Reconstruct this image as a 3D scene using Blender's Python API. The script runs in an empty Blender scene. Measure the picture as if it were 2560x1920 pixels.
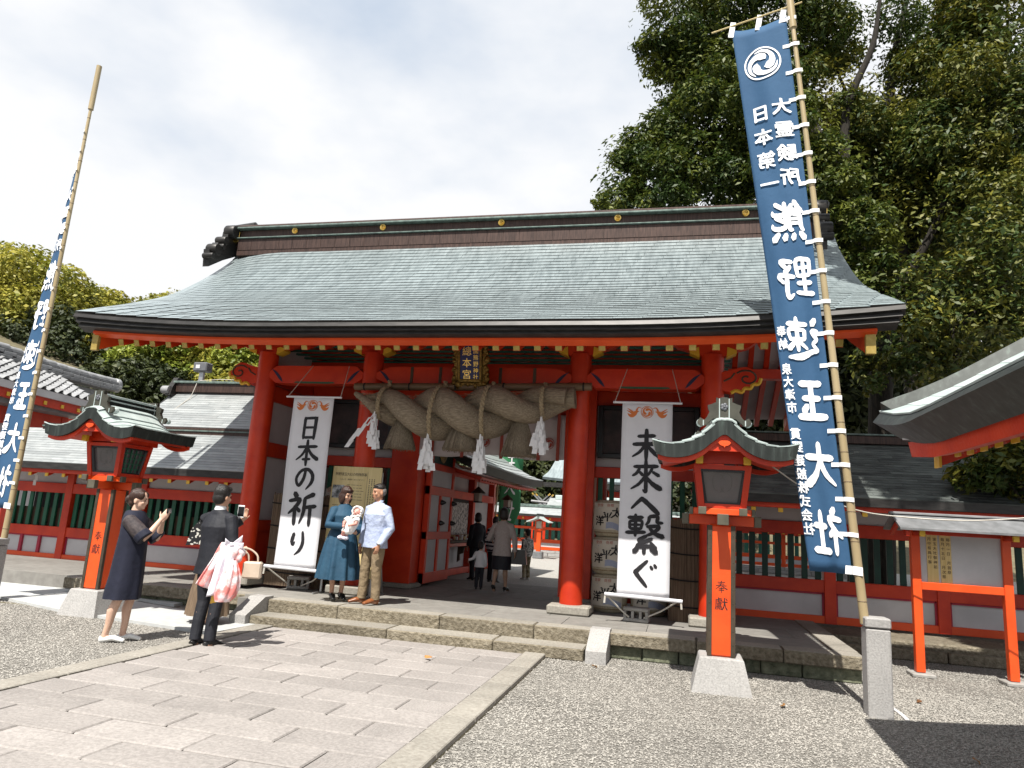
import bpy, bmesh, math, random
import numpy as np
from mathutils import Vector, Matrix, Quaternion
from math import sin, cos, pi, radians, atan2, sqrt
R_ = random.Random(7)
NP = np.random.default_rng(11)
SC = bpy.context.scene
COL = SC.collection

# ------------------------------------------------------------------ camera
cam = bpy.data.objects.new('camera', bpy.data.cameras.new('camera'))
COL.objects.link(cam)
cam.data.sensor_width = 36.0
cam.data.lens = 36.0*1768/2560
cam.data.clip_start = 0.05
cam.data.clip_end = 2000
Yd = Vector((420, 367, 1768)).normalized()
Zu = Vector((570, -9260, 1768)).normalized(); Zu = (Zu - Yd*Zu.dot(Yd)).normalized()
Xd = Yd.cross(Zu)
if Xd.x < 0: Xd = -Xd
cam.matrix_world = Matrix(((Xd.x, -Xd.y, -Xd.z, 0), (Yd.x, -Yd.y, -Yd.z, 0), (Zu.x, -Zu.y, -Zu.z, 1.55), (0, 0, 0, 1)))
SC.camera = cam

# ------------------------------------------------------------------ light
SUN = Vector((-.08, -.6, 1)).normalized()          # towards the sun
world = bpy.data.worlds.new('World'); SC.world = world
world.use_nodes = True
nt = world.node_tree; N = nt.nodes; N.clear()
def wn(t, **kw):
    n = N.new(t)
    for k, v in kw.items(): setattr(n, k, v)
    return n
sky = wn('ShaderNodeTexSky', sky_type='NISHITA', sun_disc=False, sun_elevation=math.asin(SUN.z), sun_rotation=atan2(SUN.x, SUN.y))
tc = wn('ShaderNodeTexCoord'); mp = wn('ShaderNodeMapping')
mp.inputs['Location'].default_value = (3.1, 1.7, .4); mp.inputs['Scale'].default_value = (1, 1, 1.9)
nz = wn('ShaderNodeTexNoise'); nz.inputs['Scale'].default_value = 1.7; nz.inputs['Detail'].default_value = 6; nz.inputs['Roughness'].default_value = .52
rp = wn('ShaderNodeValToRGB'); rp.color_ramp.elements[0].position = .30; rp.color_ramp.elements[1].position = .54
hs = wn('ShaderNodeMix', data_type='RGBA'); hs.inputs['B'].default_value = (7.6, 9.1, 11.1, 1); hs.inputs['Factor'].default_value = .7
mx = wn('ShaderNodeMix', data_type='RGBA'); mx.inputs['B'].default_value = (11.0, 11.1, 11.3, 1)
bg = wn('ShaderNodeBackground'); bg.inputs['Strength'].default_value = .05
wo = wn('ShaderNodeOutputWorld')
L = nt.links.new
L(tc.outputs['Generated'], mp.inputs['Vector']); L(mp.outputs['Vector'], nz.inputs['Vector']); L(nz.outputs['Fac'], rp.inputs['Fac'])
L(sky.outputs['Color'], hs.inputs['A']); L(hs.outputs['Result'], mx.inputs['A']); L(rp.outputs['Color'], mx.inputs['Factor'])
L(mx.outputs['Result'], bg.inputs['Color']); L(bg.outputs['Background'], wo.inputs['Surface'])
sl = bpy.data.lights.new('sun', 'SUN'); sl.energy = 5.0; sl.angle = radians(.5); sl.color = (1, .955, .88)
so = bpy.data.objects.new('sun', sl); COL.objects.link(so)
so.rotation_euler = SUN.to_track_quat('Z', 'Y').to_euler(); so.location = (-5, -8, 20)
SC.view_settings.view_transform = 'Standard'; SC.view_settings.look = 'None'
SC.view_settings.exposure = 0.86; SC.view_settings.gamma = 1; SC.view_settings.use_curve_mapping = False
SC.render.engine = 'CYCLES'
SC.cycles.max_bounces = 6; SC.cycles.transparent_max_bounces = 6

# ------------------------------------------------------------------ materials
MATS = {}
PATCH = {'pebble': (.9, .16), 'gravel_ground': (.9, .16), 'path_stone': (2.2, .09), 'border_stone': (2, .12), 'vermilion': (1.1, .13), 'sunlit_vermilion': (1.6, .08), 'plaster': (1.2, .07), 'floor_paver': (1, .12), 'step_top': (1.5, .14), 'rough_stone': (1.2, .2), 'copper_shingle': (.5, .1), 'wing_shingle': (.6, .1), 'white_concrete': (.8, .07), 'granite': (2, .08), 'teal_dress': (3, .1), 'shirt_blue': (4, .05)}
GAIN = {'vermilion': .98, 'sunlit_vermilion': .96, 'gold': 1, 'leaf_olive': 1, 'leaf_lime': 1, 'tie_white': 1, 'print_white': 1, 'patina_dark': .5, 'flag_blue': .75, 'copper_shingle': .76}
def mat(name, c1, c2=None, rough=.6, scale=6, bump=0, bscale=None, metal=0, stretch=None, rand=0, spec=.4, detail=5, kind='noise', thr=(.35, .65), c3=None, tint=0, sss=0, patch=None):
    """procedural Principled: two (three) colours mixed by a noise, optional per-object and per-leaf variation, optional bump"""
    q = GAIN.get(name, .84)
    c1, c2, c3 = [tuple(x*q for x in c) if c else None for c in (c1, c2, c3)]
    m = bpy.data.materials.new(name); m.use_nodes = True
    t = m.node_tree; n = t.nodes; b = n['Principled BSDF']; l = t.links.new
    b.inputs['Roughness'].default_value = rough; b.inputs['Metallic'].default_value = metal
    b.inputs['Specular IOR Level'].default_value = spec
    tcn = n.new('ShaderNodeTexCoord'); oi = n.new('ShaderNodeObjectInfo')
    mpn = n.new('ShaderNodeMapping'); mpn.inputs['Scale'].default_value = stretch or (1, 1, 1)
    l(tcn.outputs['Object'], mpn.inputs['Vector'])
    ad = n.new('ShaderNodeVectorMath'); ad.operation = 'ADD'
    ml = n.new('ShaderNodeMath'); ml.operation = 'MULTIPLY'; ml.inputs[1].default_value = 37
    l(oi.outputs['Random'], ml.inputs[0]); l(mpn.outputs['Vector'], ad.inputs[0]); l(ml.outputs[0], ad.inputs[1])
    if kind == 'voronoi':
        tx = n.new('ShaderNodeTexVoronoi'); tx.inputs['Scale'].default_value = scale; sep = n.new('ShaderNodeSeparateColor')
        l(tx.outputs['Color'], sep.inputs['Color']); fac = sep.outputs['Red']; dist = tx.outputs['Distance']
    else:
        tx = n.new('ShaderNodeTexNoise'); tx.inputs['Scale'].default_value = scale; tx.inputs['Detail'].default_value = detail
        tx.inputs['Roughness'].default_value = .6
        fac = tx.outputs['Fac']; dist = fac
    l(ad.outputs[0], tx.inputs['Vector'])
    cr = n.new('ShaderNodeValToRGB'); e = cr.color_ramp.elements
    e[0].position, e[1].position = thr
    e[0].color = (*c1, 1); e[1].color = (*(c2 or c1), 1)
    if c3: x = e.new((thr[0]+thr[1])/2); x.color = (*c3, 1)
    l(fac, cr.inputs['Fac']); out = cr.outputs['Color']
    patch = patch or PATCH.get(name)
    if patch:
        pn = n.new('ShaderNodeTexNoise'); pn.inputs['Scale'].default_value = patch[0]; pn.inputs['Detail'].default_value = 3
        pm = n.new('ShaderNodeMapRange'); pm.inputs['From Min'].default_value = .3; pm.inputs['From Max'].default_value = .7; pm.inputs['To Min'].default_value = 1-patch[1]; pm.inputs['To Max'].default_value = 1+patch[1]
        ph = n.new('ShaderNodeHueSaturation'); l(ad.outputs[0], pn.inputs['Vector']); l(pn.outputs['Fac'], pm.inputs['Value']); l(pm.outputs['Result'], ph.inputs['Value']); l(out, ph.inputs['Color']); out = ph.outputs['Color']
    if rand:
        hv = n.new('ShaderNodeHueSaturation'); mr = n.new('ShaderNodeMapRange')
        mr.inputs['To Min'].default_value = 1-rand; mr.inputs['To Max'].default_value = 1+rand
        l(oi.outputs['Random'], mr.inputs['Value']); l(mr.outputs['Result'], hv.inputs['Value']); l(out, hv.inputs['Color']); out = hv.outputs['Color']
    if tint:
        at = n.new('ShaderNodeAttribute'); at.attribute_name = 'tint'
        hv = n.new('ShaderNodeMix'); hv.data_type = 'RGBA'; hv.inputs['B'].default_value = (*tint, 1)
        l(at.outputs['Fac'], hv.inputs['Factor']); l(out, hv.inputs['A']); out = hv.outputs['Result']
    l(out, b.inputs['Base Color'])
    if sss:
        ts = n.new('ShaderNodeBsdfTranslucent'); ms = n.new('ShaderNodeMixShader'); ms.inputs['Fac'].default_value = sss
        l(out, ts.inputs['Color']); l(b.outputs['BSDF'], ms.inputs[1]); l(ts.outputs['BSDF'], ms.inputs[2])
        l(ms.outputs['Shader'], n['Material Output'].inputs['Surface'])
    if bump:
        bp = n.new('ShaderNodeBump'); bp.inputs['Strength'].default_value = min(1, bump); bp.inputs['Distance'].default_value = .02*max(1, bump)
        if bscale:
            t2 = n.new('ShaderNodeTexNoise'); t2.inputs['Scale'].default_value = bscale; t2.inputs['Detail'].default_value = 4
            l(ad.outputs[0], t2.inputs['Vector']); dist = t2.outputs['Fac']
        l(dist, bp.inputs['Height']); l(bp.outputs['Normal'], b.inputs['Normal'])
    MATS[name] = m
    return m
mat('vermilion', (.43, .021, .0035), (.54, .038, .006), rough=.45, scale=2.6, bump=.12, bscale=34, rand=.08)
mat('sunlit_vermilion', (.60, .058, .008), (.67, .078, .012), rough=.4, scale=3, bump=.04, bscale=50)  # copy of vermilion for sunlit parts, sunlight put into the colour
mat('crimson_trim', (.33, .012, .045), (.40, .02, .05), rough=.5)
mat('plaster', (.50, .49, .50), (.58, .57, .58), rough=.85, scale=2, bump=.06, bscale=60)
mat('green_paint', (.004, .085, .045), (.008, .115, .06), rough=.5, scale=4, rand=.1)
mat('teal_paint', (.02, .12, .09), (.03, .15, .11), rough=.6, scale=4, rand=.1)
mat('yellow_paint', (.72, .42, .03), (.8, .5, .05), rough=.45, scale=8)
mat('gold', (.75, .48, .10), (.9, .62, .2), rough=.28, metal=1, scale=8)
mat('old_gold', (.10, .06, .015), (.30, .18, .04), rough=.4, metal=.7, scale=30, bump=.5)
mat('copper_shingle', (.215, .262, .275), (.335, .395, .41), rough=.36, metal=.12, scale=3.5, stretch=(4, .5, 1), rand=.16, bump=.05, bscale=30, spec=.6, c3=(.275, .328, .342))
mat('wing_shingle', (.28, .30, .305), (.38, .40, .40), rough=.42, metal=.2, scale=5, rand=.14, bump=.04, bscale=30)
mat('shade_shingle', (.05, .055, .055), (.15, .17, .16), rough=.6, metal=.1, scale=2.5, rand=.18, bump=.05, bscale=30)  # darker copy of the wing shingle, shade put into the colour
mat('dark_copper', (.022, .021, .020), (.045, .042, .040), rough=.45, metal=.35, scale=5, stretch=(1, 1, 4))
mat('ridge_copper', (.035, .02, .016), (.085, .05, .04), rough=.5, metal=.3, scale=7, stretch=(6, 1, .6), bump=.05)
mat('verdigris_edge', (.10, .13, .12), (.2, .27, .24), rough=.5, metal=.3, scale=10)
mat('patina', (.40, .475, .46), (.54, .61, .60), rough=.42, metal=.05, scale=4, rand=.06, c3=(.47, .545, .53))
mat('patina_dark', (.028, .036, .032), (.11, .15, .13), rough=.5, metal=.3, scale=3.2, stretch=(6, 6, .7), c3=(.05, .06, .055), thr=(.4, .75))
mat('cap_bronze', (.10, .095, .07), (.15, .135, .10), rough=.5, metal=.4, scale=6)
mat('bronze', (.05, .05, .04), (.085, .083, .066), rough=.5, metal=.4, scale=6)
mat('black_lacquer', (.008, .008, .009), (.014, .014, .015), rough=.35)
mat('smoke_glass', (.10, .095, .10), (.14, .13, .13), rough=.12, scale=2, spec=.6)
mat('granite', (.27, .265, .255), (.42, .41, .395), rough=.8, scale=55, kind='noise', bump=.25, thr=(.3, .7), c3=(.35, .34, .33))
mat('rough_stone', (.12, .10, .065), (.30, .265, .20), rough=.9, scale=22, bump=1.6, thr=(.3, .72), c3=(.21, .18, .13), rand=.12)
mat('moss_stone', (.07, .08, .05), (.21, .22, .15), rough=.9, scale=14, bump=1.2, thr=(.3, .7), rand=.15)
mat('step_top', (.235, .215, .185), (.33, .31, .265), rough=.85, scale=40, bump=.25, rand=.07)
mat('floor_paver', (.185, .175, .16), (.24, .23, .21), rough=.8, scale=7, bump=.1, bscale=60, rand=.06)
mat('path_stone', (.25, .23, .217), (.345, .318, .30), rough=.85, scale=38, bump=.22, rand=.12, c3=(.295, .272, .256))
mat('border_stone', (.24, .22, .19), (.34, .32, .28), rough=.85, scale=30, bump=.22, rand=.08)
mat('white_concrete', (.42, .43, .425), (.50, .51, .505), rough=.8, scale=9, bump=.08, bscale=70, rand=.03)
mat('grey_concrete', (.27, .26, .24), (.36, .35, .33), rough=.85, scale=18, bump=.2)
mat('gravel_ground', (.20, .19, .17), (.36, .342, .312), rough=.9, scale=55, kind='voronoi', bump=1.2, thr=(.0, 1), c3=(.19, .178, .157))
mat('court_gravel', (.28, .27, .25), (.40, .385, .36), rough=.9, scale=40, kind='voronoi', bump=.5, thr=(0, 1))
mat('pebble', (.265, .25, .225), (.45, .428, .39), rough=.85, scale=85, thr=(.3, .7), c3=(.345, .328, .297), detail=1)
mat('soil', (.10, .085, .05), (.16, .14, .08), rough=1, scale=3)
mat('bamboo', (.34, .265, .145), (.46, .37, .225), rough=.4, scale=3, stretch=(1, 1, .25), c3=(.40, .315, .18), bump=.03)
mat('bamboo_node', (.16, .11, .06), rough=.6)
mat('old_bamboo', (.12, .075, .04), (.20, .13, .07), rough=.5, scale=4, stretch=(.3, 1, 1))
mat('wood_dark', (.05, .032, .02), (.10, .065, .04), rough=.7, scale=6, stretch=(1, 1, .15))
mat('reed', (.10, .068, .045), (.24, .17, .115), rough=.85, scale=26, stretch=(6, 6, .12), bump=.4)
mat('black_cord', (.01, .009, .009), rough=.8)
mat('straw', (.15, .115, .08), (.33, .265, .185), rough=.85, scale=26, stretch=(.35, 3, 3), bump=.9, c3=(.24, .19, .13))
mat('straw_tassel', (.13, .10, .068), (.31, .25, .172), rough=.85, scale=45, stretch=(3, 3, .12), bump=.9)
mat('straw_cord', (.21, .155, .09), (.35, .275, .17), rough=.85, scale=40, bump=.6)
mat('paper', (.78, .77, .77), (.84, .83, .83), rough=.8, scale=4, sss=.15)
mat('banner_white', (.66, .66, .69), (.72, .72, .75), rough=.75, scale=3, bump=.04, bscale=30)
mat('ink', (.010, .009, .012), rough=.6)
mat('print_white', (.84, .85, .87), rough=.8)
mat('print_orange', (.62, .17, .04), rough=.7)
mat('flag_blue', (.032, .105, .225), (.042, .125, .255), rough=.8, scale=2, bump=.12, bscale=18, sss=.12)
mat('flag_green', (.055, .27, .12), (.08, .33, .15), rough=.8, scale=2, sss=.2)
mat('tie_white', (.72, .72, .72), (.80, .80, .80), rough=.8, scale=8)
mat('plaque_blue', (.012, .018, .10), (.016, .025, .13), rough=.4)
mat('blue_accent', (.012, .018, .06), rough=.5)
mat('green_accent', (.03, .10, .05), rough=.5)
mat('sign_board', (.60, .47, .22), (.70, .57, .30), rough=.7, scale=5, stretch=(8, 1, .4))
mat('strip_wood', (.62, .44, .17), (.72, .54, .25), rough=.6, scale=6, stretch=(8, 1, .3))
mat('photo_grey', (.03, .035, .035), (.55, .57, .60), rough=.6, scale=9, thr=(.4, .62))
mat('barrel_wrap', (.36, .31, .21), (.48, .43, .32), rough=.85, scale=20, stretch=(3, 3, .3), bump=.4)
mat('barrel_label', (.48, .44, .36), (.54, .50, .42), rough=.7)
mat('label_red', (.35, .07, .05), rough=.7)
mat('label_blue', (.16, .24, .46), rough=.7)
mat('picture_dark', (.012, .010, .010), (.06, .035, .035), rough=.5, scale=4)
mat('curtain', (.55, .50, .51), (.62, .57, .58), rough=.85, scale=3)
mat('steel', (.45, .45, .45), (.5, .5, .5), rough=.35, metal=.8)
mat('tile_grey', (.22, .225, .23), (.33, .335, .345), rough=.45, scale=6, rand=.12)
mat('tile_dark', (.14, .145, .15), (.22, .225, .235), rough=.5, scale=6, rand=.1)
mat('lamp_grey', (.10, .105, .12), (.14, .145, .16), rough=.5)
mat('lamp_face', (.6, .62, .65), rough=.2)
mat('skin', (.55, .31, .205), (.60, .35, .24), rough=.5, scale=5)
mat('skin_tan', (.44, .22, .13), (.50, .26, .16), rough=.45, scale=5)
mat('skin_pale', (.63, .40, .29), (.68, .44, .33), rough=.5, scale=5)
mat('skin_baby', (.60, .27, .22), (.66, .33, .27), rough=.5, scale=8)
mat('stocking', (.40, .25, .17), (.45, .28, .19), rough=.5)
mat('hair_black', (.008, .007, .006), (.02, .016, .014), rough=.38, scale=30, stretch=(4, 4, .4), bump=.5)
mat('hair_brown', (.022, .010, .007), (.055, .025, .016), rough=.36, scale=30, stretch=(4, 4, .4), bump=.5)
mat('hair_grey', (.12, .115, .11), (.22, .215, .21), rough=.6, scale=40, bump=.4)
mat('navy_dress', (.006, .008, .022), (.010, .012, .030), rough=.8, scale=5, bump=.3, bscale=14)
mat('sheer_black', (.030, .024, .028), (.075, .058, .058), rough=.7, scale=30, bump=.2)
mat('suit_black', (.007, .008, .013), (.012, .013, .020), rough=.7, scale=5, bump=.5, bscale=12)
mat('shirt_white', (.72, .73, .75), (.78, .79, .8), rough=.8)
mat('shirt_blue', (.36, .42, .58), (.44, .50, .66), rough=.8, scale=5, bump=1.3, bscale=11)
mat('teal_dress', (.011, .050, .095), (.017, .070, .125), rough=.75, scale=4, bump=.6, bscale=10)
mat('khaki', (.20, .145, .082), (.26, .195, .12), rough=.85, scale=5, bump=1.4, bscale=13)
mat('brown_leather', (.17, .055, .018), (.25, .085, .03), rough=.32, scale=8)
mat('black_leather', (.008, .008, .008), (.014, .013, .013), rough=.3)
mat('white_leather', (.70, .70, .68), (.76, .76, .74), rough=.4)
mat('beige_leather', (.50, .40, .31), (.58, .47, .37), rough=.45, scale=6)
mat('baby_white', (.80, .775, .75), (.86, .84, .82), rough=.9, scale=14, bump=1, bscale=25)
mat('lilac_white', (.70, .68, .80), (.78, .76, .86), rough=.9, scale=14, bump=1, bscale=30)
mat('kimono_pink', (.78, .24, .22), (.85, .74, .76), rough=.7, scale=7, thr=(.40, .54), c3=(.84, .50, .50), bump=.3, bscale=14)
mat('kimono_white', (.78, .74, .82), (.84, .80, .87), rough=.7, bump=.4, bscale=14)
mat('kimono_gold', (.72, .38, .03), (.8, .47, .06), rough=.5)
mat('brown_skirt', (.12, .08, .05), (.2, .14, .09), rough=.8, scale=12, stretch=(6, 6, .2))
mat('polka_cloth', (.008, .008, .010), (.60, .58, .52), rough=.8, scale=42, thr=(.62, .65), detail=0)
mat('phone_white', (.80, .80, .80), rough=.3)
mat('screen_black', (.006, .006, .007), rough=.1)
mat('jacket_grey', (.36, .31, .29), (.42, .37, .345), rough=.85, scale=40, bump=.4)
mat('stripe_shirt', (.02, .025, .05), (.5, .5, .5), rough=.8)
mat('camo', (.22, .18, .10), (.42, .37, .25), rough=.85, scale=14, thr=(.48, .52))
mat('pattern_top', (.12, .12, .12), (.62, .60, .55), rough=.85, scale=24, thr=(.44, .5))
mat('bark', (.010, .008, .006), (.036, .030, .022), rough=.95, scale=9, stretch=(3, 3, .5), bump=1)
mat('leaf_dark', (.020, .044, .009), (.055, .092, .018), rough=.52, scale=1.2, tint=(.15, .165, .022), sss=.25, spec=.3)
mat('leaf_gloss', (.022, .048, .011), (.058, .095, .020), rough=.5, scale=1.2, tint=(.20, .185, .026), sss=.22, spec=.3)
mat('leaf_olive', (.095, .115, .012), (.20, .205, .022), rough=.55, scale=.5, tint=(.42, .37, .06), sss=.28)
mat('leaf_lime', (.085, .13, .015), (.18, .23, .028), rough=.5, scale=.5, tint=(.34, .36, .055), sss=.28)
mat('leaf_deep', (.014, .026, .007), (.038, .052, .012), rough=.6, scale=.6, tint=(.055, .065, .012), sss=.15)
mat('fallen_leaf', (.22, .09, .03), (.38, .20, .06), rough=.8, scale=5, rand=.3)
mat('cable', (.55, .52, .46), rough=.6)
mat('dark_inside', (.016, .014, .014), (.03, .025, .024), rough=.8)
mat('lantern_paper', (.45, .40, .33), (.5, .45, .38), rough=.8)  # plain tan paper of the small lanterns, no emission
mat('amulets', (.10, .09, .10), (.6, .55, .5), rough=.6, scale=22, thr=(.45, .55), stretch=(1, 1, .6))

# ------------------------------------------------------------------ object tree
def tag(o, label, cat, group=None, kind=None):
    o['label'] = label; o['category'] = cat
    if group: o['group'] = group
    if kind: o['kind'] = kind
    return o
def thing(name, label, cat, loc=(0, 0, 0), rz=0, group=None):
    o = bpy.data.objects.new(name, None); COL.objects.link(o)
    o.empty_display_size = .1
    o.location = loc; o.rotation_euler = (0, 0, rz)
    return tag(o, label, cat, group)
def root_of(o):
    while o.parent: o = o.parent
    return o
def relink(o):
    """matrix from world to the frame a child of o lives in"""
    m = Matrix.Identity(4); p = o
    while p:
        m = p.matrix_basis @ m; p = p.parent
    return m.inverted()
class MB:
    """collects shapes; build() links them as one mesh object"""
    def __init__(s): s.v = []; s.f = []; s.m = []; s.mats = []; s.cur = 0
    def use(s, name):
        if name not in s.mats: s.mats.append(name)
        s.cur = s.mats.index(name); return s
    def add(s, vs, fs, M=None):
        b = len(s.v)
        s.v += [tuple(M @ Vector(p)) for p in vs] if M is not None else [tuple(p) for p in vs]
        s.f += [tuple(i+b for i in f) for f in fs]; s.m += [s.cur]*len(fs)
        return s
    def box(s, a, b, bev=0, M=None):
        lo = [min(p, q) for p, q in zip(a, b)]; hi = [max(p, q) for p, q in zip(a, b)]
        if not bev:
            vs = [(x, y, z) for x in (lo[0], hi[0]) for y in (lo[1], hi[1]) for z in (lo[2], hi[2])]
            return s.add(vs, [(0, 1, 3, 2), (4, 6, 7, 5), (0, 4, 5, 1), (2, 3, 7, 6), (0, 2, 6, 4), (1, 5, 7, 3)], M)
        bev = min(bev, *[(h-l)*.45 for h, l in zip(hi, lo)])
        vs = []; ix = {}
        for i in (0, 1):
            for j in (0, 1):
                for k in (0, 1):
                    c = [(lo, hi)[i][0], (lo, hi)[j][1], (lo, hi)[k][2]]
                    d = [1-2*i, 1-2*j, 1-2*k]
                    for ax in range(3):
                        p = list(c)
                        for o in range(3):
                            if o != ax: p[o] += d[o]*bev
                        ix[i, j, k, ax] = len(vs); vs.append(p)
        fs = []
        for ax in range(3):
            o1, o2 = [q for q in range(3) if q != ax]
            for sgn in (0, 1):
                q = []
                for a1, a2 in ((0, 0), (1, 0), (1, 1), (0, 1)):
                    t = [0, 0, 0]; t[ax] = sgn; t[o1] = a1; t[o2] = a2; q.append(ix[(*t, ax)])
                fs.append(q)
            for a1 in (0, 1):
                for a2 in (0, 1):
                    t0 = [0, 0, 0]; t0[o1] = a1; t0[o2] = a2; t1 = list(t0); t1[ax] = 1
                    fs.append([ix[(*t0, o1)], ix[(*t1, o1)], ix[(*t1, o2)], ix[(*t0, o2)]])
        for i in (0, 1):
            for j in (0, 1):
                for k in (0, 1): fs.append([ix[i, j, k, 0], ix[i, j, k, 1], ix[i, j, k, 2]])
        return s.add(vs, fs, M)
    def bar(s, p, q, w, h, up=(0, 0, 1), bev=0):
        p, q = Vector(p), Vector(q); d = q-p; L = d.length; x = d.normalized()
        y = Vector(up).cross(x)
        if y.length < 1e-4: y = Vector((0, 1, 0)).cross(x)
        y.normalize(); z = x.cross(y)
        M = Matrix(((x.x, y.x, z.x, p.x), (x.y, y.y, z.y, p.y), (x.z, y.z, z.z, p.z), (0, 0, 0, 1)))
        return s.box((0, -w/2, -h/2), (L, w/2, h/2), bev, M)
    def tube(s, pts, r, seg=10, cap=True, flat=1.0, fwd=None, M=None):
        pts = [Vector(p) for p in pts]; n = len(pts)
        rs = r if isinstance(r, (list, tuple)) else [r]*n
        base = len(s.v); vs = []; fs = []; prev = None
        for i, p in enumerate(pts):
            t = (pts[min(i+1, n-1)]-pts[max(i-1, 0)]).normalized()
            if fwd is not None:
                sd = t.cross(Vector(fwd))
                if sd.length < 1e-3: sd = t.cross(Vector((1, 0, 0)))
                sd.normalize()
            elif prev is None:
                sd = t.cross(Vector((0, 0, 1)))
                if sd.length < .05: sd = t.cross(Vector((0, 1, 0)))
                sd.normalize()
            else:
                sd = (prev - t*prev.dot(t)).normalized()
            prev = sd; up = sd.cross(t)
            rr = rs[i]; ra, rb = rr if isinstance(rr, (tuple, list)) else (rr, rr*flat)
            for k in range(seg):
                a = 2*pi*k/seg; vs.append(p+sd*ra*cos(a)+up*rb*sin(a))
        for i in range(n-1):
            for k in range(seg):
                k2 = (k+1) % seg; fs.append((i*seg+k, i*seg+k2, (i+1)*seg+k2, (i+1)*seg+k))
        if cap:
            fs.append(tuple(range(seg-1, -1, -1))); fs.append(tuple((n-1)*seg+k for k in range(seg)))
        return s.add(vs, fs, M)
    def lathe(s, prof, c=(0, 0, 0), seg=24, M=None):
        """prof: list of (r, z)"""
        vs = []; fs = []; n = len(prof)
        for r, z in prof:
            for k in range(seg):
                a = 2*pi*k/seg; vs.append((c[0]+r*cos(a), c[1]+r*sin(a), c[2]+z))
        for i in range(n-1):
            for k in range(seg):
                k2 = (k+1) % seg; fs.append((i*seg+k, i*seg+k2, (i+1)*seg+k2, (i+1)*seg+k))
        fs.append(tuple(range(seg-1, -1, -1))); fs.append(tuple((n-1)*seg+k for k in range(seg)))
        return s.add(vs, fs, M)
    def ell(s, c, r, M=None, seg=16, rings=10):
        vs = [(c[0], c[1], c[2]+r[2])]; fs = []
        for i in range(1, rings):
            t = pi*i/rings
            for k in range(seg):
                a = 2*pi*k/seg; vs.append((c[0]+r[0]*sin(t)*cos(a), c[1]+r[1]*sin(t)*sin(a), c[2]+r[2]*cos(t)))
        vs.append((c[0], c[1], c[2]-r[2])); e = len(vs)-1
        for k in range(seg): fs.append((0, 1+k, 1+(k+1) % seg))
        for i in range(rings-2):
            for k in range(seg):
                a = 1+i*seg; fs.append((a+k, a+seg+k, a+seg+(k+1) % seg, a+(k+1) % seg))
        a = 1+(rings-2)*seg
        for k in range(seg): fs.append((a+k, e, a+(k+1) % seg))
        return s.add(vs, fs, M)
    def prism(s, outl, d0, d1, axis='y', M=None):
        """2-D outline extruded along an axis ('y': outline in xz, 'x': outline in yz, 'z': in xy)"""
        n = len(outl)
        g = {'y': lambda a, b, d: (a, d, b), 'x': lambda a, b, d: (d, a, b), 'z': lambda a, b, d: (a, b, d)}[axis]
        vs = [g(a, b, d0) for a, b in outl]+[g(a, b, d1) for a, b in outl]
        fs = [tuple(range(n)), tuple(range(2*n-1, n-1, -1))]+[(i, i+n, (i+1) % n+n, (i+1) % n) for i in range(n)]
        return s.add(vs, fs, M)
    def sheet(s, fn, nu, nv, thick=0, M=None):
        """grid surface fn(u, v) -> point, u and v in 0..1, optionally with thickness along fn normal (numeric)"""
        vs = [Vector(fn(i/nu, j/nv)) for j in range(nv+1) for i in range(nu+1)]
        w = nu+1
        fs = [(j*w+i, j*w+i+1, (j+1)*w+i+1, (j+1)*w+i) for j in range(nv) for i in range(nu)]
        if thick:
            off = []
            for j in range(nv+1):
                for i in range(nu+1):
                    a = vs[j*w+min(i+1, nu)]-vs[j*w+max(i-1, 0)]; b = vs[min(j+1, nv)*w+i]-vs[max(j-1, 0)*w+i]
                    off.append(vs[j*w+i]-a.cross(b).normalized()*thick)
            n = len(vs); vs = vs+off
            fs += [tuple(n+q for q in reversed(f)) for f in fs]
            ed = [(i, i+1) for i in range(nu)]+[(i*w+nu, (i+1)*w+nu) for i in range(nv)]+[(nv*w+i+1, nv*w+i) for i in reversed(range(nu))]+[((i+1)*w, i*w) for i in reversed(range(nv))]
            fs += [(b, a, a+n, b+n) for a, b in ed]
        return s.add(vs, fs, M)
    def mesh(s, name):
        me = bpy.data.meshes.new(name); me.from_pydata(s.v, [], s.f)
        for mn in s.mats: me.materials.append(MATS[mn])
        if len(s.mats) > 1: me.polygons.foreach_set('material_index', s.m)
        return me
    def pieces(s):
        """the separate pieces (faces that share a place), each a collection of its own"""
        key = {}; ix = [key.setdefault(tuple(round(c, 4) for c in v), len(key)) for v in s.v]
        up = list(range(len(key)))
        def find(a):
            while up[a] != a: up[a] = up[up[a]]; a = up[a]
            return a
        for f in s.f:
            for q in f[1:]: up[find(ix[q])] = find(ix[f[0]])
        grp = {}
        for f, m in zip(s.f, s.m): grp.setdefault(find(ix[f[0]]), []).append((f, m))
        out = []
        for fs in grp.values():
            q = MB(); q.mats = list(s.mats); mp = {}
            for f, m in fs:
                q.f.append(tuple(mp.setdefault(i, len(mp)) for i in f)); q.m.append(m)
            q.v = [s.v[i] for i in mp]; out.append(q)
        return out
    def build(s, name, mn=None, parent=None, world=True, smooth=False, kind=None, label=None, fix=True, split=False):
        if mn and not s.mats: s.mats = [mn]
        if split:
            out = [q.build(name, None, parent, world, smooth, kind, label, fix) for q in s.pieces()]
            return out[0]
        me = s.mesh(name)
        if parent and world: me.transform(relink(parent))
        if fix:
            bm = bmesh.new(); bm.from_mesh(me); bmesh.ops.recalc_face_normals(bm, faces=bm.faces); bm.to_mesh(me); bm.free()
        if smooth: set_smooth(me, smooth)
        o = bpy.data.objects.new(name, me); COL.objects.link(o)
        if parent: o.parent = parent
        if kind: o['kind'] = kind
        if label: o['label'] = label
        return o
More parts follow.
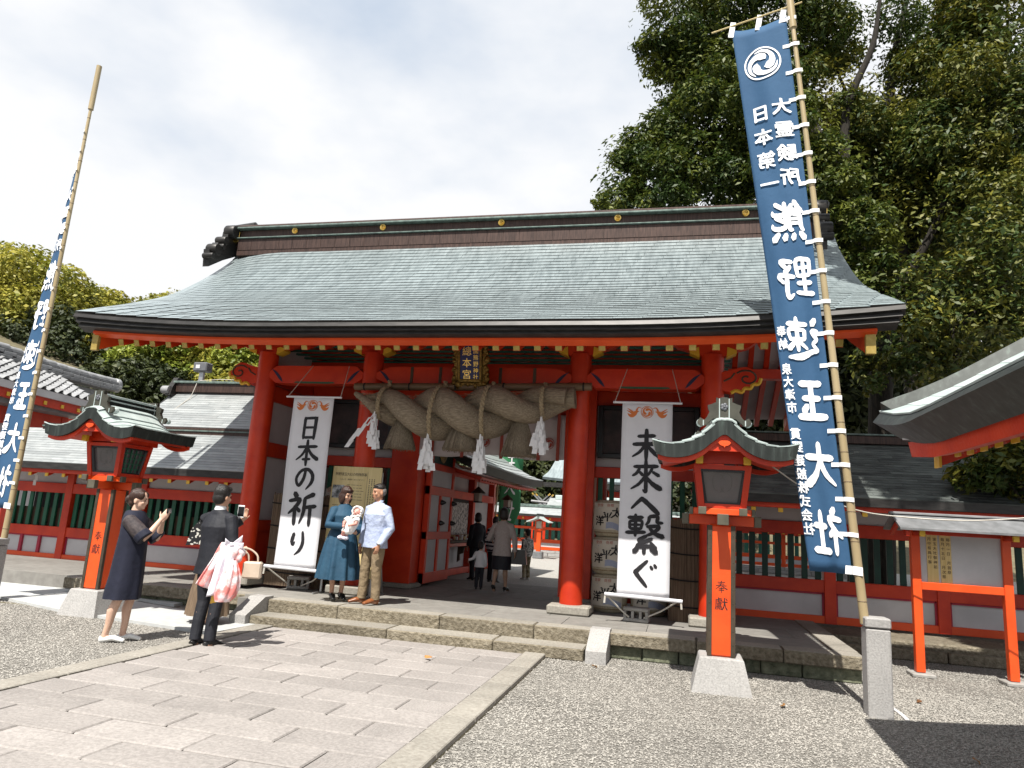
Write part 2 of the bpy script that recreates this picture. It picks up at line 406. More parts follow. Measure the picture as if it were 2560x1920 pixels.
def set_smooth(me, ang):
    me.polygons.foreach_set('use_smooth', [True]*len(me.polygons))
    if ang is not True:
        try: me.set_sharp_from_angle(angle=radians(ang))
        except Exception: pass
def B(name, mn, a, b, parent, bev=.006, **k): return MB().box(a, b, bev).build(name, mn, parent, **k)
def inst(name, me, M, parent, kind=None):
    """another object on the same mesh, placed by a world matrix"""
    o = bpy.data.objects.new(name, me); COL.objects.link(o); o.parent = parent
    o.matrix_basis = relink(parent) @ M
    return o
def kids(o): return [c for c in bpy.data.objects if c.parent == o]
def copy_tree(o, parent=None):
    c = o.copy(); COL.objects.link(c)
    if parent: c.parent = parent; c.matrix_parent_inverse = o.matrix_parent_inverse
    for ch in CH.get(o.name, []): copy_tree(ch, c)
    return c
CH = {}
def index_children():
    CH.clear()
    for o in bpy.data.objects:
        if o.parent: CH.setdefault(o.parent.name, []).append(o)
def T(x, y, z): return Matrix.Translation((x, y, z))
def RX(a): return Matrix.Rotation(a, 4, 'X')
def RY(a): return Matrix.Rotation(a, 4, 'Y')
def RZ(a): return Matrix.Rotation(a, 4, 'Z')
def S3(x, y, z): return Matrix.Diagonal((x, y, z, 1))
def lerp(a, b, t): return a+(b-a)*t
def pl(tab, x):
    """piecewise linear"""
    if x <= tab[0][0]: return tab[0][1]
    for (a, p), (b, q) in zip(tab, tab[1:]):
        if x <= b: return p+(q-p)*(x-a)/(b-a)
    return tab[-1][1]
def spline(pts, n=6):
    """Catmull-Rom through points of any dimension"""
    P = [np.array(p, float) for p in pts]; out = []
    if len(P) == 2: return [tuple(P[0]+(P[1]-P[0])*i/(n)) for i in range(n+1)]
    Q = [2*P[0]-P[1]]+P+[2*P[-1]-P[-2]]
    for i in range(1, len(Q)-2):
        for k in range(n):
            t = k/n; a, b, c, d = Q[i-1:i+3]
            out.append(tuple(.5*((2*b)+(-a+c)*t+(2*a-5*b+4*c-d)*t*t+(-a+3*b-3*c+d)*t**3)))
    out.append(tuple(P[-1])); return out

# ------------------------------------------------------------------ writing: brush glyphs (own strokes) and type
def st(s): return [[tuple(float(q) for q in p.split(',')) for p in k.split()] for k in s.split(';')]
GLY = {
'日': st('28,8,10 27,92,9;26,12,8 70,9,9 73,14,11 71,92,9;30,48,7 68,46,7;30,87,8 70,85,8'),
'本': st('12,30,8 88,26,9;50,3,9 50,97,9;49,30,8 32,58,7 8,78,4;51,30,6 70,56,9 95,74,12;34,75,7 66,73,7'),
'の': st('54,16,9 48,48,10 32,74,10 20,68,9 17,46,9 36,20,9 64,14,10 84,34,11 82,62,10 60,90,4'),
'祈': st('22,2,11 32,16,13;6,28,8 42,22,10 28,46,9 6,66,5;27,42,9 28,98,10;31,46,7 45,58,10;90,4,11 60,18,8;60,16,9 58,60,9 46,94,4;58,46,8 98,40,9;80,44,9 80,99,8'),
'り': st('30,14,11 24,44,12 30,58,9 38,46,3;68,6,9 73,48,11 62,78,10 40,98,3'),
'未': st('24,24,8 76,21,9;10,49,9 90,45,10;50,2,10 50,97,9;48,49,8 30,72,7 8,87,4;52,49,6 70,70,10 95,86,13'),
'来': st('14,22,8 86,19,9;50,2,9 51,80,9 50,97,8 42,91,4;32,26,7 22,42,7 10,50,5;30,36,6 42,48,8;70,25,7 60,42,6 54,48,5;70,36,6 90,48,9;48,52,8 30,74,7 6,90,4;52,52,6 70,72,10 96,88,13'),
'へ': st('4,64,6 34,34,10 46,34,12 96,78,13'),
'繋': st('8,10,7 46,8,7;12,19,6 13,38,6;12,19,6 42,17,6 41,38,6;14,28,5 40,27,5;14,38,6 41,37,6;3,48,7 52,45,7;27,1,7 27,56,7;62,5,7 60,18,6 53,27,4;62,5,7 82,4,7 82,18,7 96,20,5;56,31,7 86,29,7 74,44,7 50,56,4;62,34,6 78,48,8 98,55,10;56,54,7 36,66,7 56,69,7;70,60,7 32,81,8 76,78,7;66,70,6 80,86,9;50,80,8 50,99,7;34,85,9 24,96,10;66,84,9 82,95,11'),
'ぐ': st('64,4,8 28,40,12 25,50,12 62,94,9;74,22,7 81,33,9;87,16,7 94,27,9'),
'熊': st('30,4,9 18,24,9 11,30,8;10,31,9 46,25,9;36,12,8 49,30,10;17,38,9 16,68,8 10,80,5;17,39,8 46,36,9 47,70,9 38,76,5;20,49,6 44,48,6;20,60,6 44,59,6;84,7,9 57,24,8;57,6,9 57,32,9 72,37,9 90,34,8 92,25,4;86,41,9 57,56,8;57,41,9 57,64,9 72,71,9 92,68,8 95,58,4;20,83,9 9,99,12;36,85,8 41,98,11;58,84,8 65,98,12;78,82,8 95,99,14'),
'野': st('8,8,8 9,46,8;8,9,8 44,7,8 44,46,8;9,27,6 44,26,6;9,46,7 44,45,7;26,9,8 26,86,8;7,65,8 46,62,8;3,92,9 50,84,7;56,11,8 88,9,9 72,28,8;62,21,8 80,38,10;53,47,8 96,43,9 84,62,6;74,46,9 76,84,9 71,97,8 58,88,4'),
'速': st('38,19,8 94,15,9;46,32,8 48,55,7;46,32,7 89,29,8 87,54,7;48,54,7 87,52,7;67,2,9 67,80,8;64,57,8 42,76,5;70,56,7 94,74,12;11,10,10 23,21,13;7,40,8 24,37,9 13,57,8 24,66,7 11,84,7;11,83,8 32,84,9 62,94,12 98,93,5'),
'玉': st('18,15,11 82,13,11;50,14,11 50,88,11;25,48,10 75,46,10;8,90,12 92,87,12;63,62,10 77,77,14'),
'大': st('8,38,11 92,33,11;50,4,11 48,42,11 34,72,10 6,96,5;51,42,7 66,72,12 94,95,16'),
'社': st('24,2,10 35,15,14;6,27,9 44,23,10 28,47,9 5,64,5;28,44,10 28,98,10;32,46,7 46,60,11;56,41,10 94,38,10;74,8,10 74,90,10;48,93,11 99,90,11'),
'奉': st('20,16,6 80,14,6;26,29,6 74,28,6;8,43,6 92,41,6;51,3,7 41,40,6 6,70,3;55,42,4 72,56,6 96,68,9;32,63,5 68,62,5;28,77,5 72,76,5;50,53,6 50,99,5'),
}
def brush(mb, strokes, ox, oz, size, fn=None, flipx=False, lift=.0004, n=7, sx=1.0, bold=1.0):
    """brush strokes in a 0..100 box (y down); fn maps (x, z, off) to 3-D; ox, oz is the box centre"""
    for si, sk in enumerate(strokes):
        sp = spline(sk, n) if len(sk) > 2 else spline(sk, 8)
        L = len(sp); left = []; right = []
        for i, (x, y, w) in enumerate(sp):
            a = sp[max(0, i-1)]; b = sp[min(L-1, i+1)]
            dx, dy = b[0]-a[0], b[1]-a[1]; d = sqrt(dx*dx+dy*dy) or 1
            w = w*bold*.5*(.72 if i in (0, L-1) else 1)*(1+.05*sin(i*2.1+si))
            left.append((x-dy/d*w, y+dx/d*w)); right.append((x+dy/d*w, y-dx/d*w))
        # rounded start and end
        a, b = sp[0], sp[1]; d = sqrt((b[0]-a[0])**2+(b[1]-a[1])**2) or 1
        s0 = (a[0]-(b[0]-a[0])/d*a[2]*.35, a[1]-(b[1]-a[1])/d*a[2]*.35)
        a, b = sp[-1], sp[-2]; d = sqrt((b[0]-a[0])**2+(b[1]-a[1])**2) or 1
        s1 = (a[0]-(b[0]-a[0])/d*a[2]*.4, a[1]-(b[1]-a[1])/d*a[2]*.4)
        P = [s0]+left+[s1]+right
        f = -1 if flipx else 1
        Q = [fn(ox+f*(x-50)/100*size*sx, oz-(y-50)/100*size, lift*(si+1)) for x, y in P]
        n0 = len(left)
        fs = [(0, 1, n0+2)]+[(1+i, 2+i, n0+3+i, n0+2+i) for i in range(n0-1)]+[(n0, n0+1, 2*n0+1)]
        mb.add(Q, fs)
def tomoe(cx, cz, r, mb, fn, rot=0, ring=True):
    """three-comma crest inside a ring, drawn as brush strokes"""
    S = []
    if ring:
        S.append([(50+47*cos(a), 50+47*sin(a), 4.5) for a in np.linspace(0, 2*pi, 25)])
    for k in range(3):
        a0 = rot+2*pi*k/3
        S.append([(50+rr*cos(a0+t), 50+rr*sin(a0+t), w) for rr, t, w in ((15, -.55, 9), (18, -.2, 19), (21, .15, 21), (26, .6, 17), (31, 1.1, 13), (35, 1.6, 10), (38, 2.1, 7), (39.5, 2.6, 3))])
    for sk in S: brush(mb, [sk], cx, cz, 2*r, fn, n=3)
GC = {}
def glyph(ch):
    if ch not in GC:
        c = bpy.data.curves.new('type', 'FONT'); c.body = ch; c.size = 1; c.resolution_u = 2
        o = bpy.data.objects.new('type', c); COL.objects.link(o)
        dg = bpy.context.evaluated_depsgraph_get(); ev = o.evaluated_get(dg); me = ev.to_mesh()
        vs = [(v.co.x, v.co.y) for v in me.vertices]; fs = [tuple(p.vertices) for p in me.polygons]
        ev.to_mesh_clear(); bpy.data.objects.remove(o); bpy.data.curves.remove(c)
        GC[ch] = (vs, fs)
    return GC[ch]
def typ(mb, ch, ox, oz, size, fn, flipx=False, off=.001, bold=0):
    """a type character centred on ox, oz"""
    if ch.isspace(): return
    vs, fs = glyph(ch); f = -1 if flipx else 1
    xs = [v[0] for v in vs]; cx = .5 if ord(ch) > 255 else (min(xs)+max(xs))/2
    for i, (bx, bz) in enumerate(((0, 0), (bold, bold*.6), (-bold, -bold*.6), (bold*.7, -bold)) if bold else ((0, 0),)):
        mb.add([fn(ox+f*(x-cx)*size+bx, oz+(y-.38)*size+bz, off+i*.0004) for x, y in vs], fs)
def column(mb, text, ox, oz, size, pitch, fn, flipx=False, br=False, off=.001):
    for i, ch in enumerate(text):
        if br and ch in GLY: brush(mb, GLY[ch], ox, oz-i*pitch, size, fn, flipx)
        else: typ(mb, ch, ox, oz-i*pitch, size, fn, flipx, off)

# ------------------------------------------------------------------ the ground
def structure(o): o['kind'] = 'structure'; return o
structure(MB().use('gravel_ground').add([(-300, -200, 0), (300, -200, 0), (300, 400, 0), (-300, 400, 0)], [(0, 1, 2, 3)]).build('gravel_yard'))
structure(B('inner_courtyard', 'court_gravel', (-30, 13.9, -.1), (30, 62, .2), None, 0))

def pebbles(name, n, regs):
    P = []; tot = sum((b-a)*(d-c) for a, b, c, d, _ in regs)
    oct_v = np.array([(1, 0, 0), (0, 1, 0), (-1, 0, 0), (0, -1, 0), (.15, .1, 1)], float)
    oct_f = np.array([(0, 1, 4), (1, 2, 4), (2, 3, 4), (3, 0, 4)])
    C = []
    for a, b, c, d, w in regs:
        k = int(n*(b-a)*(d-c)*w/tot)
        C.append(np.stack([NP.uniform(a, b, k), NP.uniform(c, d, k)], 1))
    C = np.concatenate(C)
    keep = ~((C[:, 0] > -5.33) & (C[:, 0] < -1.5) & (C[:, 1] < 9)); C = C[keep]
    keep = ~((C[:, 0] < -5.1) & (C[:, 1] > 7.62+(-5.1-C[:, 0])*.27) & (C[:, 1] < 9.0+(-5.1-C[:, 0])*.3)); C = C[keep]
    k = len(C)
    s = NP.uniform(.0045, .0112, k)*np.where(NP.random(k) > .93, 1.5, 1)
    V = oct_v[None]*np.stack([s, s*NP.uniform(.6, 1, k), s*NP.uniform(.35, .55, k)], 1)[:, None, :]
    V += NP.normal(0, .0016, V.shape)
    a = NP.uniform(0, 2*pi, k); ca, sa = np.cos(a)[:, None], np.sin(a)[:, None]
    X = V[:, :, 0]*ca-V[:, :, 1]*sa; Y = V[:, :, 0]*sa+V[:, :, 1]*ca
    V = np.stack([X+C[:, 0:1], Y+C[:, 1:2], V[:, :, 2]+NP.uniform(0, .006, k)[:, None]], 2).reshape(-1, 3)
    F = (oct_f[None]+5*np.arange(k)[:, None, None]).reshape(-1, 3)
    o = tri_object(name, V, F, 'pebble'); o['kind'] = 'stuff'
    return tag(o, 'loose grey and tan gravel spread over the forecourt', 'gravel')
def tri_object(name, V, F, mn, parent=None, tint=None, smooth=False):
    me = bpy.data.meshes.new(name); n = len(F)
    me.vertices.add(len(V)); me.vertices.foreach_set('co', np.asarray(V, np.float32).ravel())
    k = F.shape[1]
    me.loops.add(n*k); me.loops.foreach_set('vertex_index', F.astype(np.int32).ravel())
    me.polygons.add(n); me.polygons.foreach_set('loop_start', np.arange(0, n*k, k, dtype=np.int32))
    me.update(calc_edges=True); me.validate()
    if tint is not None:
        at = me.attributes.new('tint', 'FLOAT', 'FACE'); at.data.foreach_set('value', np.asarray(tint, np.float32))
    me.materials.append(MATS[mn])
    if parent: me.transform(relink(parent))
    o = bpy.data.objects.new(name, me); COL.objects.link(o)
    if parent: o.parent = parent
    return o
pebbles('gravel', 165000, [(-1.5, 3.4, 3.7, 9.0, 1.25), (-9.5, -5.3, 4.2, 9.0, 1.0), (-12.5, -7.0, 9.0, 11.8, .35), (2.0, 5.2, 7, 11.9, .8)])

# paved approach: every slab a part
path = structure(B('paved_path', 'soil', (-5.32, 2.9, 0), (-1.5, 8.62, .006), None, 0))
slab = MB().box((0, 0, 0), (.808, .349, .034), .009).mesh('paving_slab'); slab.materials.append(MATS['path_stone'])
y = 8.55; r = 0
while y > 3.2:
    x = -1.755-(.41 if r % 2 else 0); y0 = y-.365
    if r % 2:
        inst('paving_slab', slab, T(-1.755-.405, y0, R_.uniform(-.003, .002)) @ S3(.49, 1, 1), path)
    while x > -5.02:
        w = min(.82, x+5.055); x -= w
        inst('paving_slab', slab, T(x+.004, y0, R_.uniform(-.003, .002)) @ S3((w-.008)/.812, 1, 1), path)
        if w < .82: break
    y = y0; r += 1
kerb = MB().box((0, 0, 0), (.245, 1, .05), .008).mesh('border_stone'); kerb.materials.append(MATS['border_stone'])
for xk in (-1.75, -5.31):
    y = 8.6
    while y > 3.1:
        l = R_.choice((.62, .75, .9, .84)); inst('border_stone', kerb, T(xk, y-l, 0) @ S3(1, l-.008, 1 if xk > -3 else .8), path); y -= l
# pale concrete strips crossing on the left
strip = structure(B('concrete_strip', 'soil', (-11.2, 8.35, 0), (-5.34, 8.4, .004), None, 0))
Q = [(-5.36, 7.76), (-5.30, 8.66), (-6.9, 9.12), (-11.6, 10.45), (-12.2, 9.4), (-9.7, 8.68), (-7.9, 8.12)]
MB().use('white_concrete').prism(Q, .0, .036, 'z').build('concrete_slab', None, strip)
MB().use('white_concrete').prism([(-7.2, 9.42), (-7.3, 9.9), (-12.8, 11.6), (-12.9, 11.05)], .0, .04, 'z').build('concrete_slab', None, strip)

# ------------------------------------------------------------------ stone platform of the gate
plat = structure(B('stone_platform', 'floor_paver', (-6.0, 9.16, 0), (2.0, 14.4, .262), None, 0))
def stones(name, mn, x0, x1, y0, y1, z0, z1, lens, bev=.012, gap=.008, jit=.004, along='x', parent=plat):
    me = MB().box((0, 0, 0), (1, 1, 1), 0).mesh(name)
    bm = bmesh.new(); bm.from_mesh(me); bm.free()
    p = x0; k = 0
    while p < x1-.05:
        l = min(lens[k % len(lens)]*R_.uniform(.93, 1.07), x1-p); k += 1
        if x1-p-l < .2: l = x1-p
        j = R_.uniform(-jit, jit)
        a, b = (p+gap/2, y0+j, z0), (p+l-gap/2, y1, z1+j*.5)
        if along == 'y': a, b = (y0+j, p+gap/2, z0), (y1, p+l-gap/2, z1+j*.5)
        mb = MB().use(mn[0]).box(a, b, bev)
        if len(mn) > 1:
            mb.use(mn[1]).box((a[0]+bev, a[1]+bev, z1+j*.5-.002), (b[0]-bev, b[1]-bev, z1+j*.5+.003), 0)
        mb.build(name, None, parent); p += l
RS = ('rough_stone', 'step_top')
stones('kerb_stone', RS, -5.42, -1.02, 8.98, 9.28, .125, .30, (1.1, 1.5, 1.25))
stones('step_stone', RS, -5.42, -1.06, 8.58, 8.99, .0, .135, (1.9, 1.3, 1.6))
stones('kerb_stone', RS, -1.02, 2.02, 8.94, 9.28, .155, .30, (1.25, .9, 1.3))
stones('riser_stone', ('moss_stone',), -.86, 2.0, 9.02, 9.2, .0, .153, (.46, .42, .5), gap=.012)
stones('kerb_stone', RS, 9.28, 13.0, 1.74, 2.03, .12, .30, (1.5, 1.2), along='y')
stones('kerb_stone', RS, -9.4, -5.75, 9.6, 9.92, .09, .25, (1.3, 1.1, 1.5))
stones('riser_stone', ('moss_stone',), -9.3, -5.8, 9.68, 9.9, .0, .088, (.6, .5, .55), gap=.012)
for x in (-1.03, -5.66):
    MB().use('granite').prism([(8.5, 0), (8.5, .14), (8.92, .335), (9.12, .335), (9.12, 0)], x, x+.235, 'x').build('step_cheek', None, plat)
# floor slabs
fl = MB().box((0, 0, 0), (1, 1, 1), 0).mesh('floor_slab'); fl.materials.append(MATS['floor_paver'])
ys = [9.285, 10.05, 10.9, 11.8, 12.7, 13.55, 14.4]
for i in range(6):
    x = -5.98; k = i % 2
    while x < 1.7:
        w = min(1.06 if k else 1.35, 1.735-x); k = 1
        inst('floor_slab', fl, T(x+.003, ys[i]+.003, .255) @ S3(w-.006, ys[i+1]-ys[i]-.006, .043+R_.uniform(-.002, .001)), plat); x += w
side = structure(B('side_terrace', 'floor_paver', (-14.0, 9.92, 0), (-6.0, 13.5, .236), None, 0))
for i in range(7):
    inst('floor_slab', fl, T(-9.1+i*.52, 9.925, .23) @ S3(.512, 1.1, .016+R_.uniform(-.001, .001)), side)
    inst('floor_slab', fl, T(-9.1+i*.52, 11.03, .23) @ S3(.512, 1.15, .016+R_.uniform(-.001, .001)), side)
structure(B('wing_base', 'rough_stone', (2.05, 11.3, 0), (9.5, 13.2, .24), None, .02))
for i in range(7): B('base_stone', 'rough_stone', (2.06+i*.75, 11.16, 0), (2.79+i*.75, 11.297, .15), side, .02)

# ------------------------------------------------------------------ the gate
XC = -3.22; CX = [-6.87, -4.93, -1.51, .43]; YF, YM, YB = 10.5, 12.0, 13.5
gate = thing('shrine_gate', 'large vermilion shrine gate with grey copper shingle roof and gold crests on its ridge', 'gate', (XC, YM, .3))
cyl = MB()
cyl.lathe([(.166, .11), (.166, 1.2), (.165, 2.4), (.162, 3.6), (.158, 3.80)], seg=28)
colm = cyl.mesh('column'); colm.materials.append(MATS['vermilion']); set_smooth(colm, 40)
bas = MB().box((-.3, -.3, 0), (.3, .3, .125), .02).mesh('column_base'); bas.materials.append(MATS['step_top'])
brk = MB().prism([(-.62, .30), (-.62, .22), (-.5, .13), (-.3, .07), (-.17, 0), (.17, 0), (.3, .07), (.5, .13), (.62, .22), (.62, .30)], -.09, .09, 'y').mesh('bracket')
brk.materials.append(MATS['vermilion'])
cap = MB().box((-.02, -.095, -.10), (.0, .095, .10), 0).mesh('yellow_end'); cap.materials.append(MATS['yellow_paint'])
for yy in (YF, YB):
    for x in CX:
        inst('column', colm, T(x, yy, .3), gate); inst('column_base', bas, T(x, yy, .3), gate)
        inst('bracket', brk, T(x, yy, 4.08), gate)
        for sx in (-1, 1):
            MB().use('yellow_paint').prism([(.19*sx, .0), (.33*sx, .06), (.33*sx, .10), (.2*sx, .15)], -.1, .1, 'y', T(x, yy, 4.06)).build('bracket_end', None, gate)
for yy in (YF, YB): B('eave_purlin', 'vermilion', (-8.55, yy-.1, 4.38), (2.12, yy+.1, 4.56), gate)
B('ridge_purlin', 'vermilion', (-8.55, YM-.1, 5.85), (2.12, YM+.1, 6.06), gate)
# curved tie beams with crescent tips
def rainbow(x0, x1, yy, z0=3.56, z1=3.86):
    n = 14; top = []; bot = []
    for i in range(n+1):
        t = i/n; e = min(1, min(t, 1-t)/.09); s = sin(e*pi/2)
        top.append((lerp(x0, x1, t), z1-.10*(1-s))); bot.append((lerp(x0, x1, t), z0+.09*(1-s)-.012*sin(pi*t)+.012))
    mb = MB().use('vermilion').prism(top+bot[::-1], yy-.12, yy+.12, 'y'); o = mb.build('tie_beam', None, gate)
    w = x1-x0
    for sx, xx in ((1, x0+.04), (-1, x1-.04)):
        mb = MB().use('blue_accent')
        P = spline([(0, .06), (.11, .0), (.19, -.09), (.23, -.17)], 4); Q = spline([(.23, -.17), (.16, -.12), (.08, -.03), (0, .06)], 4)
        mb.prism([(xx+sx*a, lerp(z0, z1, .62)+b) for a, b in P[:-1]+Q[:-1]], yy-.125, yy-.1, 'y').build('crescent', None, o)
    MB().use('green_accent').prism([(x0+.28*w, z0+.012), (x0+.3*w, z0+.035), (x1-.3*w, z0+.035), (x1-.28*w, z0+.012), (x1-.35*w, z0+.002), (x0+.35*w, z0+.002)], yy-.126, yy-.1, 'y').build('green_band', None, o)
    return o
for yy in (YF, YB):
    for a, b in zip(CX, CX[1:]): rainbow(a+.12, b-.12, yy)
for x in (-4.2, -3.72, -2.74, -2.2): B('iron_strap', 'wood_dark', (x-.025, YF-.128, 3.55), (x+.025, YF-.1, 3.862), gate, .004)
# carved cloud noses
for sx, x in ((-1, CX[0]), (1, CX[3])):
    P = [(.12, -.13), (.12, .10), (.25, .12), (.36, .16), (.47, .17), (.56, .13), (.60, .06), (.66, .03), (.63, -.04), (.55, -.05), (.52, -.10), (.44, -.10), (.40, -.15), (.32, -.13), (.25, -.16)]
    mb = MB().use('vermilion').prism([(x+sx*a, 3.72+b*1.15) for a, b in P], YF-.1, YF+.1, 'y')
    o = mb.build('carved_nose', None, gate)
    sw = MB().use('wood_dark'); sp = [(x+sx*(.47-.17*(1-k/22)*cos(k*.42+.6)), 3.745+.13*(1-k/22)*sin(k*.42+.6)) for k in range(20)]
    sw.tube([(a, YF-.102, b) for a, b in sp], .014, 5).tube([(x+sx*.15, YF-.102, 3.70), (x+sx*.25, YF-.102, 3.75), (x+sx*.3, YF-.102, 3.82)], .014, 5)
    sw.build('scroll_line', None, o)
    MB().use('yellow_paint').tube([(x+sx*a, YF-.09, 3.715+b*1.15) for a, b in spline(P[7:15], 3)], .028, 6).build('gilded_edge', None, o)
# coffered ceiling: red bars front to back, green bars along the gate
gb = MB().box((-.1, 0, 0), (.1, 1, 1)).mesh('tmp')
red = MB().box((-.03, 10.62, 4.30), (.03, 13.4, 4.36), 0).mesh('ceiling_bar'); red.materials.append(MATS['vermilion'])
grn = MB().box((-7.2, -.035, 4.262), (.75, .035, 4.29), 0).mesh('ceiling_slat'); grn.materials.append(MATS['teal_paint'])
for i in range(20): inst('ceiling_bar', red, T(-6.7+i*.37, 0, 0), gate)
for i in range(10): inst('ceiling_slat', grn, T(0, 10.74+i*.29, 0), gate)
B('ceiling_boards', 'vermilion', (-6.9, 10.62, 4.37), (.46, 13.4, 4.39), gate, 0)
B('wall_beam', 'vermilion', (-6.87, YM-.14, 3.95), (.43, YM+.14, 4.26), gate)
# ---- roof
PROF = [(8.42, 4.045), (8.78, 4.235), (9.36, 4.535), (10.02, 4.925), (10.52, 5.285), (11.14, 5.83), (11.71, 6.40), (11.93, 6.67)]
LIFT = [(8.42, .17), (9.4, .11), (10.5, .05), (11.9, 0)]; DROP = [(8.42, 0), (9.4, .02), (10.5, .09), (11.9, .22)]
RX0, RX1 = -8.87, 2.43
def lift(x, y):
    d = max(0, (abs(x-XC)-2.2)/3.45); e = max(0, (abs(x-XC)-4.5)/1.15); return pl(LIFT, y)*d*d-pl(DROP, y)*e*e
spf = spline(PROF, 8)
sl_ = [0]
for a, b in zip(spf, spf[1:]): sl_.append(sl_[-1]+math.hypot(b[0]-a[0], b[1]-a[1]))
def roof_at(s):
    """distance up the slope -> y, z, pitch"""
    s = max(0, min(sl_[-1]-1e-4, s)); i = next(k for k in range(len(sl_)-1) if sl_[k+1] > s)
    t = (s-sl_[i])/(sl_[i+1]-sl_[i]); a, b = spf[i], spf[i+1]
    return lerp(a[0], b[0], t), lerp(a[1], b[1], t), atan2(b[1]-a[1], b[0]-a[0])
def roof_z(y): return float(np.interp(y, [p[0] for p in spf], [p[1] for p in spf]))
nc = 33; cw = sl_[-1]/nc; nsh = 31; sw_ = (RX1-RX0)/nsh
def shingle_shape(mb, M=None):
    mb.use('copper_shingle').box((0, -.02, -.010), (1, 1.25, .005), 0, M); mb.m[-4] = mb.use('dark_copper').cur  # dark front edge painted in place of the shadow under each lip
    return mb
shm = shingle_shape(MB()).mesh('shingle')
rest = MB()
for c in range(nc):
    yy, zz, pt = roof_at(c*cw); off = (c*.137) % 1
    for k in range(-1, nsh):
        x0 = max(RX0, RX0+(k+off)*sw_); x1 = min(RX1, RX0+(k+1+off)*sw_)
        if x1-x0 < .03: continue
        z0, z1 = lift(x0, yy), lift(x1, yy)
        M = T(x0+.002, yy, zz+.014+R_.uniform(-.0012, .0012)) @ Matrix(((1, 0, 0, 0), (0, 1, 0, 0), ((z1-z0)/(x1-x0), 0, 1, 0), (0, 0, 0, 1))) @ T(0, 0, z0) @ RX(pt-.065) @ S3(x1-x0-.004, cw, 1)
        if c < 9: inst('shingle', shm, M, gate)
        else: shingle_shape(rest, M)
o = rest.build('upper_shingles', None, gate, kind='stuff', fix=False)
def under(y, x, d): return roof_z(y)+lift(x, y)-d
# closed roof body below the shingles (front and rear slopes)
def slope(u, v, d, rear=False):
    x = lerp(RX0, RX1, u); y, z, _ = roof_at(v*sl_[-1]); z += lift(x, y)-d
    return (x, 2*YM-y if rear else y, z)
MB().use('dark_copper').sheet(lambda u, v: slope(u, v, .005), 24, 20, .13).build('roof_deck', None, gate, smooth=30)
MB().use('copper_shingle').sheet(lambda u, v: slope(u, v, .0, True), 24, 20, .13).build('rear_slope', None, gate, smooth=30)
# eave fascia: three stepped dark copper bands, then a white line and the red eave board
for k, (z0, z1, yo) in enumerate(((.02, .075, .0), (.065, .125, .03), (.115, .17, .06))):
    MB().use('dark_copper').sheet(lambda u, v: (lerp(RX0+.03*k, RX1-.03*k, u), 8.395+yo+.02*v, 4.05-lerp(z1, z0, v)+lift(lerp(RX0, RX1, u), 8.42)*(1-.12*k)), 30, 1, .16).build('eave_band', None, gate)
MB().use('plaster').sheet(lambda u, v: (lerp(-8.62, 2.18, u), 8.50, 4.05-lerp(.182, .170, v)+.8*lift(lerp(RX0, RX1, u), 8.42)), 30, 1, .1).build('eave_line', None, gate)
MB().use('sunlit_vermilion').sheet(lambda u, v: (lerp(-8.6, 2.16, u), 8.53+.02*v, 4.05-lerp(.243, .184, v)+.7*lift(lerp(RX0, RX1, u), 8.42)), 30, 1, .12).build('eave_board', None, gate)
# rafters with yellow ends, white boards between
n = 37
rafm = {}
yel = MB().use('yellow_paint').box((-.043, -.012, -.05), (.043, .0, .04), .004).mesh('rafter_end'); yel.materials[0] = MATS['strip_wood']
mat('rafter_gold', (.36, .25, .06), (.46, .34, .10), rough=.45, metal=.35, scale=18, bump=.1)
yel.materials[0] = MATS['rafter_gold']
for i in range(n):
    x = lerp(-8.2, 1.78, i/(n-1)); zl = .6*lift(x, 8.7)
    for rear in (0, 1):
        mb = MB(); P = []
        for yy, zz in ((8.68, 3.765+zl), (10.5, 4.64), (11.95, 5.98)): P.append((x, 2*YM-yy if rear else yy, zz))
        for a, b in zip(P, P[1:]): mb.bar(a, b, .09, .11)
        r = mb.build('rafter', 'vermilion', gate)
        if not rear: inst('rafter_end', yel, T(x, 8.675, 3.765+zl) @ RX(.42), r)
for rear in (0, 1):
    P = [(8.6, 3.865), (10.5, 4.73), (11.98, 6.05)]
    f = lambda u, v: (lerp(-8.5, 2.07, u), (2*YM-pl([(0, 8.6), (.5, 10.5), (1, 11.98)], v)) if rear else pl([(0, 8.6), (.5, 10.5), (1, 11.98)], v), pl([(0, 3.90), (.5, 4.73), (1, 6.05)], v)+.6*lift(lerp(-8.5, 2.07, u), 8.7)*(1-v))
    MB().use('plaster' if rear else 'vermilion').sheet(f, 20, 8, -.03).build('soffit', None, gate)
# barge boards
for x, sx in ((-8.6, -1), (2.10, 1)):
    for rear in (0, 1):
        U = []; D = []
        for k in range(15):
            yy = lerp(8.62, 12.0, k/14); zt = under(min(yy, 11.9), x, .27); h = lerp(.33, .38, k/14)
            yq = 2*YM-yy if rear else yy; U.append((yq, zt)); D.append((yq, zt-h))
        MB().use('sunlit_vermilion').prism(U+D[::-1], x-.045, x+.045, 'x').build('barge_board', None, gate)
        y0 = 2*YM-8.62 if rear else 8.62
        MB().use('rafter_gold').box((x-.055, y0-.03, D[0][1]-.01), (x+.055, y0+.03, U[0][1]), .006).build('board_end', None, gate)
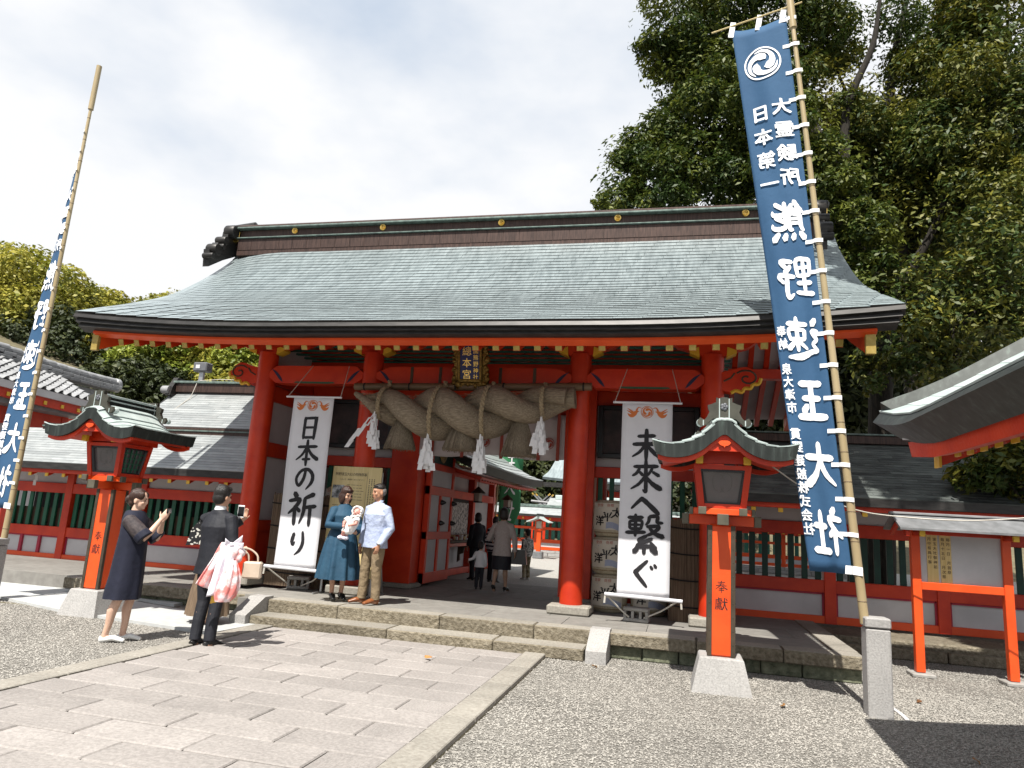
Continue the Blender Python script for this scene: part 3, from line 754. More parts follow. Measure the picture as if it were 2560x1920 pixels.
# ridge
B('ridge_base', 'ridge_copper', (-8.72, YM-.27, 6.401), (2.04, YM+.27, 6.747), gate, .01)
for i in range(35): B('ridge_board', 'ridge_copper', (-8.70+i*.305, YM-.278, 6.513), (-8.70+i*.305+.298, YM-.268, 6.743), gate, 0)
B('ridge_ledge', 'verdigris_edge', (-8.74, YM-.32, 6.749), (2.06, YM+.32, 6.773), gate, .008)
B('ridge_frieze', 'ridge_copper', (-8.70, YM-.24, 6.773), (2.02, YM+.24, 6.946), gate, .01)
B('ridge_ledge', 'verdigris_edge', (-8.78, YM-.34, 6.948), (2.10, YM+.34, 6.985), gate, .01)
B('ridge_cap', 'ridge_copper', (-8.80, YM-.22, 6.985), (2.12, YM+.22, 7.085), gate, .03)
cr = MB().use('gold'); cr.lathe([(.02, 0), (.088, 0), (.096, .014), (.088, .03), (.07, .026)], seg=20, M=RX(pi/2))
for k in range(3):
    a = 2*pi*k/3
    cr.tube([(.045*cos(a+t)*(.35+.35*t), -.03, .045*sin(a+t)*(.35+.35*t)) for t in (0, .5, 1, 1.6, 2.2, 2.8)], [.026, .03, .026, .02, .014, .006], 7)
crm = cr.mesh('crest'); set_smooth(crm, 50)
for x in (-7.48, -5.610, -3.27, -1.15, 1.0): inst('crest', crm, T(x, YM-.24, 6.894) @ S3(.66, .8, .66), gate)
# ridge-end ornaments
for x, sx in ((-8.72, -1), (2.04, 1)):
    mb = MB().use('dark_copper'); A, Bx = sorted((x, x+sx*.24))
    P = [(11.92, 7.033), (11.66, 7.016), (11.56, 6.842), (11.54, 6.652), (11.42, 6.531), (11.30, 6.513), (11.24, 6.392), (11.08, 6.288), (11.12, 5.950), (11.5, 6.219), (12.0, 6.513), (12.5, 6.219), (12.88, 5.950), (12.92, 6.288), (12.76, 6.392), (12.70, 6.513), (12.58, 6.531), (12.46, 6.652), (12.44, 6.842), (12.34, 7.016), (12.08, 7.033)]
    mb.prism(P, A, A+.13 if sx < 0 else A+.11, 'x'); orn = mb.build('ridge_ornament', None, gate)
    mb = MB().use('dark_copper')
    for yy, zz, r in ((11.66, 6.877, .135), (11.40, 6.583, .085), (11.36, 6.444, .06), (11.20, 6.323, .115), (11.08, 6.150, .06)):
        for q in (yy, 2*YM-yy): mb.lathe([(r*.9, 0), (r, .02), (r, .2), (r*.9, .22)], seg=16, M=T(A+.02 if sx < 0 else A-.02, q, zz) @ RY(pi/2))
    mb.build('scroll', None, orn, smooth=40, split=True)
    MB().use('dark_copper').lathe([(.05, 0), (.085, .03), (.085, .5), (.06, .52)], seg=14, M=T(x+sx*.32, YM, 7.085) @ RY(-sx*pi/2*.93)).build('finial', None, orn, smooth=40)
    MB().use('gold').box((A-.008, 11.74, 6.704), (Bx+.004, 11.98, 6.929), .01).build('gold_plate', None, orn)

# ---- walls between the middle posts
def plate(name, mn, a, b, bev=.006): return B(name, mn, a, b, gate, bev)
for x0, x1 in ((-5.02, -4.50), (-1.92, -1.40)):
    plate('door_jamb', 'vermilion', (x0, YM-.2, .38), (x1, YM+.2, 3.95)); plate('jamb_base', 'step_top', (x0-.06, YM-.28, .3), (x1+.06, YM+.28, .38), .015)
B('door_head', 'vermilion', (-4.5, YM-.12, 3.3), (-1.92, YM+.12, 3.55), gate)
B('upper_board', 'vermilion', (-4.5, YM-.03, 3.55), (-1.92, YM+.03, 3.95), gate)
slat = MB().use('green_paint').box((-.038, -.03, 0), (.038, .03, 1.28), .004).mesh('lattice_slat')
mat('shade_green', (.003, .03, .022), (.005, .045, .03), rough=.55)  # green paint again, darkened: shade is in the colour
for x0, x1 in ((-6.75, -5.02), (-1.40, .31)):
    plate('wall_sill', 'vermilion', (x0, YM-.1, .36), (x1, YM+.1, .50)); plate('wall_panel', 'plaster', (x0, YM-.03, .50), (x1, YM+.03, .92))
    plate('wall_rail', 'vermilion', (x0, YM-.1, .92), (x1, YM+.1, 1.08)); plate('wall_rail', 'vermilion', (x0, YM-.1, 2.34), (x1, YM+.1, 2.52))
    plate('wall_panel', 'plaster', (x0, YM-.03, 2.52), (x1, YM+.03, 3.56)); plate('wall_rail', 'vermilion', (x0, YM-.11, 3.56), (x1, YM+.11, 3.8))
    k = int((x1-x0)/.19)
    for i in range(k): inst('lattice_slat', slat, T(lerp(x0+.09, x1-.09, i/(k-1)), YM, 1.07), gate)
    plate('lattice_tie', 'vermilion', (x0, YM+.03, 1.7), (x1, YM+.06, 1.76))
# end walls front to back
for x in (CX[0], CX[3]):
    for z0, z1 in ((.36, .52), (1.12, 1.30), (2.36, 2.6), (3.3, 3.56)): plate('end_rail', 'vermilion', (x-.09, YF+.15, z0), (x+.09, YB-.15, z1))
    plate('end_post', 'vermilion', (x-.1, YM-.1, .36), (x+.1, YM+.1, 4.1))
    for z0, z1 in ((.52, 1.12), (1.30, 2.36), (2.6, 3.3), (3.86, 4.4)) if x < 0 else ((.52, 1.12), (3.86, 4.4)):
        plate('end_panel', 'plaster' if z0 > 1.2 else 'vermilion', (x-.025, YF+.15, z0), (x+.025, YB-.15, z1))
    plate('end_beam', 'vermilion', (x-.11, YF+.1, 3.58), (x+.11, YB-.1, 3.86))
    MB().use('plaster').prism([(YF+.1, 4.56), (YM, 5.85), (YB-.1, 4.56)], x-.03, x+.03, 'x').build('gable_panel', None, gate)
# open door leaf on the left, folded back towards the court
leaf = MB().use('vermilion')
lx = -4.44
for a, b, z0, z1 in ((12.2, 12.3, .36, 3.3), (13.5, 13.6, .36, 3.3), (12.82, 12.92, .52, 2.0)): leaf.box((lx-.05, a, z0), (lx+.05, b, z1), .006)
for z0, z1 in ((.36, .54), (1.12, 1.26), (1.92, 2.08), (2.38, 2.5), (3.2, 3.32)): leaf.box((lx-.052, 12.2, z0), (lx+.052, 13.6, z1), .006)
door = leaf.build('door_leaf', None, gate)
for a, b, z0, z1 in ((12.3, 12.82, .54, 1.12), (12.92, 13.5, .54, 1.12), (12.3, 12.82, 1.26, 1.92), (12.92, 13.5, 1.26, 1.92), (12.3, 13.5, 2.08, 2.38)):
    B('door_panel', 'plaster', (lx-.02, a, z0), (lx+.02, b, z1), door, 0)
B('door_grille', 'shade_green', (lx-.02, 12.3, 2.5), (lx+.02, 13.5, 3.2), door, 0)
MB().use('old_gold').lathe([(.02, 0), (.24, .0), (.26, .02), (.2, .04), (.08, .06), (.02, .06)], seg=24, M=T(lx+.02, 12.85, 2.86) @ RY(pi/2) @ S3(1.25, 1, 1)).build('chrysanthemum_boss', None, door)
for yy in (12.87, 13.55):
    for zz in (1.42, 1.8): MB().use('black_lacquer').lathe([(.045, 0), (.05, .02), (.03, .07), (.012, .10)], seg=10, M=T(lx+.05, yy, zz) @ RY(pi/2)).build('door_knob', None, door)

# ------------------------------------------------------------------ the two long white banners
def hanging(xc, yb, zt, zb, text, wd, label, blockx, blocky):
    g = thing('hanging_banner', label, 'banner', (xc, yb, zb), 0, 'white calligraphy banners hung between the gate columns')
    lean = .04
    def fn(x, z, off): return (xc+x, yb+.02*sin((z-zb)*2.1+xc)*sin((z-zb)/(zt-zb)*pi)+.008*cos(x*9+z*1.3)-off-.004, z)
    MB().use('banner_white').sheet(lambda u, v: fn(lerp(-wd/2, wd/2, u), lerp(zb, zt, v), -.004), 8, 40, .006).build('cloth', None, g, smooth=True)
    h = zt-zb
    for ch, f, s in text:
        mb = MB().use('ink'); brush(mb, GLY[ch], 0, zt-f*h, s, fn, n=6, bold=1.36); mb.build('brush_character', None, g)
    mb = MB().use('print_orange'); tomoe(0, zt-.125, .088, mb, fn, .4)
    for s in (-1, 1):
        for sk in ([(6, 40, 4), (16, 42, 10), (26, 46, 22), (40, 58, 34), (56, 72, 30), (74, 70, 18), (90, 56, 4)], [(26, 50, 12), (22, 28, 14), (10, 8, 4)], [(44, 62, 16), (64, 50, 13), (96, 34, 3)], [(40, 56, 12), (58, 40, 11), (92, 18, 3)], [(6, 22, 3), (-14, 24, 5), (-30, 34, 2)] if 0 else [(14, 14, 9), (2, 12, 6), (-16, 20, 2)]):
            brush(mb, [sk], s*.195, zt-.135, .19, fn, flipx=(s < 0), lift=.0007)
    mb.build('emblem', None, g)
    y = yb
    MB().use('banner_white').tube([(xc-wd/2-.13, y, zt+.01), (xc+wd/2+.13, y, zt+.01)], .016, 8).build('rod', None, g)
    MB().use('banner_white').tube([(xc-wd/2-.16, y, zb-.012), (xc+wd/2+.17, y, zb-.03)], .024, 10).build('rod', None, g)
    for s in (-1, 1):
        c = MB().use('cable')
        c.tube([(xc+s*(wd/2+.11), y, zt+.01), (xc+s*(wd/2-.02), YF-.13, 3.86)], .006, 5)
        c.build('cord', None, g); c = MB().use('cable')
        c.tube([(xc+s*(wd/2+.15), y, zb-.01), (xc+s*(wd/4+.10)+(blockx-xc)*.5, lerp(y, blocky, .6), zb-.2), (blockx+s*.10, blocky-.05, .36)], .011, 6)
        c.tube([(xc+s*(wd/2+.15), y, zb-.01), (xc+s*(wd/2+.16), y, zb-.13)], .014, 6)
        c.build('cord', None, g)
def block(x, y, rz):
    lab = 'hollow concrete block holding the cord of the banner '+('nearer the standing couple' if x < -3 else 'beside the sake barrels')
    mb = MB().use('grey_concrete')
    mb.box((-.17, -.09, 0), (.17, .09, .05), .012).box((-.17, -.09, .14), (.17, .09, .19), .012)
    for xx in (-.165, -.06, .045, .13): mb.box((xx, -.085, .05), (xx+.035, .085, .14), 0)
    b = mb.build('concrete_block'); b.location = (x, y, .3); b.rotation_euler = (0, 0, rz); tag(b, lab, 'block', 'concrete blocks weighting the banners')
hanging(-5.62, 9.93, 3.25, .66, [('日', .188, .40), ('本', .335, .42), ('の', .49, .40), ('祈', .665, .50), ('り', .86, .38)], .69, 'white hanging banner brushed 日本の祈り beside the standing couple', -5.78, 10.35)
hanging(-.47, 9.93, 3.27, .67, [('未', .225, .45), ('来', .39, .45), ('へ', .54, .40), ('繋', .69, .53), ('ぐ', .89, .38)], .69, 'white hanging banner brushed 未来へ繋ぐ beside the sake barrels', -.56, 10.2)
block(-5.78, 10.4, .35); block(-.56, 10.22, -.1)

# ------------------------------------------------------------------ sacred straw rope
rope = thing('sacred_rope', 'huge twisted straw rope with three straw tassels slung under the gate beam', 'rope', (-3.2, 9.98, 3.48))
YR = 9.98
MB().use('old_bamboo').tube([(-5.02, YR+.12, 3.47), (-3.9, YR+.12, 3.485), (-2.6, YR+.12, 3.50), (-1.28, YR+.12, 3.53)], .058, 14).build('bamboo_pole', None, rope, smooth=40)
for x in (-4.85, -4.1, -3.35, -2.6, -1.95, -1.4): MB().use('black_cord').tube([(x-.012, YR+.12, 3.47+(x+5)*.016), (x+.012, YR+.12, 3.47+(x+5)*.016)], .062, 14).build('pole_joint', None, rope)
AX = [(-4.92, 3.32, .05, .035), (-4.72, 3.24, .10, .06), (-4.45, 3.17, .19, .11), (-4.1, 3.08, .265, .165), (-3.6, 3.05, .315, .20), (-3.1, 3.06, .325, .205), (-2.6, 3.12, .30, .19), (-2.15, 3.20, .235, .15), (-1.8, 3.28, .165, .115), (-1.62, 3.32, .15, .12)]
ax = spline(AX, 9)
for k in range(2):
    pts = []; rad = []
    for i, (x, z, R, r) in enumerate(ax):
        a = 2*pi*((x+4.95)/1.62)+pi*k-.5
        pts.append((x+.0, YR-.02+(R-r*.62)*cos(a), z+(R-r*.62)*sin(a))); rad.append(r*1.06)
    MB().use('straw').tube(pts, rad, 18).build('strand', None, rope, smooth=50)
MB().use('straw').tube([(-1.75, YR, 3.30), (-1.60, YR, 3.33), (-1.50, YR, 3.34)], [.10, .14, .16], 14).build('rope_end', None, rope, smooth=50)
fz = MB().use('straw_cord')
for i in range(1300):
    x, z, R, r = ax[R_.randrange(6, len(ax)-6)]; a = R_.uniform(-2.4, 2.6); q = R*1.0
    p = Vector((x, YR-q*cos(a)*.9, z+q*sin(a)*.9)); d = Vector((R_.uniform(.03, .11)*R_.choice((-1, 1)), -.02*cos(a), .03*R_.uniform(-1, 1)))
    fz.tube([p, p+d], .0022, 3, cap=False)
fz.build('loose_straw', None, rope, kind='stuff')
for x, zt, zb, rt, rb, tw in ((-4.12, 2.98, 2.50, .09, .235, .03), (-3.16, 2.86, 2.51, .15, .265, .02), (-2.28, 2.97, 2.46, .11, .255, .05)):
    mb = MB().use('straw_tassel'); NS = 54
    mb.lathe([(rt*.7, zt-zb), (rt, zt-zb-.04), (lerp(rt, rb, .4), (zt-zb)*.6), (lerp(rt, rb, .75), (zt-zb)*.28), (rb*.96, .01), (rb*.6, .005), (.01, .02)][::-1], (x, YR-.03, zb), 40)
    for k in range(260):
        a = R_.uniform(0, 2*pi); q = R_.uniform(.94, 1.03)
        P = [(x+rr*q*cos(a), YR-.03+rr*q*sin(a), zb+zz) for rr, zz in ((rt, zt-zb-.04), (lerp(rt, rb, .45), (zt-zb)*.55), (rb*1.0, R_.uniform(-.02, .02)))]
        mb.tube(P, [.006, .006, .004], 3, cap=False)
    mb.build('tassel', None, rope, smooth=60)
for i, (x, zb, xt) in enumerate(((-4.45, 3.04, -4.41), (-3.58, 2.74, -3.50), (-2.79, 2.74, -2.74), (-1.93, 3.03, -1.95))):
    mb = MB().use('straw_cord')
    R = pl([(p[0], p[2]) for p in AX], x)+.44*pl([(p[0], p[3]) for p in AX], x)+.035; zc = pl([(p[0], p[1]) for p in AX], x)
    for s in range(2):
        pts = []
        for t in np.linspace(0, 1, 34):
            if t < .15: p = (xt, YR+.12-.07, lerp(3.56, 3.42, t/.15))
            else:
                q = (t-.15)/.85; a = lerp(1.15, -1.05, q); p = (lerp(xt, x, q), YR-R*cos(a), min(zc+R*sin(a), 3.44))
            ph = t*46+s*pi; pts.append((p[0]+.019*cos(ph), p[1]+.012*sin(ph), p[2]))
        mb.tube(pts, .021, 7)
    mb.build('hanging_cord', None, rope, smooth=60)
# folded paper streamers hanging from the cords
shl = ['white paper streamer blown sideways in front of a red column', 'white paper streamer hanging between the first and second straw tassels', 'white paper streamer hanging between the second and third straw tassels', 'white paper streamer at the cut end of the straw rope']
for i, (x, zt) in enumerate(((-4.46, 3.02), (-3.59, 2.73), (-2.79, 2.73), (-1.93, 3.03))):
    s = thing('paper_streamer', shl[i], 'paper streamer', (x, YR-.26, zt), 0, 'zigzag paper streamers of the straw rope')
    for j in range(9):
        mb = MB().use('paper'); a = R_.uniform(-1.5, 1.5); px = 0; py = R_.uniform(-.05, .05); pz = -.02*(j % 3)
        sw = (j-4)*.02+R_.uniform(-.025, .025)+(-.26 if i == 0 and j < 2 else 0)
        for k in range(5+(j % 2)):
            w = .010+.0055*k; h = .108; x0 = px+R_.uniform(-.006, .006); dx = sw*.22
            V = [(x0-w, py, pz), (x0+w, py+.01*sin(a), pz), (x0+w+dx, py-.012*cos(a*k), pz-h), (x0-w+dx, py+.012*sin(a+k), pz-h)]
            mb.add(V+[(p[0], p[1]+.0015, p[2]) for p in V], [(0, 1, 2, 3), (7, 6, 5, 4), (0, 4, 5, 1), (1, 5, 6, 2), (2, 6, 7, 3), (3, 7, 4, 0)])
            pz -= h*.78; px += dx+(.02 if (k+j) % 2 else -.02); py += R_.uniform(-.02, .014)
        mb.build('paper_strip', None, s, world=False)
    MB().use('straw_cord').tube([(0, .02, .05), (0, 0, -.03)], .012, 6).build('knot', None, s, world=False)

# ------------------------------------------------------------------ name plaque
pq = thing('name_plaque', 'blue shrine plaque with carved gilt frame hung above the straw rope', 'plaque', (-3.12, 9.98, 3.55))
MQ = T(-3.12, 10.06, 3.53) @ RX(.22)
MB().use('plaque_blue').box((-.155, -.03, .07), (.155, .03, .68), .008, MQ).build('panel', None, pq)
fr = MB().use('old_gold')
for a, b in (((-.19, -.045, .03), (-.15, .045, .72)), ((.15, -.045, .03), (.19, .045, .72)), ((-.19, -.045, .03), (.19, .045, .08)), ((-.19, -.045, .67), (.19, .045, .72))): fr.box(a, b, .008, MQ)
fr.build('inner_frame', None, pq)
fr = MB().use('old_gold')
for k in range(58):
    t = k/58*4
    if t < 1: p = (-.25, lerp(-.0, .72, t))
    elif t < 2: p = (lerp(-.25, .25, t-1), .73)
    elif t < 3: p = (.25, lerp(.72, 0, t-2))
    else: p = (lerp(.25, -.25, t-3), -.01)
    s = R_.uniform(.03, .05)
    fr.ell((p[0]+R_.uniform(-.02, .02), R_.uniform(-.02, .02), p[1]+R_.uniform(-.02, .02)), (s, .035, s*R_.uniform(.7, 1.5)), MQ, 8, 5)
for a, b in (((-.25, -.02, .0), (-.19, .03, .74)), ((.19, -.02, .0), (.25, .03, .74)), ((-.25, -.02, -.03), (.25, .03, .03)), ((-.25, -.02, .72), (.25, .03, .76))): fr.box(a, b, .008, MQ)
fr.build('carved_frame', None, pq, smooth=60)
fnq = lambda x, z, off: MQ @ Vector((x, -.031-off, z))
mb = MB().use('gold'); column(mb, '總本宮', -.045, .50, .15, .175, fnq); column(mb, '全國熊野神社', .095, .60, .085, .098, fnq); mb.build('lettering', None, pq)

# ------------------------------------------------------------------ curtain, pictures, sign, barrels, screens
cu = thing('gate_curtain', 'pale curtain with red ribbons hung across the top of the gateway', 'curtain', (-3.21, 11.8, 2.58))
MB().use('curtain').sheet(lambda u, v: (lerp(-4.5, -1.92, u), 11.78+.03*sin(u*34), lerp(2.60-.03*sin(u*pi*3), 3.36, v)), 50, 6, .006).build('cloth', None, cu, smooth=True)
for x in (-4.25, -3.7, -3.0, -2.35, -2.02): MB().use('label_red').sheet(lambda u, v: (x+lerp(-.028, .028, u), 11.735, lerp(2.57, 3.36, v)), 1, 6, .004).build('ribbon', 'crimson_trim', cu)
mb = MB().use('label_red'); tomoe(-2.18, 2.86, .10, mb, lambda x, z, o: (x, 11.738-o, z), .3); mb.build('crest', None, cu); mb = MB().use('label_red'); tomoe(-3.3, 2.86, .10, mb, lambda x, z, o: (x, 11.738-o, z), .3); mb.build('crest', None, cu)
for x0, x1, lb in ((-6.60, -5.06, 'dark framed picture high on the wall nearer the standing couple'), (-1.36, .28, 'dark framed picture high on the wall nearer the lantern')):
    p = thing('framed_picture', lb, 'picture', ((x0+x1)/2, 11.86, 2.66), 0, 'old votive pictures in the gate')
    MB().use('picture_dark').box((x0+.07, 11.84, 2.73), (x1-.07, 11.86, 3.48)).build('canvas', None, p)
    f = MB().use('black_lacquer')
    f.box((x0, 11.79, 2.66), (x0+.08, 11.87, 3.55), .01).box((x1-.08, 11.79, 2.66), (x1, 11.87, 3.55), .01).box((x0, 11.80, 2.66), (x1, 11.87, 2.74), .01).box((x0, 11.80, 3.47), (x1, 11.87, 3.55), .01)
    f.build('frame', None, p)
sg = thing('festival_sign', 'tall yellow wooden notice about the festivals standing behind the couple', 'sign', (-4.9, 10.14, .3))
YS = 10.14; MS = T(-4.88, YS, 0) @ RX(-.03)
MB().use('sign_board').box((-.41, -.012, .56), (.41, .012, 2.22), .004, MS).build('board', None, sg)
mb = MB().use('steel')
for x in (-.40, .40): mb.box((x-.015, .02, .32), (x+.015, .045, 2.15), .004, MS); mb.bar(MS @ Vector((x, .06, 1.6)), (-4.88+x, YS+.5, .3), .025, .025)
for x in (-.40, .40): mb.bar((-4.88+x, YS-.2, .312), (-4.88+x, YS+.55, .312), .03, .02)
mb.build('stand', None, sg)
fns = lambda x, z, off: MS @ Vector((x, -.0125-off, z))
mb = MB().use('ink')
for i, ch in enumerate('熊野速玉大社の特殊祭事'): typ(mb, ch, -.335+i*.048, 2.10, .054, fns)
for i, ch in enumerate('2月6日 御燈祭（おとうまつり）'): typ(mb, ch, -.27+i*.027, 2.02, .027, fns)
for r in range(17):
    if r == 6 or r == 12: continue
    z = 1.94-r*.045; x = -.15 if r < 6 else -.36
    while x < .14:
        w = R_.uniform(.03, .10)
        if x+w < .15: mb.add([fns(x, z, .001), fns(x+w, z, .001), fns(x+w, z-.006, .001), fns(x, z-.006, .001)], [(0, 1, 2, 3)])
        x += w+.014
for cx in (.215, .255, .295):
    z = 2.04
    while z > 1.1:
        mb.add([fns(cx, z, .001), fns(cx+.012, z, .001), fns(cx+.012, z-.018, .001), fns(cx, z-.018, .001)], [(0, 1, 2, 3)]); z -= R_.choice((.026, .026, .04))
mb.add([fns(.178, 2.15, .001), fns(.182, 2.15, .001), fns(.182, .62, .001), fns(.178, .62, .001)], [(0, 1, 2, 3)])
mb.build('lettering', None, sg)
MB().use('photo_grey').box((-.385, -.0145, 1.73), (-.19, -.012, 1.93), 0, MS).build('photograph', None, sg)
# sake barrels
bp = [(.20, 0), (.235, .02), (.262, .08), (.275, .22), (.275, .34), (.262, .46), (.24, .525), (.19, .545)]
brl = MB().use('barrel_wrap').lathe(bp, seg=26).mesh('straw_wrap'); set_smooth(brl, 60)
rgm = [MB().use('straw_cord').tube([(r*cos(a), r*sin(a), z) for a in np.linspace(0, 2*pi, 25)], .009, 5, cap=False).mesh('binding') for z, r in ((.06, .258), (.12, .270), (.44, .270), (.50, .255))]
def bfn(x, z, off): a = x/.276; return ((.2775+off*2)*sin(a), -(.2775+off*2)*cos(a), z)
lb = MB().use('barrel_label').sheet(lambda u, v: bfn(lerp(-.27, .27, u), lerp(.10, .50, v), 0), 14, 3, -.004).mesh('label')
pr = MB().use('ink')
for k, ch in enumerate('太平洋'): typ(pr, ch, (.135, .0, -.13)[k], (.365, .30, .235)[k], .155, bfn, off=.003, bold=.005)
pr.use('label_red')
for k, ch in enumerate('登録商標'): typ(pr, ch, -.15+k*.055+(.05 if k > 1 else 0), .465, .052, bfn, off=.003)
pr.use('label_blue')
for k in range(7):
    pr_pts = [(lerp(-.02, .25, t), .185-k*.013+.07*sin(t*2.4+.3)*(1-t)-.03*t, 2.4) for t in np.linspace(0, 1, 9)]
    for a, b in zip(pr_pts, pr_pts[1:]): pr.add([bfn(a[0], a[1], .003), bfn(b[0], b[1], .003), bfn(b[0], b[1]-.007, .003), bfn(a[0], a[1]-.007, .003)], [(0, 1, 2, 3)])
pr.add([bfn(x, z, .002) for x, z in ((-.24, .33), (-.20, .39), (-.17, .37), (-.13, .42), (-.09, .36), (-.07, .33))], [(0, 1, 2, 3, 4, 5)])
prm = pr.mesh('printing')
HB = .548
cols = [(-1.03, 11.12, -.12, 3), (-.42, 11.16, .05, 3), (.12, 11.2, .1, 2), (-5.22, 11.35, .1, 3), (-5.72, 11.42, .0, 3), (-6.2, 11.3, .0, 1)]
names = ['column of barrels showing 太平洋 beside the red gate post', 'column of barrels hidden by the 未来 banner', 'short column of barrels beside the reed screen', 'column of barrels behind the festival sign', 'column of barrels between the 日本 banner and the couple', 'barrel behind the reed screen of the corner column']
lev = ['bottom', 'middle', 'top']
for (x, y, a, n), nm in zip(cols, names):
    for k in range(n):
        b = thing('sake_barrel', f'{lev[k] if n == 3 else ("lower", "upper")[k] if n == 2 else "single"} straw wrapped sake barrel in the {nm}' if n > 1 else 'single straw wrapped sake '+nm, 'barrel', (x+R_.uniform(-.012, .012), y, .3+k*HB), a+R_.uniform(-.05, .05), 'sake barrels stacked in the gate')
        for me in (brl, *rgm, lb, prm): o = bpy.data.objects.new(me.name, me); COL.objects.link(o); o.parent = b
# reed screens
def screen(x0, x1, y0, z1, label):
    s = thing('reed_screen', label, 'screen', ((x0+x1)/2, y0, .3), 0, 'reed screens beside the gate columns')
    mb = MB().use('reed'); n = int((x1-x0)/.013)
    for i in range(n):
        x = lerp(x0, x1, i/(n-1)); y = y0-.03*sin(i/(n-1)*pi)
        mb.tube([(x+R_.uniform(-.004, .004), y, .3), (x+R_.uniform(-.006, .006), y+R_.uniform(-.004, .004), z1+R_.uniform(-.03, .02))], R_.uniform(.006, .009), 5)
    mb.build('reeds', None, s, kind='stuff')
    B('back_mat', 'wood_dark', (x0, y0+.008, .3), (x1, y0+.03, z1-.03), s, 0)
    for z in (.52, .88, 1.24, 1.6):
        if z < z1-.05: MB().use('black_cord').tube([(lerp(x0-.01, x1+.01, t), y0-.012-.032*sin(t*pi), z-.02*sin(t*3)) for t in np.linspace(0, 1, 12)], .011, 6).build('binding_cord', None, s)
screen(-6.52, -5.52, 10.62, 1.76, 'brown reed screen behind the 日本の祈り banner')
screen(-.14, .40, 10.66, 1.72, 'brown reed screen between the 未来へ繋ぐ banner and a corner column')

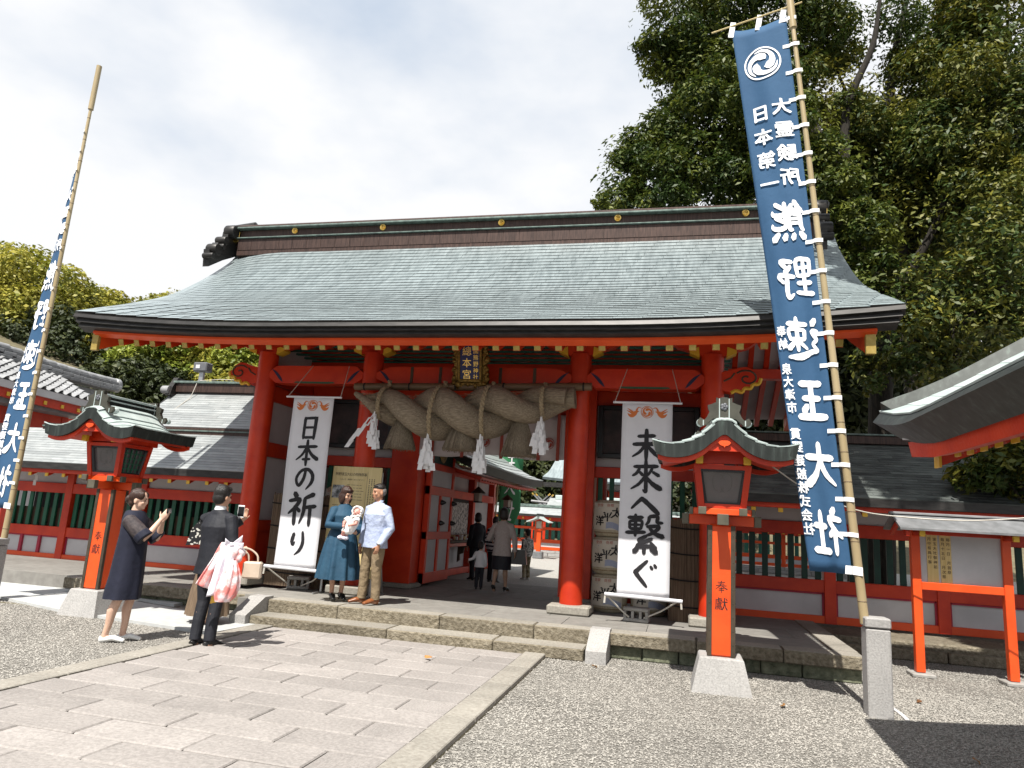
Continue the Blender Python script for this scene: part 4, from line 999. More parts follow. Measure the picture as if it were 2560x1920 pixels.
# ------------------------------------------------------------------ lanterns (built at the origin, front towards -y)
def lantern(x, y, rz, label):
    g = thing('shrine_lantern', label, 'lantern', (x, y, 0), rz, 'vermilion lanterns on granite bases before the gate')
    P = lambda mb, name, **k: mb.build(name, None, k.pop('parent', g), world=False, **k)
    mb = MB().use('granite'); b0, b1, h = .30, .215, .33
    mb.add([(-b0, -b0, -.05), (b0, -b0, -.05), (b0, b0, -.05), (-b0, b0, -.05), (-b1, -b1, h-.012), (b1, -b1, h-.012), (b1, b1, h-.012), (-b1, b1, h-.012), (-b1+.012, -b1+.012, h), (b1-.012, -b1+.012, h), (b1-.012, b1-.012, h), (-b1+.012, b1-.012, h)],
           [(0, 3, 2, 1)]+[(i, (i+1) % 4, (i+1) % 4+4, i+4) for i in range(4)]+[(4+i, 4+(i+1) % 4, 8+(i+1) % 4, 8+i) for i in range(4)]+[(8, 9, 10, 11)])
    P(mb, 'granite_base')
    post = P(MB().use('sunlit_vermilion').box((-.13, -.13, .33), (.13, .13, 1.64), .02), 'post')
    gd = MB().use('wood_dark'); gd.mats[0] = 'lantern_bronze'
    for sx in (-1, 1):
        for sy in (-1, 1): gd.box((sx*.138, sy*.138, .335), (sx*.092, sy*.092, 1.63), .003)
    P(gd, 'corner_guard', split=True)
    nl = MB().use('bronze')
    for sx in (-1, 1):
        for k in range(9):
            nl.ell((sx*.115, -.139, .45+k*.135), (.007, .004, .007), None, 6, 4); nl.ell((.139, sx*.115, .45+k*.135), (.004, .007, .007), None, 6, 4)
    P(nl, 'stud')
    ft = lambda xx, zz, off: (xx, -.1305-off, zz)
    mb = MB().use('ink'); brush(mb, GLY['奉'], 0, 1.015, .125, ft); typ(mb, '獻', 0, .845, .135, ft); P(mb, 'lettering', parent=post)
    # crossed arms
    arm = MB().use('sunlit_vermilion')
    arm.box((-.33, -.05, 1.635), (.33, .05, 1.735), .006)
    arm.box((-.05, -.33, 1.637), (.05, .33, 1.737), .006)
    for d in (-.2, .2): arm.box((-.29, d-.035, 1.735), (.29, d+.035, 1.80), .006); arm.box((d-.035, -.29, 1.739), (d+.035, .29, 1.803), .006)
    P(arm, 'bracket_arms')
    ends = MB().use('cap_bronze')
    for sx in (-1, 1):
        ends.box((sx*.33, -.055, 1.63), (sx*.40, .055, 1.74), .004).box((-.055, sx*.33, 1.632), (.055, sx*.40, 1.742), .004)
        for d in (-.2, .2): ends.box((sx*.29, d-.04, 1.73), (sx*.325, d+.04, 1.806), .004); ends.box((d-.04, sx*.29, 1.734), (d+.04, sx*.325, 1.809), .004)
    P(ends, 'arm_cap', split=True)
    # flared light box: corner posts lean outwards
    fr = MB().use('vermilion'); w0, w1, z0, z1 = .205, .258, 1.805, 2.25
    for sx in (-1, 1):
        for sy in (-1, 1): fr.bar((sx*w0, sy*w0, z0), (sx*w1, sy*w1, z1), .062, .062, (0, 1, 0))
    for z, w in ((z0+.02, w0), (z1-.03, w1)):
        for s in (-1, 1): fr.box((-w, s*w-.025, z-.022), (w, s*w+.025, z+.022), 0); fr.box((s*w-.025, -w, z-.024), (s*w+.025, w, z+.024), 0)
    P(fr, 'box_frame')
    for k in range(4):
        M = RZ(k*pi/2)
        za, zb = z0+.045, z1-.06; wa, wb = w0-.035, w1-.035; ya, yb = w0-.0, w1-.01
        mb = MB().use('smoke_glass'); mb.add([(-wa, -ya+.02, za), (wa, -ya+.02, za), (wb, -yb+.02, zb), (-wb, -yb+.02, zb)], [(0, 1, 2, 3)], M); pane = P(mb, 'glass_pane', fix=False)
        mb = MB().use('black_lacquer')
        for a, b in (((-wa, -ya, za), (wa, -ya, za)), ((-wb, -yb, zb), (wb, -yb, zb)), ((-wa, -ya, za), (-wb, -yb, zb)), ((wa, -ya, za), (wb, -yb, zb))): mb.bar(M @ Vector(a), M @ Vector(b), .032, .03)
        P(mb, 'pane_frame', parent=pane)
        if k in (1, 3):
            mb = MB().use('green_paint')
            for i in range(1, 5): t = i/5*2-1; mb.bar(M @ Vector((t*wa, -ya+.005, za)), M @ Vector((t*wb, -yb+.005, zb)), .014, .014)
            for i in range(1, 5): t = i/5; mb.bar(M @ Vector((-lerp(wa, wb, t), -lerp(ya, yb, t)+.004, lerp(za, zb, t))), M @ Vector((lerp(wa, wb, t), -lerp(ya, yb, t)+.004, lerp(za, zb, t))), .014, .014)
            P(mb, 'glazing_bar', parent=pane)
        else:
            mb = MB().use('bronze')
            fn = lambda x, z, off: M @ Vector((x, -lerp(ya, yb, (z-za)/(zb-za))+.018-off, z))
            for s in (-1, 1): brush(mb, [[(70, 12, 1), (86, 24, 1.2), (90, 50, 1.2), (84, 76, 1.2), (70, 88, 1)], [(60, 14, 1), (50, 26, 1), (58, 38, 1)], [(56, 70, 1), (52, 86, 1), (62, 94, 1)]], 0, 2.07, .24, fn, flipx=s < 0)
            P(mb, 'etched_crest', parent=pane)
    for s in (-1, 1):
        P(MB().use('yellow_paint').box((s*.235-.036, -.40, 2.245), (s*.235+.036, -.345, 2.325), .004), 'beam_end')
        P(MB().use('vermilion').box((s*.235-.032, -.35, 2.25), (s*.235+.032, .40, 2.32), .004), 'side_beam')
    P(MB().use('vermilion').box((-.24, -.275, 2.26), (.24, -.23, 2.42), 0), 'lintel')
    # curved gabled roof, ridge front to back
    RP = spline([(0, 2.735), (.07, 2.725), (.18, 2.60), (.30, 2.515), (.44, 2.455), (.58, 2.425), (.70, 2.425)], 4)
    yf, yb_ = -.60, .62
    def rz_(a, v): return float(np.interp(a, [p[0] for p in RP], [p[1] for p in RP]))+(.05*(a/.7)**2-.075*(1-.6*(a/.7)**2))*max(0, (abs(v-.5)-.24)/.26)**1.7
    top = MB()
    for s in (-1, 1):
        nr = 7
        for c in range(nr):
            a0, a1 = .70*(1-c/nr), .70*(1-(c+1)/nr)
            top.use('patina').sheet(lambda u, v: (s*lerp(a0+.012, a1-.01, v), lerp(yf, yb_, u), rz_(lerp(a0, a1, v), u)+lerp(.005, .0, v)), 20, 3, .012 if s < 0 else -.012)
    P(top, 'copper_roof', smooth=35)
    th = MB()
    for yy, d in ((yf, 1), (yb_, -1)):
        U = [(-p[0], p[1]-.004) for p in RP[::-1]]+[(p[0], p[1]-.004) for p in RP[1:]]
        D = [(a*.955, min(b-.125-.012*(1-abs(a)/.7), 2.612-.8*abs(a) if abs(a) < .2 else 9)) for a, b in U]
        v = 0 if d > 0 else 1
        dz = lambda a: rz_(abs(a), 0)-rz_(abs(a), .5)
        U = [(a, b+dz(a)) for a, b in U]; D = [(a, b+dz(a)) for a, b in D]
        n = len(U)
        for i in range(n-1): th.use('patina_dark').prism([U[i], U[i+1], D[i+1], D[i]], yy+d*.002, yy+d*.10, 'y')
    P(th, 'verge_band', split=True)
    sdm = MB().use('patina_dark')
    for s in (-1, 1): sdm.sheet(lambda u, v: (s*(.698-.03*v), lerp(yf, yb_, u), rz_(.70, u)-.004-.125*v), 14, 1, .06 if s < 0 else -.06)
    P(sdm, 'eave_band', split=True)
    un = MB().use('vermilion')
    for s in (-1, 1):
        un.sheet(lambda u, v: (s*lerp(.02, .62, v), lerp(yf+.06, yb_-.06, u), rz_(lerp(.02, .62, v), .5)-.135-.012), 6, 12, .03 if s > 0 else -.03)
        for k in range(7): un.bar((s*.20, -.45+k*.15, 2.40), (s*.63, -.45+k*.15, 2.315), .03, .03)
    for yy in (yf+.06, yb_-.06):
        U = [(-p[0]*.93, p[1]-.13+dz(p[0])) for p in RP[::-1]]+[(p[0]*.93, p[1]-.13+dz(p[0])) for p in RP[1:]]
        U = [(a, min(b, 2.60+dz(0)-.8*abs(a)+.02) if abs(a) < .2 else b) for a, b in U]; D = [(a, b-.058) for a, b in U]
        for i in range(len(U)-1): un.prism([U[i], U[i+1], D[i+1], D[i]], yy-.02, yy+.02, 'y')
        un.prism([(-.25, 2.36), (.25, 2.36), (0, 2.54)], yy-.01, yy+.015, 'y')
    P(un, 'soffit')
    dk = MB().use('patina_dark')
    for a, b in ((0, 2.50), (-.245, 2.385), (.245, 2.385)): dk.lathe([(.02, 0), (.022, .02), (.012, .03)], seg=10, M=T(a, yf+.037, b+.045) @ RX(pi/2))
    P(dk, 'boss', split=True)
    mb = MB().use('sunlit_vermilion'); q = spline([(-.075, .012), (-.05, .04), (0, .045), (.05, .04), (.075, .012), (.045, -.02), (.012, -.03), (0, -.05), (-.012, -.03), (-.045, -.02), (-.075, .012)], 3)
    P(mb.prism([(a*.8, 2.43+b*.75) for a, b in q[:-1]], yf+.015, yf+.03, 'y'), 'carved_pendant')
    # ridge with demon-tile shaped end boards
    P(MB().use('patina_dark').box((-.045, yf+.12, 2.72), (.045, yb_-.12, 2.80), .006).box((-.03, yf+.12, 2.80), (.03, yb_-.12, 2.85), 0), 'ridge')
    P(MB().use('patina').box((-.07, yf+.10, 2.845), (.07, yb_-.10, 2.875), .006).box((-.07, yf+.12, 2.79), (.07, yb_-.12, 2.806), 0), 'ridge_cap')
    half = [(0, .355), (.035, .352), (.05, .34), (.085, .352), (.085, .30), (.14, .275), (.175, .265), (.17, .225), (.155, .19), (.185, .13), (.21, .10), (.255, .125), (.285, .085), (.27, .05), (.235, .03), (.20, .045), (.12, .115), (.0, .12)]
    for yy in (yf+.10, yb_-.12):
        Pq = [(a*.93, 2.585+b*.93) for a, b in half]+[(-a*.93, 2.585+b*.93) for a, b in half[-2:0:-1]]
        e = P(MB().use('bronze').prism(Pq, yy-.02, yy+.03, 'y'), 'ridge_end')
        mb = MB().use('patina').box((-.052, yy-.026, 2.70), (-.043, yy-.018, 2.90), 0).box((.043, yy-.026, 2.70), (.052, yy-.018, 2.90), 0)
        for s in (-1, 1): mb.box((s*.20, yy-.026, 2.62), (s*.21, yy-.018, 2.675), 0); mb.lathe([(.03, 0), (.038, .01), (.038, .06), (.03, .07)], seg=10, M=T(s*.235, yy+.02, 2.655) @ RX(-pi/2))
        P(mb, 'copper_strip', parent=e, split=True)
        mb = MB().use('lamp_grey')
        for k in range(5): a = k*2*pi/5; mb.ell((.022*cos(a), yy-.024, 2.815+.022*sin(a)), (.02, .01, .02), None, 8, 5)
        mb.ell((0, yy-.032, 2.815), (.012, .01, .012), None, 8, 5); P(mb, 'flower_boss', parent=e, smooth=True)
    return g
mat('lantern_bronze', (.055, .042, .028), (.085, .065, .045), rough=.5, metal=.3)
lantern(.42, 7.93, 0, 'vermilion lantern standing between the white 未来 banner and the granite flag post')
lantern(-7.52, 8.25, 0, 'vermilion lantern standing just behind the woman in the navy dress')

# ------------------------------------------------------------------ flags on bamboo poles
def flag(pole, fdir, zt, zb, wt, wb, label, post_label, pxy, h_pole, tiew, holey=False):
    """pole: (z)->(x, y); fdir: (z)->unit vector from pole towards the free edge"""
    g = thing('shrine_flag', label, 'flag', (*pole(0), .8), 0, 'blue shrine flags on bamboo poles')
    zs = np.linspace(.80, h_pole, 22)
    MB().use('bamboo').tube([(*pole(z), z) for z in zs], [lerp(.042, .021, (z-.8)/(h_pole-.8)) for z in zs], 14).build('bamboo_pole', None, g, smooth=40)
    nd = MB().use('bamboo_node').lathe([(.96, -.006), (1.05, 0), (.96, .006)], (0, 0, 0), 14).mesh('bamboo_node'); z = 1.0
    while z < h_pole-.1:
        r = lerp(.0435, .0225, (z-.8)/(h_pole-.8)); p = pole(z); inst('bamboo_node', nd, T(*p, z) @ S3(r, r, 1), g); z += lerp(.27, .40, (z-.8)/8)
    p = pole(h_pole); MB().use('bamboo').tube([(*pole(h_pole-.75), h_pole-.75), (*p, h_pole+.02)], .04, 14).build('pole_sleeve', None, g, smooth=40)
    def fn(x, z, off):
        """x: 0 at the pole .. 1 at the free edge, as a share of the width"""
        px, py = pole(z); d = fdir(z); w = lerp(wb, wt, (z-zb)/(zt-zb))
        rip = (.02*sin(x*6+z*.9)+.009*sin(x*11-z*1.7+1))*min(1, x*3)
        nx, ny = d[1], -d[0]
        if ny > 0: nx, ny = -nx, -ny
        q = .06+x*w; sag = -.05*sin(x*pi)*max(0, (z-zt+.3)/.3)
        return (px+d[0]*q+nx*(rip+off), py+d[1]*q+ny*(rip+off), z+sag+.06*x*((z-zb)/(zt-zb)-.5)*0)
    MB().use('flag_blue').sheet(lambda u, v: fn(u, lerp(zb, zt, v), 0), 18, 60, .003).build('cloth', None, g, smooth=True)
    H = zt-zb; k = lerp(wb, wt, .5)
    mb = MB().use('print_white')
    for sgn in (1, -1):
        def f2(x, z, off, sgn=sgn): return fn(x/ (lerp(wb, wt, (z-zb)/(zt-zb))), z, sgn*(off+.012))
        W = lambda z: lerp(wb, wt, (z-zb)/(zt-zb))
        X = lambda fx, z: fx*W(z)
        mir = True
        ze = zt-.085*H; tomoe(X(.52, ze), ze, .205*wt/.6, mb, f2, .5)
        for i, ch in enumerate('日本第一'): zz = zt-(.185+.047*i)*H; typ(mb, ch, X(.68, zz), zz, .205*wt/.6, f2, False, .004, .006)
        for i, ch in enumerate('大霊験所'): zz = zt-(.18+.046*i)*H; typ(mb, ch, X(.27, zz), zz, .205*wt/.6, f2, False, .004, .006)
        for i, ch in enumerate('熊野速玉大社'):
            zz = zt-(.40+.107*i)*H; c = X(.42, zz); brush(mb, GLY[ch], c, zz, .46, f2, False, .0003, 6, sx=.76*W(zz)/.5, bold=1.35)
        for i, ch in enumerate('奉納 泉大津市 貫野建設株式会社'):
            zz = zt-(.60+.0222*i)*H; c = X(.86, zz); typ(mb, ch, c, zz, .125, lambda a, b, o: f2(c+(a-c)*.8, b, o), False, .004, .003)
    mb.build('lettering', None, g, fix=False, kind='stuff')
    for i in range(19):
        z = lerp(zb+.04, zt-.04, i/18); px, py = pole(z); d = fdir(z); r = lerp(.046, .028, (z-.8)/(h_pole-.8)); hh = .042 if i else .08
        mb = MB().use('tie_white'); n = (d[1], -d[0])
        if n[1] > 0: n = (-n[0], -n[1])
        def tf(u, v, n=n, d=d): 
            a = lerp(-.13, .045, u); q = .012+ r*sqrt(max(0, 1-((a+.0)/.06)**2))*.75 if abs(a) < .06 else .012
            return (px-d[0]*a*1.0+n[0]*q, py-d[1]*a*1.0+n[1]*q, z+lerp(-hh/2, hh/2, v)+.10*min(0, -a-.02)*.9)
        mb.sheet(tf, 10, 1, .004); mb.build('tie', None, g)
    if tiew:
        px, py = pole(zt+.1); d = fdir(zt)
        MB().use('sign_board').tube([(px-d[0]*.12, py-d[1]*.12, zt+.14), (px+d[0]*(wt+.28), py+d[1]*(wt+.28), zt+.02)], .009, 6).build('cross_rod', None, g)
        for q in (.1, .36, .66): x = q*wt/.6; MB().use('tie_white').box((-.03, -.004, -.005), (.03, .004, .19), 0, T(px+d[0]*x, py+d[1]*x, zt-.06-.05*x) @ RY(.15)).build('hanging_tie', None, g)
    s = thing('stone_post', post_label, 'post', (*pxy, 0), 0, 'square granite posts holding the flag poles')
    x, y = pxy
    MB().use('granite').box((x-.105, y-.105, -.05), (x+.105, y+.105, .77), .012).build('shaft', None, s)
    MB().use('granite').box((x-.11, y-.11, .778), (x+.11, y+.11, .87), .012).build('cap_stone', None, s)
pr_ = lambda z: (1.70-(z-.86)*.0855, 7.55)
flag(pr_, lambda z: (-cos(lerp(.42, .22, (z-1.2)/6.2)), sin(lerp(.42, .22, (z-1.2)/6.2))), 7.36, 1.24, .60, .385, 'broad blue shrine flag with mirrored white writing and a whirl crest', 'whole granite post on the gravel between lantern and notice board', (1.79, 7.52), 7.95, True)
pl_ = lambda z: (-9.30+.012*(z-.8), 8.35)
flag(pl_, lambda z: (-cos(lerp(.12, .74, (z-1.2)/6)), sin(lerp(.12, .74, (z-1.2)/6))), 7.2, 1.28, .60, .5, 'blue shrine flag seen nearly edge on, rising before the wooded hill', 'granite post cut by the photo edge near the tiled hall', (-9.36, 8.30), 8.3, False)

# ------------------------------------------------------------------ notice board
nb = thing('notice_board', 'vermilion notice board with a small grey roof and yellow strips of writing', 'notice board', (3.36, 10.0, 0))
for x in (2.86, 3.86):
    B('post', 'sunlit_vermilion', (x-.05, 9.95, .05), (x+.05, 10.05, 1.80), nb, .006); B('foot_stone', 'grey_concrete', (x-.12, 9.86, 0), (x+.14, 10.14, .045), nb, .01)
B('lower_rail', 'sunlit_vermilion', (2.91, 9.955, 1.02), (3.81, 10.03, 1.115), nb); B('upper_rail', 'vermilion', (2.91, 9.955, 1.69), (3.81, 10.03, 1.75), nb)
B('white_board', 'plaster', (2.91, 9.985, 1.115), (3.81, 10.01, 1.69), nb, 0)
fb = lambda x, z, off: (x, 9.976-off, z)
for x, a, b in ((3.05, '月中祭典行事', '速玉大社御神前'), (3.20, '毎月十五日 月次祭', '毎月一日 月首祭')):
    s = B('wooden_strip', 'strip_wood', (x-.062, 9.977, 1.118), (x+.062, 9.984, 1.70), nb, 0)
    mb = MB().use('ink'); mb.mats[0] = 'hair_brown'
    column(mb, a, x-.03, 1.64, .045, .056, fb); column(mb, b, x+.03, 1.64, .045, .056, fb)
    mb.build('lettering', None, s)
MB().use('tile_dark').prism([(9.60, 1.73), (9.60, 1.755), (9.98, 1.93), (10.36, 1.755), (10.36, 1.73), (9.98, 1.90)], 2.60, 4.14, 'x').build('roof_sheet', None, nb)
for i in range(8): B('roof_panel', 'tile_grey', (2.605+i*.192, -.002, -.002), (2.605+i*.192+.189, .415, .006), nb, 0).matrix_basis = relink(nb) @ T(0, 9.595, 1.762) @ RX(.43)
B('ridge_cap', 'tile_grey', (2.58, 9.93, 1.925), (4.16, 10.03, 1.955), nb, .006)
for x in (2.69, 4.05): MB().use('vermilion').prism([(9.64, 1.66), (9.64, 1.72), (9.98, 1.885), (10.32, 1.72), (10.32, 1.66), (9.98, 1.82)], x-.02, x+.02, 'x').build('barge_board', None, nb)
for x in (2.86, 3.86): MB().use('yellow_paint').box((x-.03, 9.66, 1.66), (x+.03, 9.70, 1.73), .004).build('beam_end', None, nb); B('cross_beam', 'vermilion', (x-.03, 9.70, 1.665), (x+.03, 10.3, 1.72), nb)

# ------------------------------------------------------------------ corridors left and right of the gate
YW = 12.3
def wing(name, label, x0, x1, bays, zf, leftside):
    g = thing(name, label, 'corridor', ((x0+x1)/2, YW, zf))
    pt = lambda n, m, a, b, bev=.006: B(n, m, a, b, g, bev)
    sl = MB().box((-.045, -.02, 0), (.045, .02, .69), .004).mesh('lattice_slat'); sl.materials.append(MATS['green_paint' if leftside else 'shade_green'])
    pt('ground_sill', 'sunlit_vermilion', (x0, YW-.08, zf), (x1, YW+.08, zf+.115))
    pt('middle_rail', 'sunlit_vermilion' if 0 else 'vermilion', (x0, YW-.075, zf+.46), (x1, YW+.075, zf+.65)); pt('head_beam', 'vermilion', (x0, YW-.08, zf+1.33), (x1, YW+.08, zf+1.53))
    pt('frieze', 'plaster', (x0, YW-.03, zf+1.53), (x1, YW+.03, zf+1.95)); pt('purlin', 'vermilion', (x0, YW-.07, zf+1.95), (x1, YW+.07, zf+2.1))
    for a, b in zip(bays, bays[1:]):
        pt('white_panel', 'plaster', (a+.09, YW-.025, zf+.115), (b-.09, YW+.025, zf+.46), 0)
        if leftside and b < -11.5:
            for t in (.33, .66): xx = lerp(a+.09, b-.09, t); pt('panel_post', 'crimson_trim', (xx-.035, YW-.07, zf+.115), (xx+.035, YW-.0, zf+.46))
        for t in (a+.1, b-.1): pt('panel_edge', 'crimson_trim', (t-.014, YW-.05, zf+.115), (t+.014, YW-.02, zf+.46), 0)
        pt('panel_edge', 'crimson_trim', (a+.1, YW-.05, zf+.432), (b-.1, YW-.02, zf+.459), 0)
        n = int((b-a-.2)/.172)
        for i in range(n): inst('lattice_slat', sl, T(lerp(a+.16, b-.16, i/(n-1)), YW, zf+.645), g)
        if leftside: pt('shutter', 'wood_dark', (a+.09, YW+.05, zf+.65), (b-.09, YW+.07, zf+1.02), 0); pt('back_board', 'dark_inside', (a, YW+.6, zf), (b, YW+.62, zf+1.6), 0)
    for x in bays:
        pt('post', 'vermilion', (x-.085, YW-.095, zf-.0), (x+.085, YW+.095, zf+1.98))
        MB().use('vermilion').prism([(x-.42, zf+1.95), (x-.38, zf+1.84), (x-.2, zf+1.76), (x+.2, zf+1.76), (x+.38, zf+1.84), (x+.42, zf+1.95)], YW-.07, YW+.07, 'y').build('bracket', None, g)
        MB().use('yellow_paint').box((x-.04, YW-.14, zf+1.80), (x+.04, YW-.10, zf+1.93), .004).build('bracket_end', None, g)
    # roof: courses, eave band, rafters
    ye, ze, yr, zr = 11.16, zf+1.885, 12.95, zf+2.90
    if leftside: yr, zr = 12.10, zf+2.62
    L = math.hypot(yr-ye, zr-ze); pit = atan2(zr-ze, yr-ye); n = int(L/.085)
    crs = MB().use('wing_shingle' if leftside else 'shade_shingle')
    m = MB().box((0, -.015, -.012), (1, L/n*1.2, .010), 0).mesh('roof_course'); m.materials.append(MATS[crs.mats[0]])
    seg = 1.35
    for c in range(n):
        t = c/n; off = (c*.41) % 1; x = x0-off*seg
        while x < x1:
            a, b = max(x, x0), min(x+seg, x1)
            if b-a > .04: inst('roof_course', m, T(a, lerp(ye, yr, t), lerp(ze, zr, t)+.012) @ RX(pit-.06) @ S3(b-a-.004, 1, 1), g)
            x += seg
    MB().use('dark_copper').prism([(ye, ze), (yr, zr), (yr+.03, zr-.1), (ye+.04, ze-.11)], x0, x1, 'x').build('roof_deck', None, g)
    MB().use('dark_copper').box((x0, ye-.012, ze-.12), (x1, ye+.03, ze+.004), .004).build('eave_band', None, g)
    pt('eave_board', 'vermilion', (x0, ye+.06, ze-.19), (x1, ye+.12, ze-.11))
    n = int((x1-x0)/.37)
    for i in range(n):
        x = lerp(x0+.12, x1-.12, i/(n-1))
        r = MB().use('vermilion').bar((x, ye+.10, ze-.215), (x, YW+.1, ze+.34), .06, .07).build('rafter', None, g)
        MB().use('yellow_paint').box((x-.034, ye+.085, ze-.255), (x+.034, ye+.10, ze-.175), 0).build('rafter_end', None, r)
    MB().use('plaster').prism([(ye+.1, ze-.155), (YW, ze+.33), (YW, ze+.36), (ye+.1, ze-.13)], x0, x1, 'x').build('soffit', None, g)
    if not leftside:
        # rear slope and ridge
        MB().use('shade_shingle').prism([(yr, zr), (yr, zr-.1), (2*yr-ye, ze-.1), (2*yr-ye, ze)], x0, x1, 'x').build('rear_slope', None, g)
        pt('ridge', 'ridge_copper', (x0, yr-.14, zr-.02), (x1, yr+.14, zr+.12), .01); pt('ridge_cap', 'verdigris_edge', (x0, yr-.17, zr+.12), (x1, yr+.17, zr+.15), .008)
    else:
        zb = zr+.0
        pt('step_band', 'ridge_copper', (x0+.9, yr-.03, zb-.02), (x1, yr+.10, zb+.13), .006); pt('band_ledge', 'verdigris_edge', (x0+.9, yr-.05, zb+.06), (x1, yr+.10, zb+.085), 0)
        xu = -10.75; y2, z2 = 13.15, 3.86; y1_, z1_ = yr+.02, zb+.14
        L2 = math.hypot(y2-y1_, z2-z1_); p2 = atan2(z2-z1_, y2-y1_); n2 = int(L2/.085)
        for c in range(n2):
            t = c/n2; off = (c*.41) % 1; x = xu-off*seg-.25*(1-t)
            while x < x1:
                a, b = max(x, xu-.22*(1-t)**2), min(x+seg, x1)
                if b-a > .04: inst('roof_course', m, T(a, lerp(y1_, y2, t), lerp(z1_, z2, t)+.012) @ RX(p2-.06) @ S3(b-a-.004, 1, 1), g)
                x += seg
        MB().use('dark_copper').prism([(y1_, z1_), (y2, z2), (y2, z2-.1), (y1_, z1_-.1)], xu-.1, x1, 'x').build('upper_deck', None, g)
        MB().use('wing_shingle').prism([(y2, z2), (y2, z2-.1), (2*y2-y1_, z1_-.1), (2*y2-y1_, z1_)], xu-.1, x1, 'x').build('rear_slope', None, g)
        pt('ridge', 'ridge_copper', (xu+.05, y2-.14, z2-.02), (x1, y2+.14, z2+.17), .01); pt('ridge_cap', 'verdigris_edge', (xu, y2-.18, z2+.17), (x1, y2+.18, z2+.22), .01)
        o = MB().use('dark_copper').prism([(y2-.3, z2-.12), (y2-.24, z2+.08), (y2-.1, z2+.3), (y2+.1, z2+.3), (y2+.24, z2+.08), (y2+.3, z2-.12)], xu-.06, xu+.06, 'x').build('ridge_end', None, g)
        for dy in (-.26, .26): MB().use('tile_grey').lathe([(.08, 0), (.09, .02), (.09, .18)], seg=12, M=T(xu-.16, y2+dy, z2+.0) @ RY(pi/2)).build('scroll', None, o, smooth=40)
        MB().use('plaster').prism([(y1_, z1_-.1), (y2, z2-.1), (2*y2-y1_, z1_-.1)], xu+.02, xu+.06, 'x').build('gable', None, g)
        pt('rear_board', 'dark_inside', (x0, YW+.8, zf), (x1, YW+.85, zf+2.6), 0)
    return g
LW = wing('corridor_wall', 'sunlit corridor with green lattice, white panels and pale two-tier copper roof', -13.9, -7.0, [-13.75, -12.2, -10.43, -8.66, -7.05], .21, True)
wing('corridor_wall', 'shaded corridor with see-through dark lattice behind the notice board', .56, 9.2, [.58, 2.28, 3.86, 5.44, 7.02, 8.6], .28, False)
for x in (-13.2, -12.75):
    mb = MB().use('paper')
    for k in range(3): mb.box((x-.04+.03*(k % 2), YW-.42+k*.006, 1.86-k*.10), (x+.03+.03*(k % 2), YW-.415+k*.006, 1.97-k*.10), 0)
    tag(mb.build('paper_streamer'), 'small white paper streamer under the sunlit corridor eave, '+('nearer the flag pole' if x < -13 else 'nearer the lantern'), 'paper streamer', 'streamers under the sunlit corridor eave')
fl_ = thing('floodlight', 'grey floodlight standing on the sunlit corridor ridge', 'lamp', (-10.15, 13.1, 4.08))
B('housing', 'lamp_grey', (-10.32, 12.98, 4.30), (-9.98, 13.2, 4.50), fl_, .02); B('lens', 'lamp_face', (-10.24, 12.97, 4.36), (-10.14, 12.985, 4.44), fl_, 0); B('bracket', 'steel', (-10.2, 13.06, 4.07), (-10.1, 13.12, 4.30), fl_, 0)
tag(MB().use('cable').tube([(-10.15, 13.0, 4.1), (-10.2, 12.9, 3.7), (-10.3, 12.6, 3.4), (-10.35, 12.4, 3.2)], .008, 5).tube([(-10.1, 13.0, 4.09), (-9.6, 12.98, 4.12), (-8.6, 12.98, 4.1)], .008, 5).build('cable'), 'thin cable running from the floodlight down the corridor roof', 'cable')
tag(MB().use('cable').tube(spline([(.95, 8.0, 2.28), (1.35, 8.4, 2.08), (1.9, 8.9, 1.92), (2.5, 9.4, 1.875), (3.3, 9.2, 1.87), (4.2, 8.8, 2.0)], 6), .008, 5).build('cable'), 'slack pale cable strung from a lantern towards the notice board', 'cable')

# ------------------------------------------------------------------ tiled building at the far left
tb = thing('tiled_hall', 'hall with grey rounded roof tiles and a white eave behind the flag', 'building', (-17, 15.5, 0))
XE, XR = -15.0, -16.7
ez = lambda y: 3.97-.02*(y-13)+.012*(y-15.5)**2*.3
rzz = lambda y: 4.74+.018*(y-16.6)**2
tile = MB().use('tile_grey')
tp = [(-.13, .0), (-.09, -.035), (-.02, -.04), (.03, .02), (.075, .05), (.12, .03), (.135, .0)]
V = [(x, 0, z) for x, z in tp]
tile.sheet(lambda u, v: (lerp(0, -.30, v), lerp(-.135, .135, u), np.interp(lerp(-.135, .135, u), [p[0] for p in tp], [p[1] for p in tp])-.018*v), 10, 1, .014)
tlm = tile.mesh('roof_tile'); set_smooth(tlm, 50)
yy = 11.2
while yy < 15.55:
    for c in range(8):
        t = c/8.; x = lerp(XE, XR+.1, t); z = lerp(ez(yy), rzz(yy)-.1, t**1.12)
        inst('roof_tile', tlm, T(x, yy, z+.05) @ RY(.30+.12*t), tb)
    yy += .25
for yv in range(18):
    y0 = 11.2+yv*.36
    for k in range(3): B('ridge_tile', 'tile_grey' if k % 2 else 'tile_dark', (XR-.22+.02*k, y0+.12*(k % 2), rzz(y0)-.12+.095*k), (XR+.22-.02*k, y0+.35+.12*(k % 2), rzz(y0)-.12+.095*k+.085), tb, .008)
    MB().use('tile_grey').lathe([(.075, 0), (.09, .02), (.09, .35)], seg=10, M=T(XR, y0, rzz(y0)+.19) @ RX(-pi/2)).build('ridge_cap', None, tb, smooth=40)
MB().use('tile_grey').lathe([(.13, 0), (.17, .04), (.17, .16), (.14, .2)], seg=16, M=T(XR, 17.66, 4.83) @ RX(-pi/2) @ S3(1, 1.25, 1)).build('ridge_end', None, tb, smooth=40)
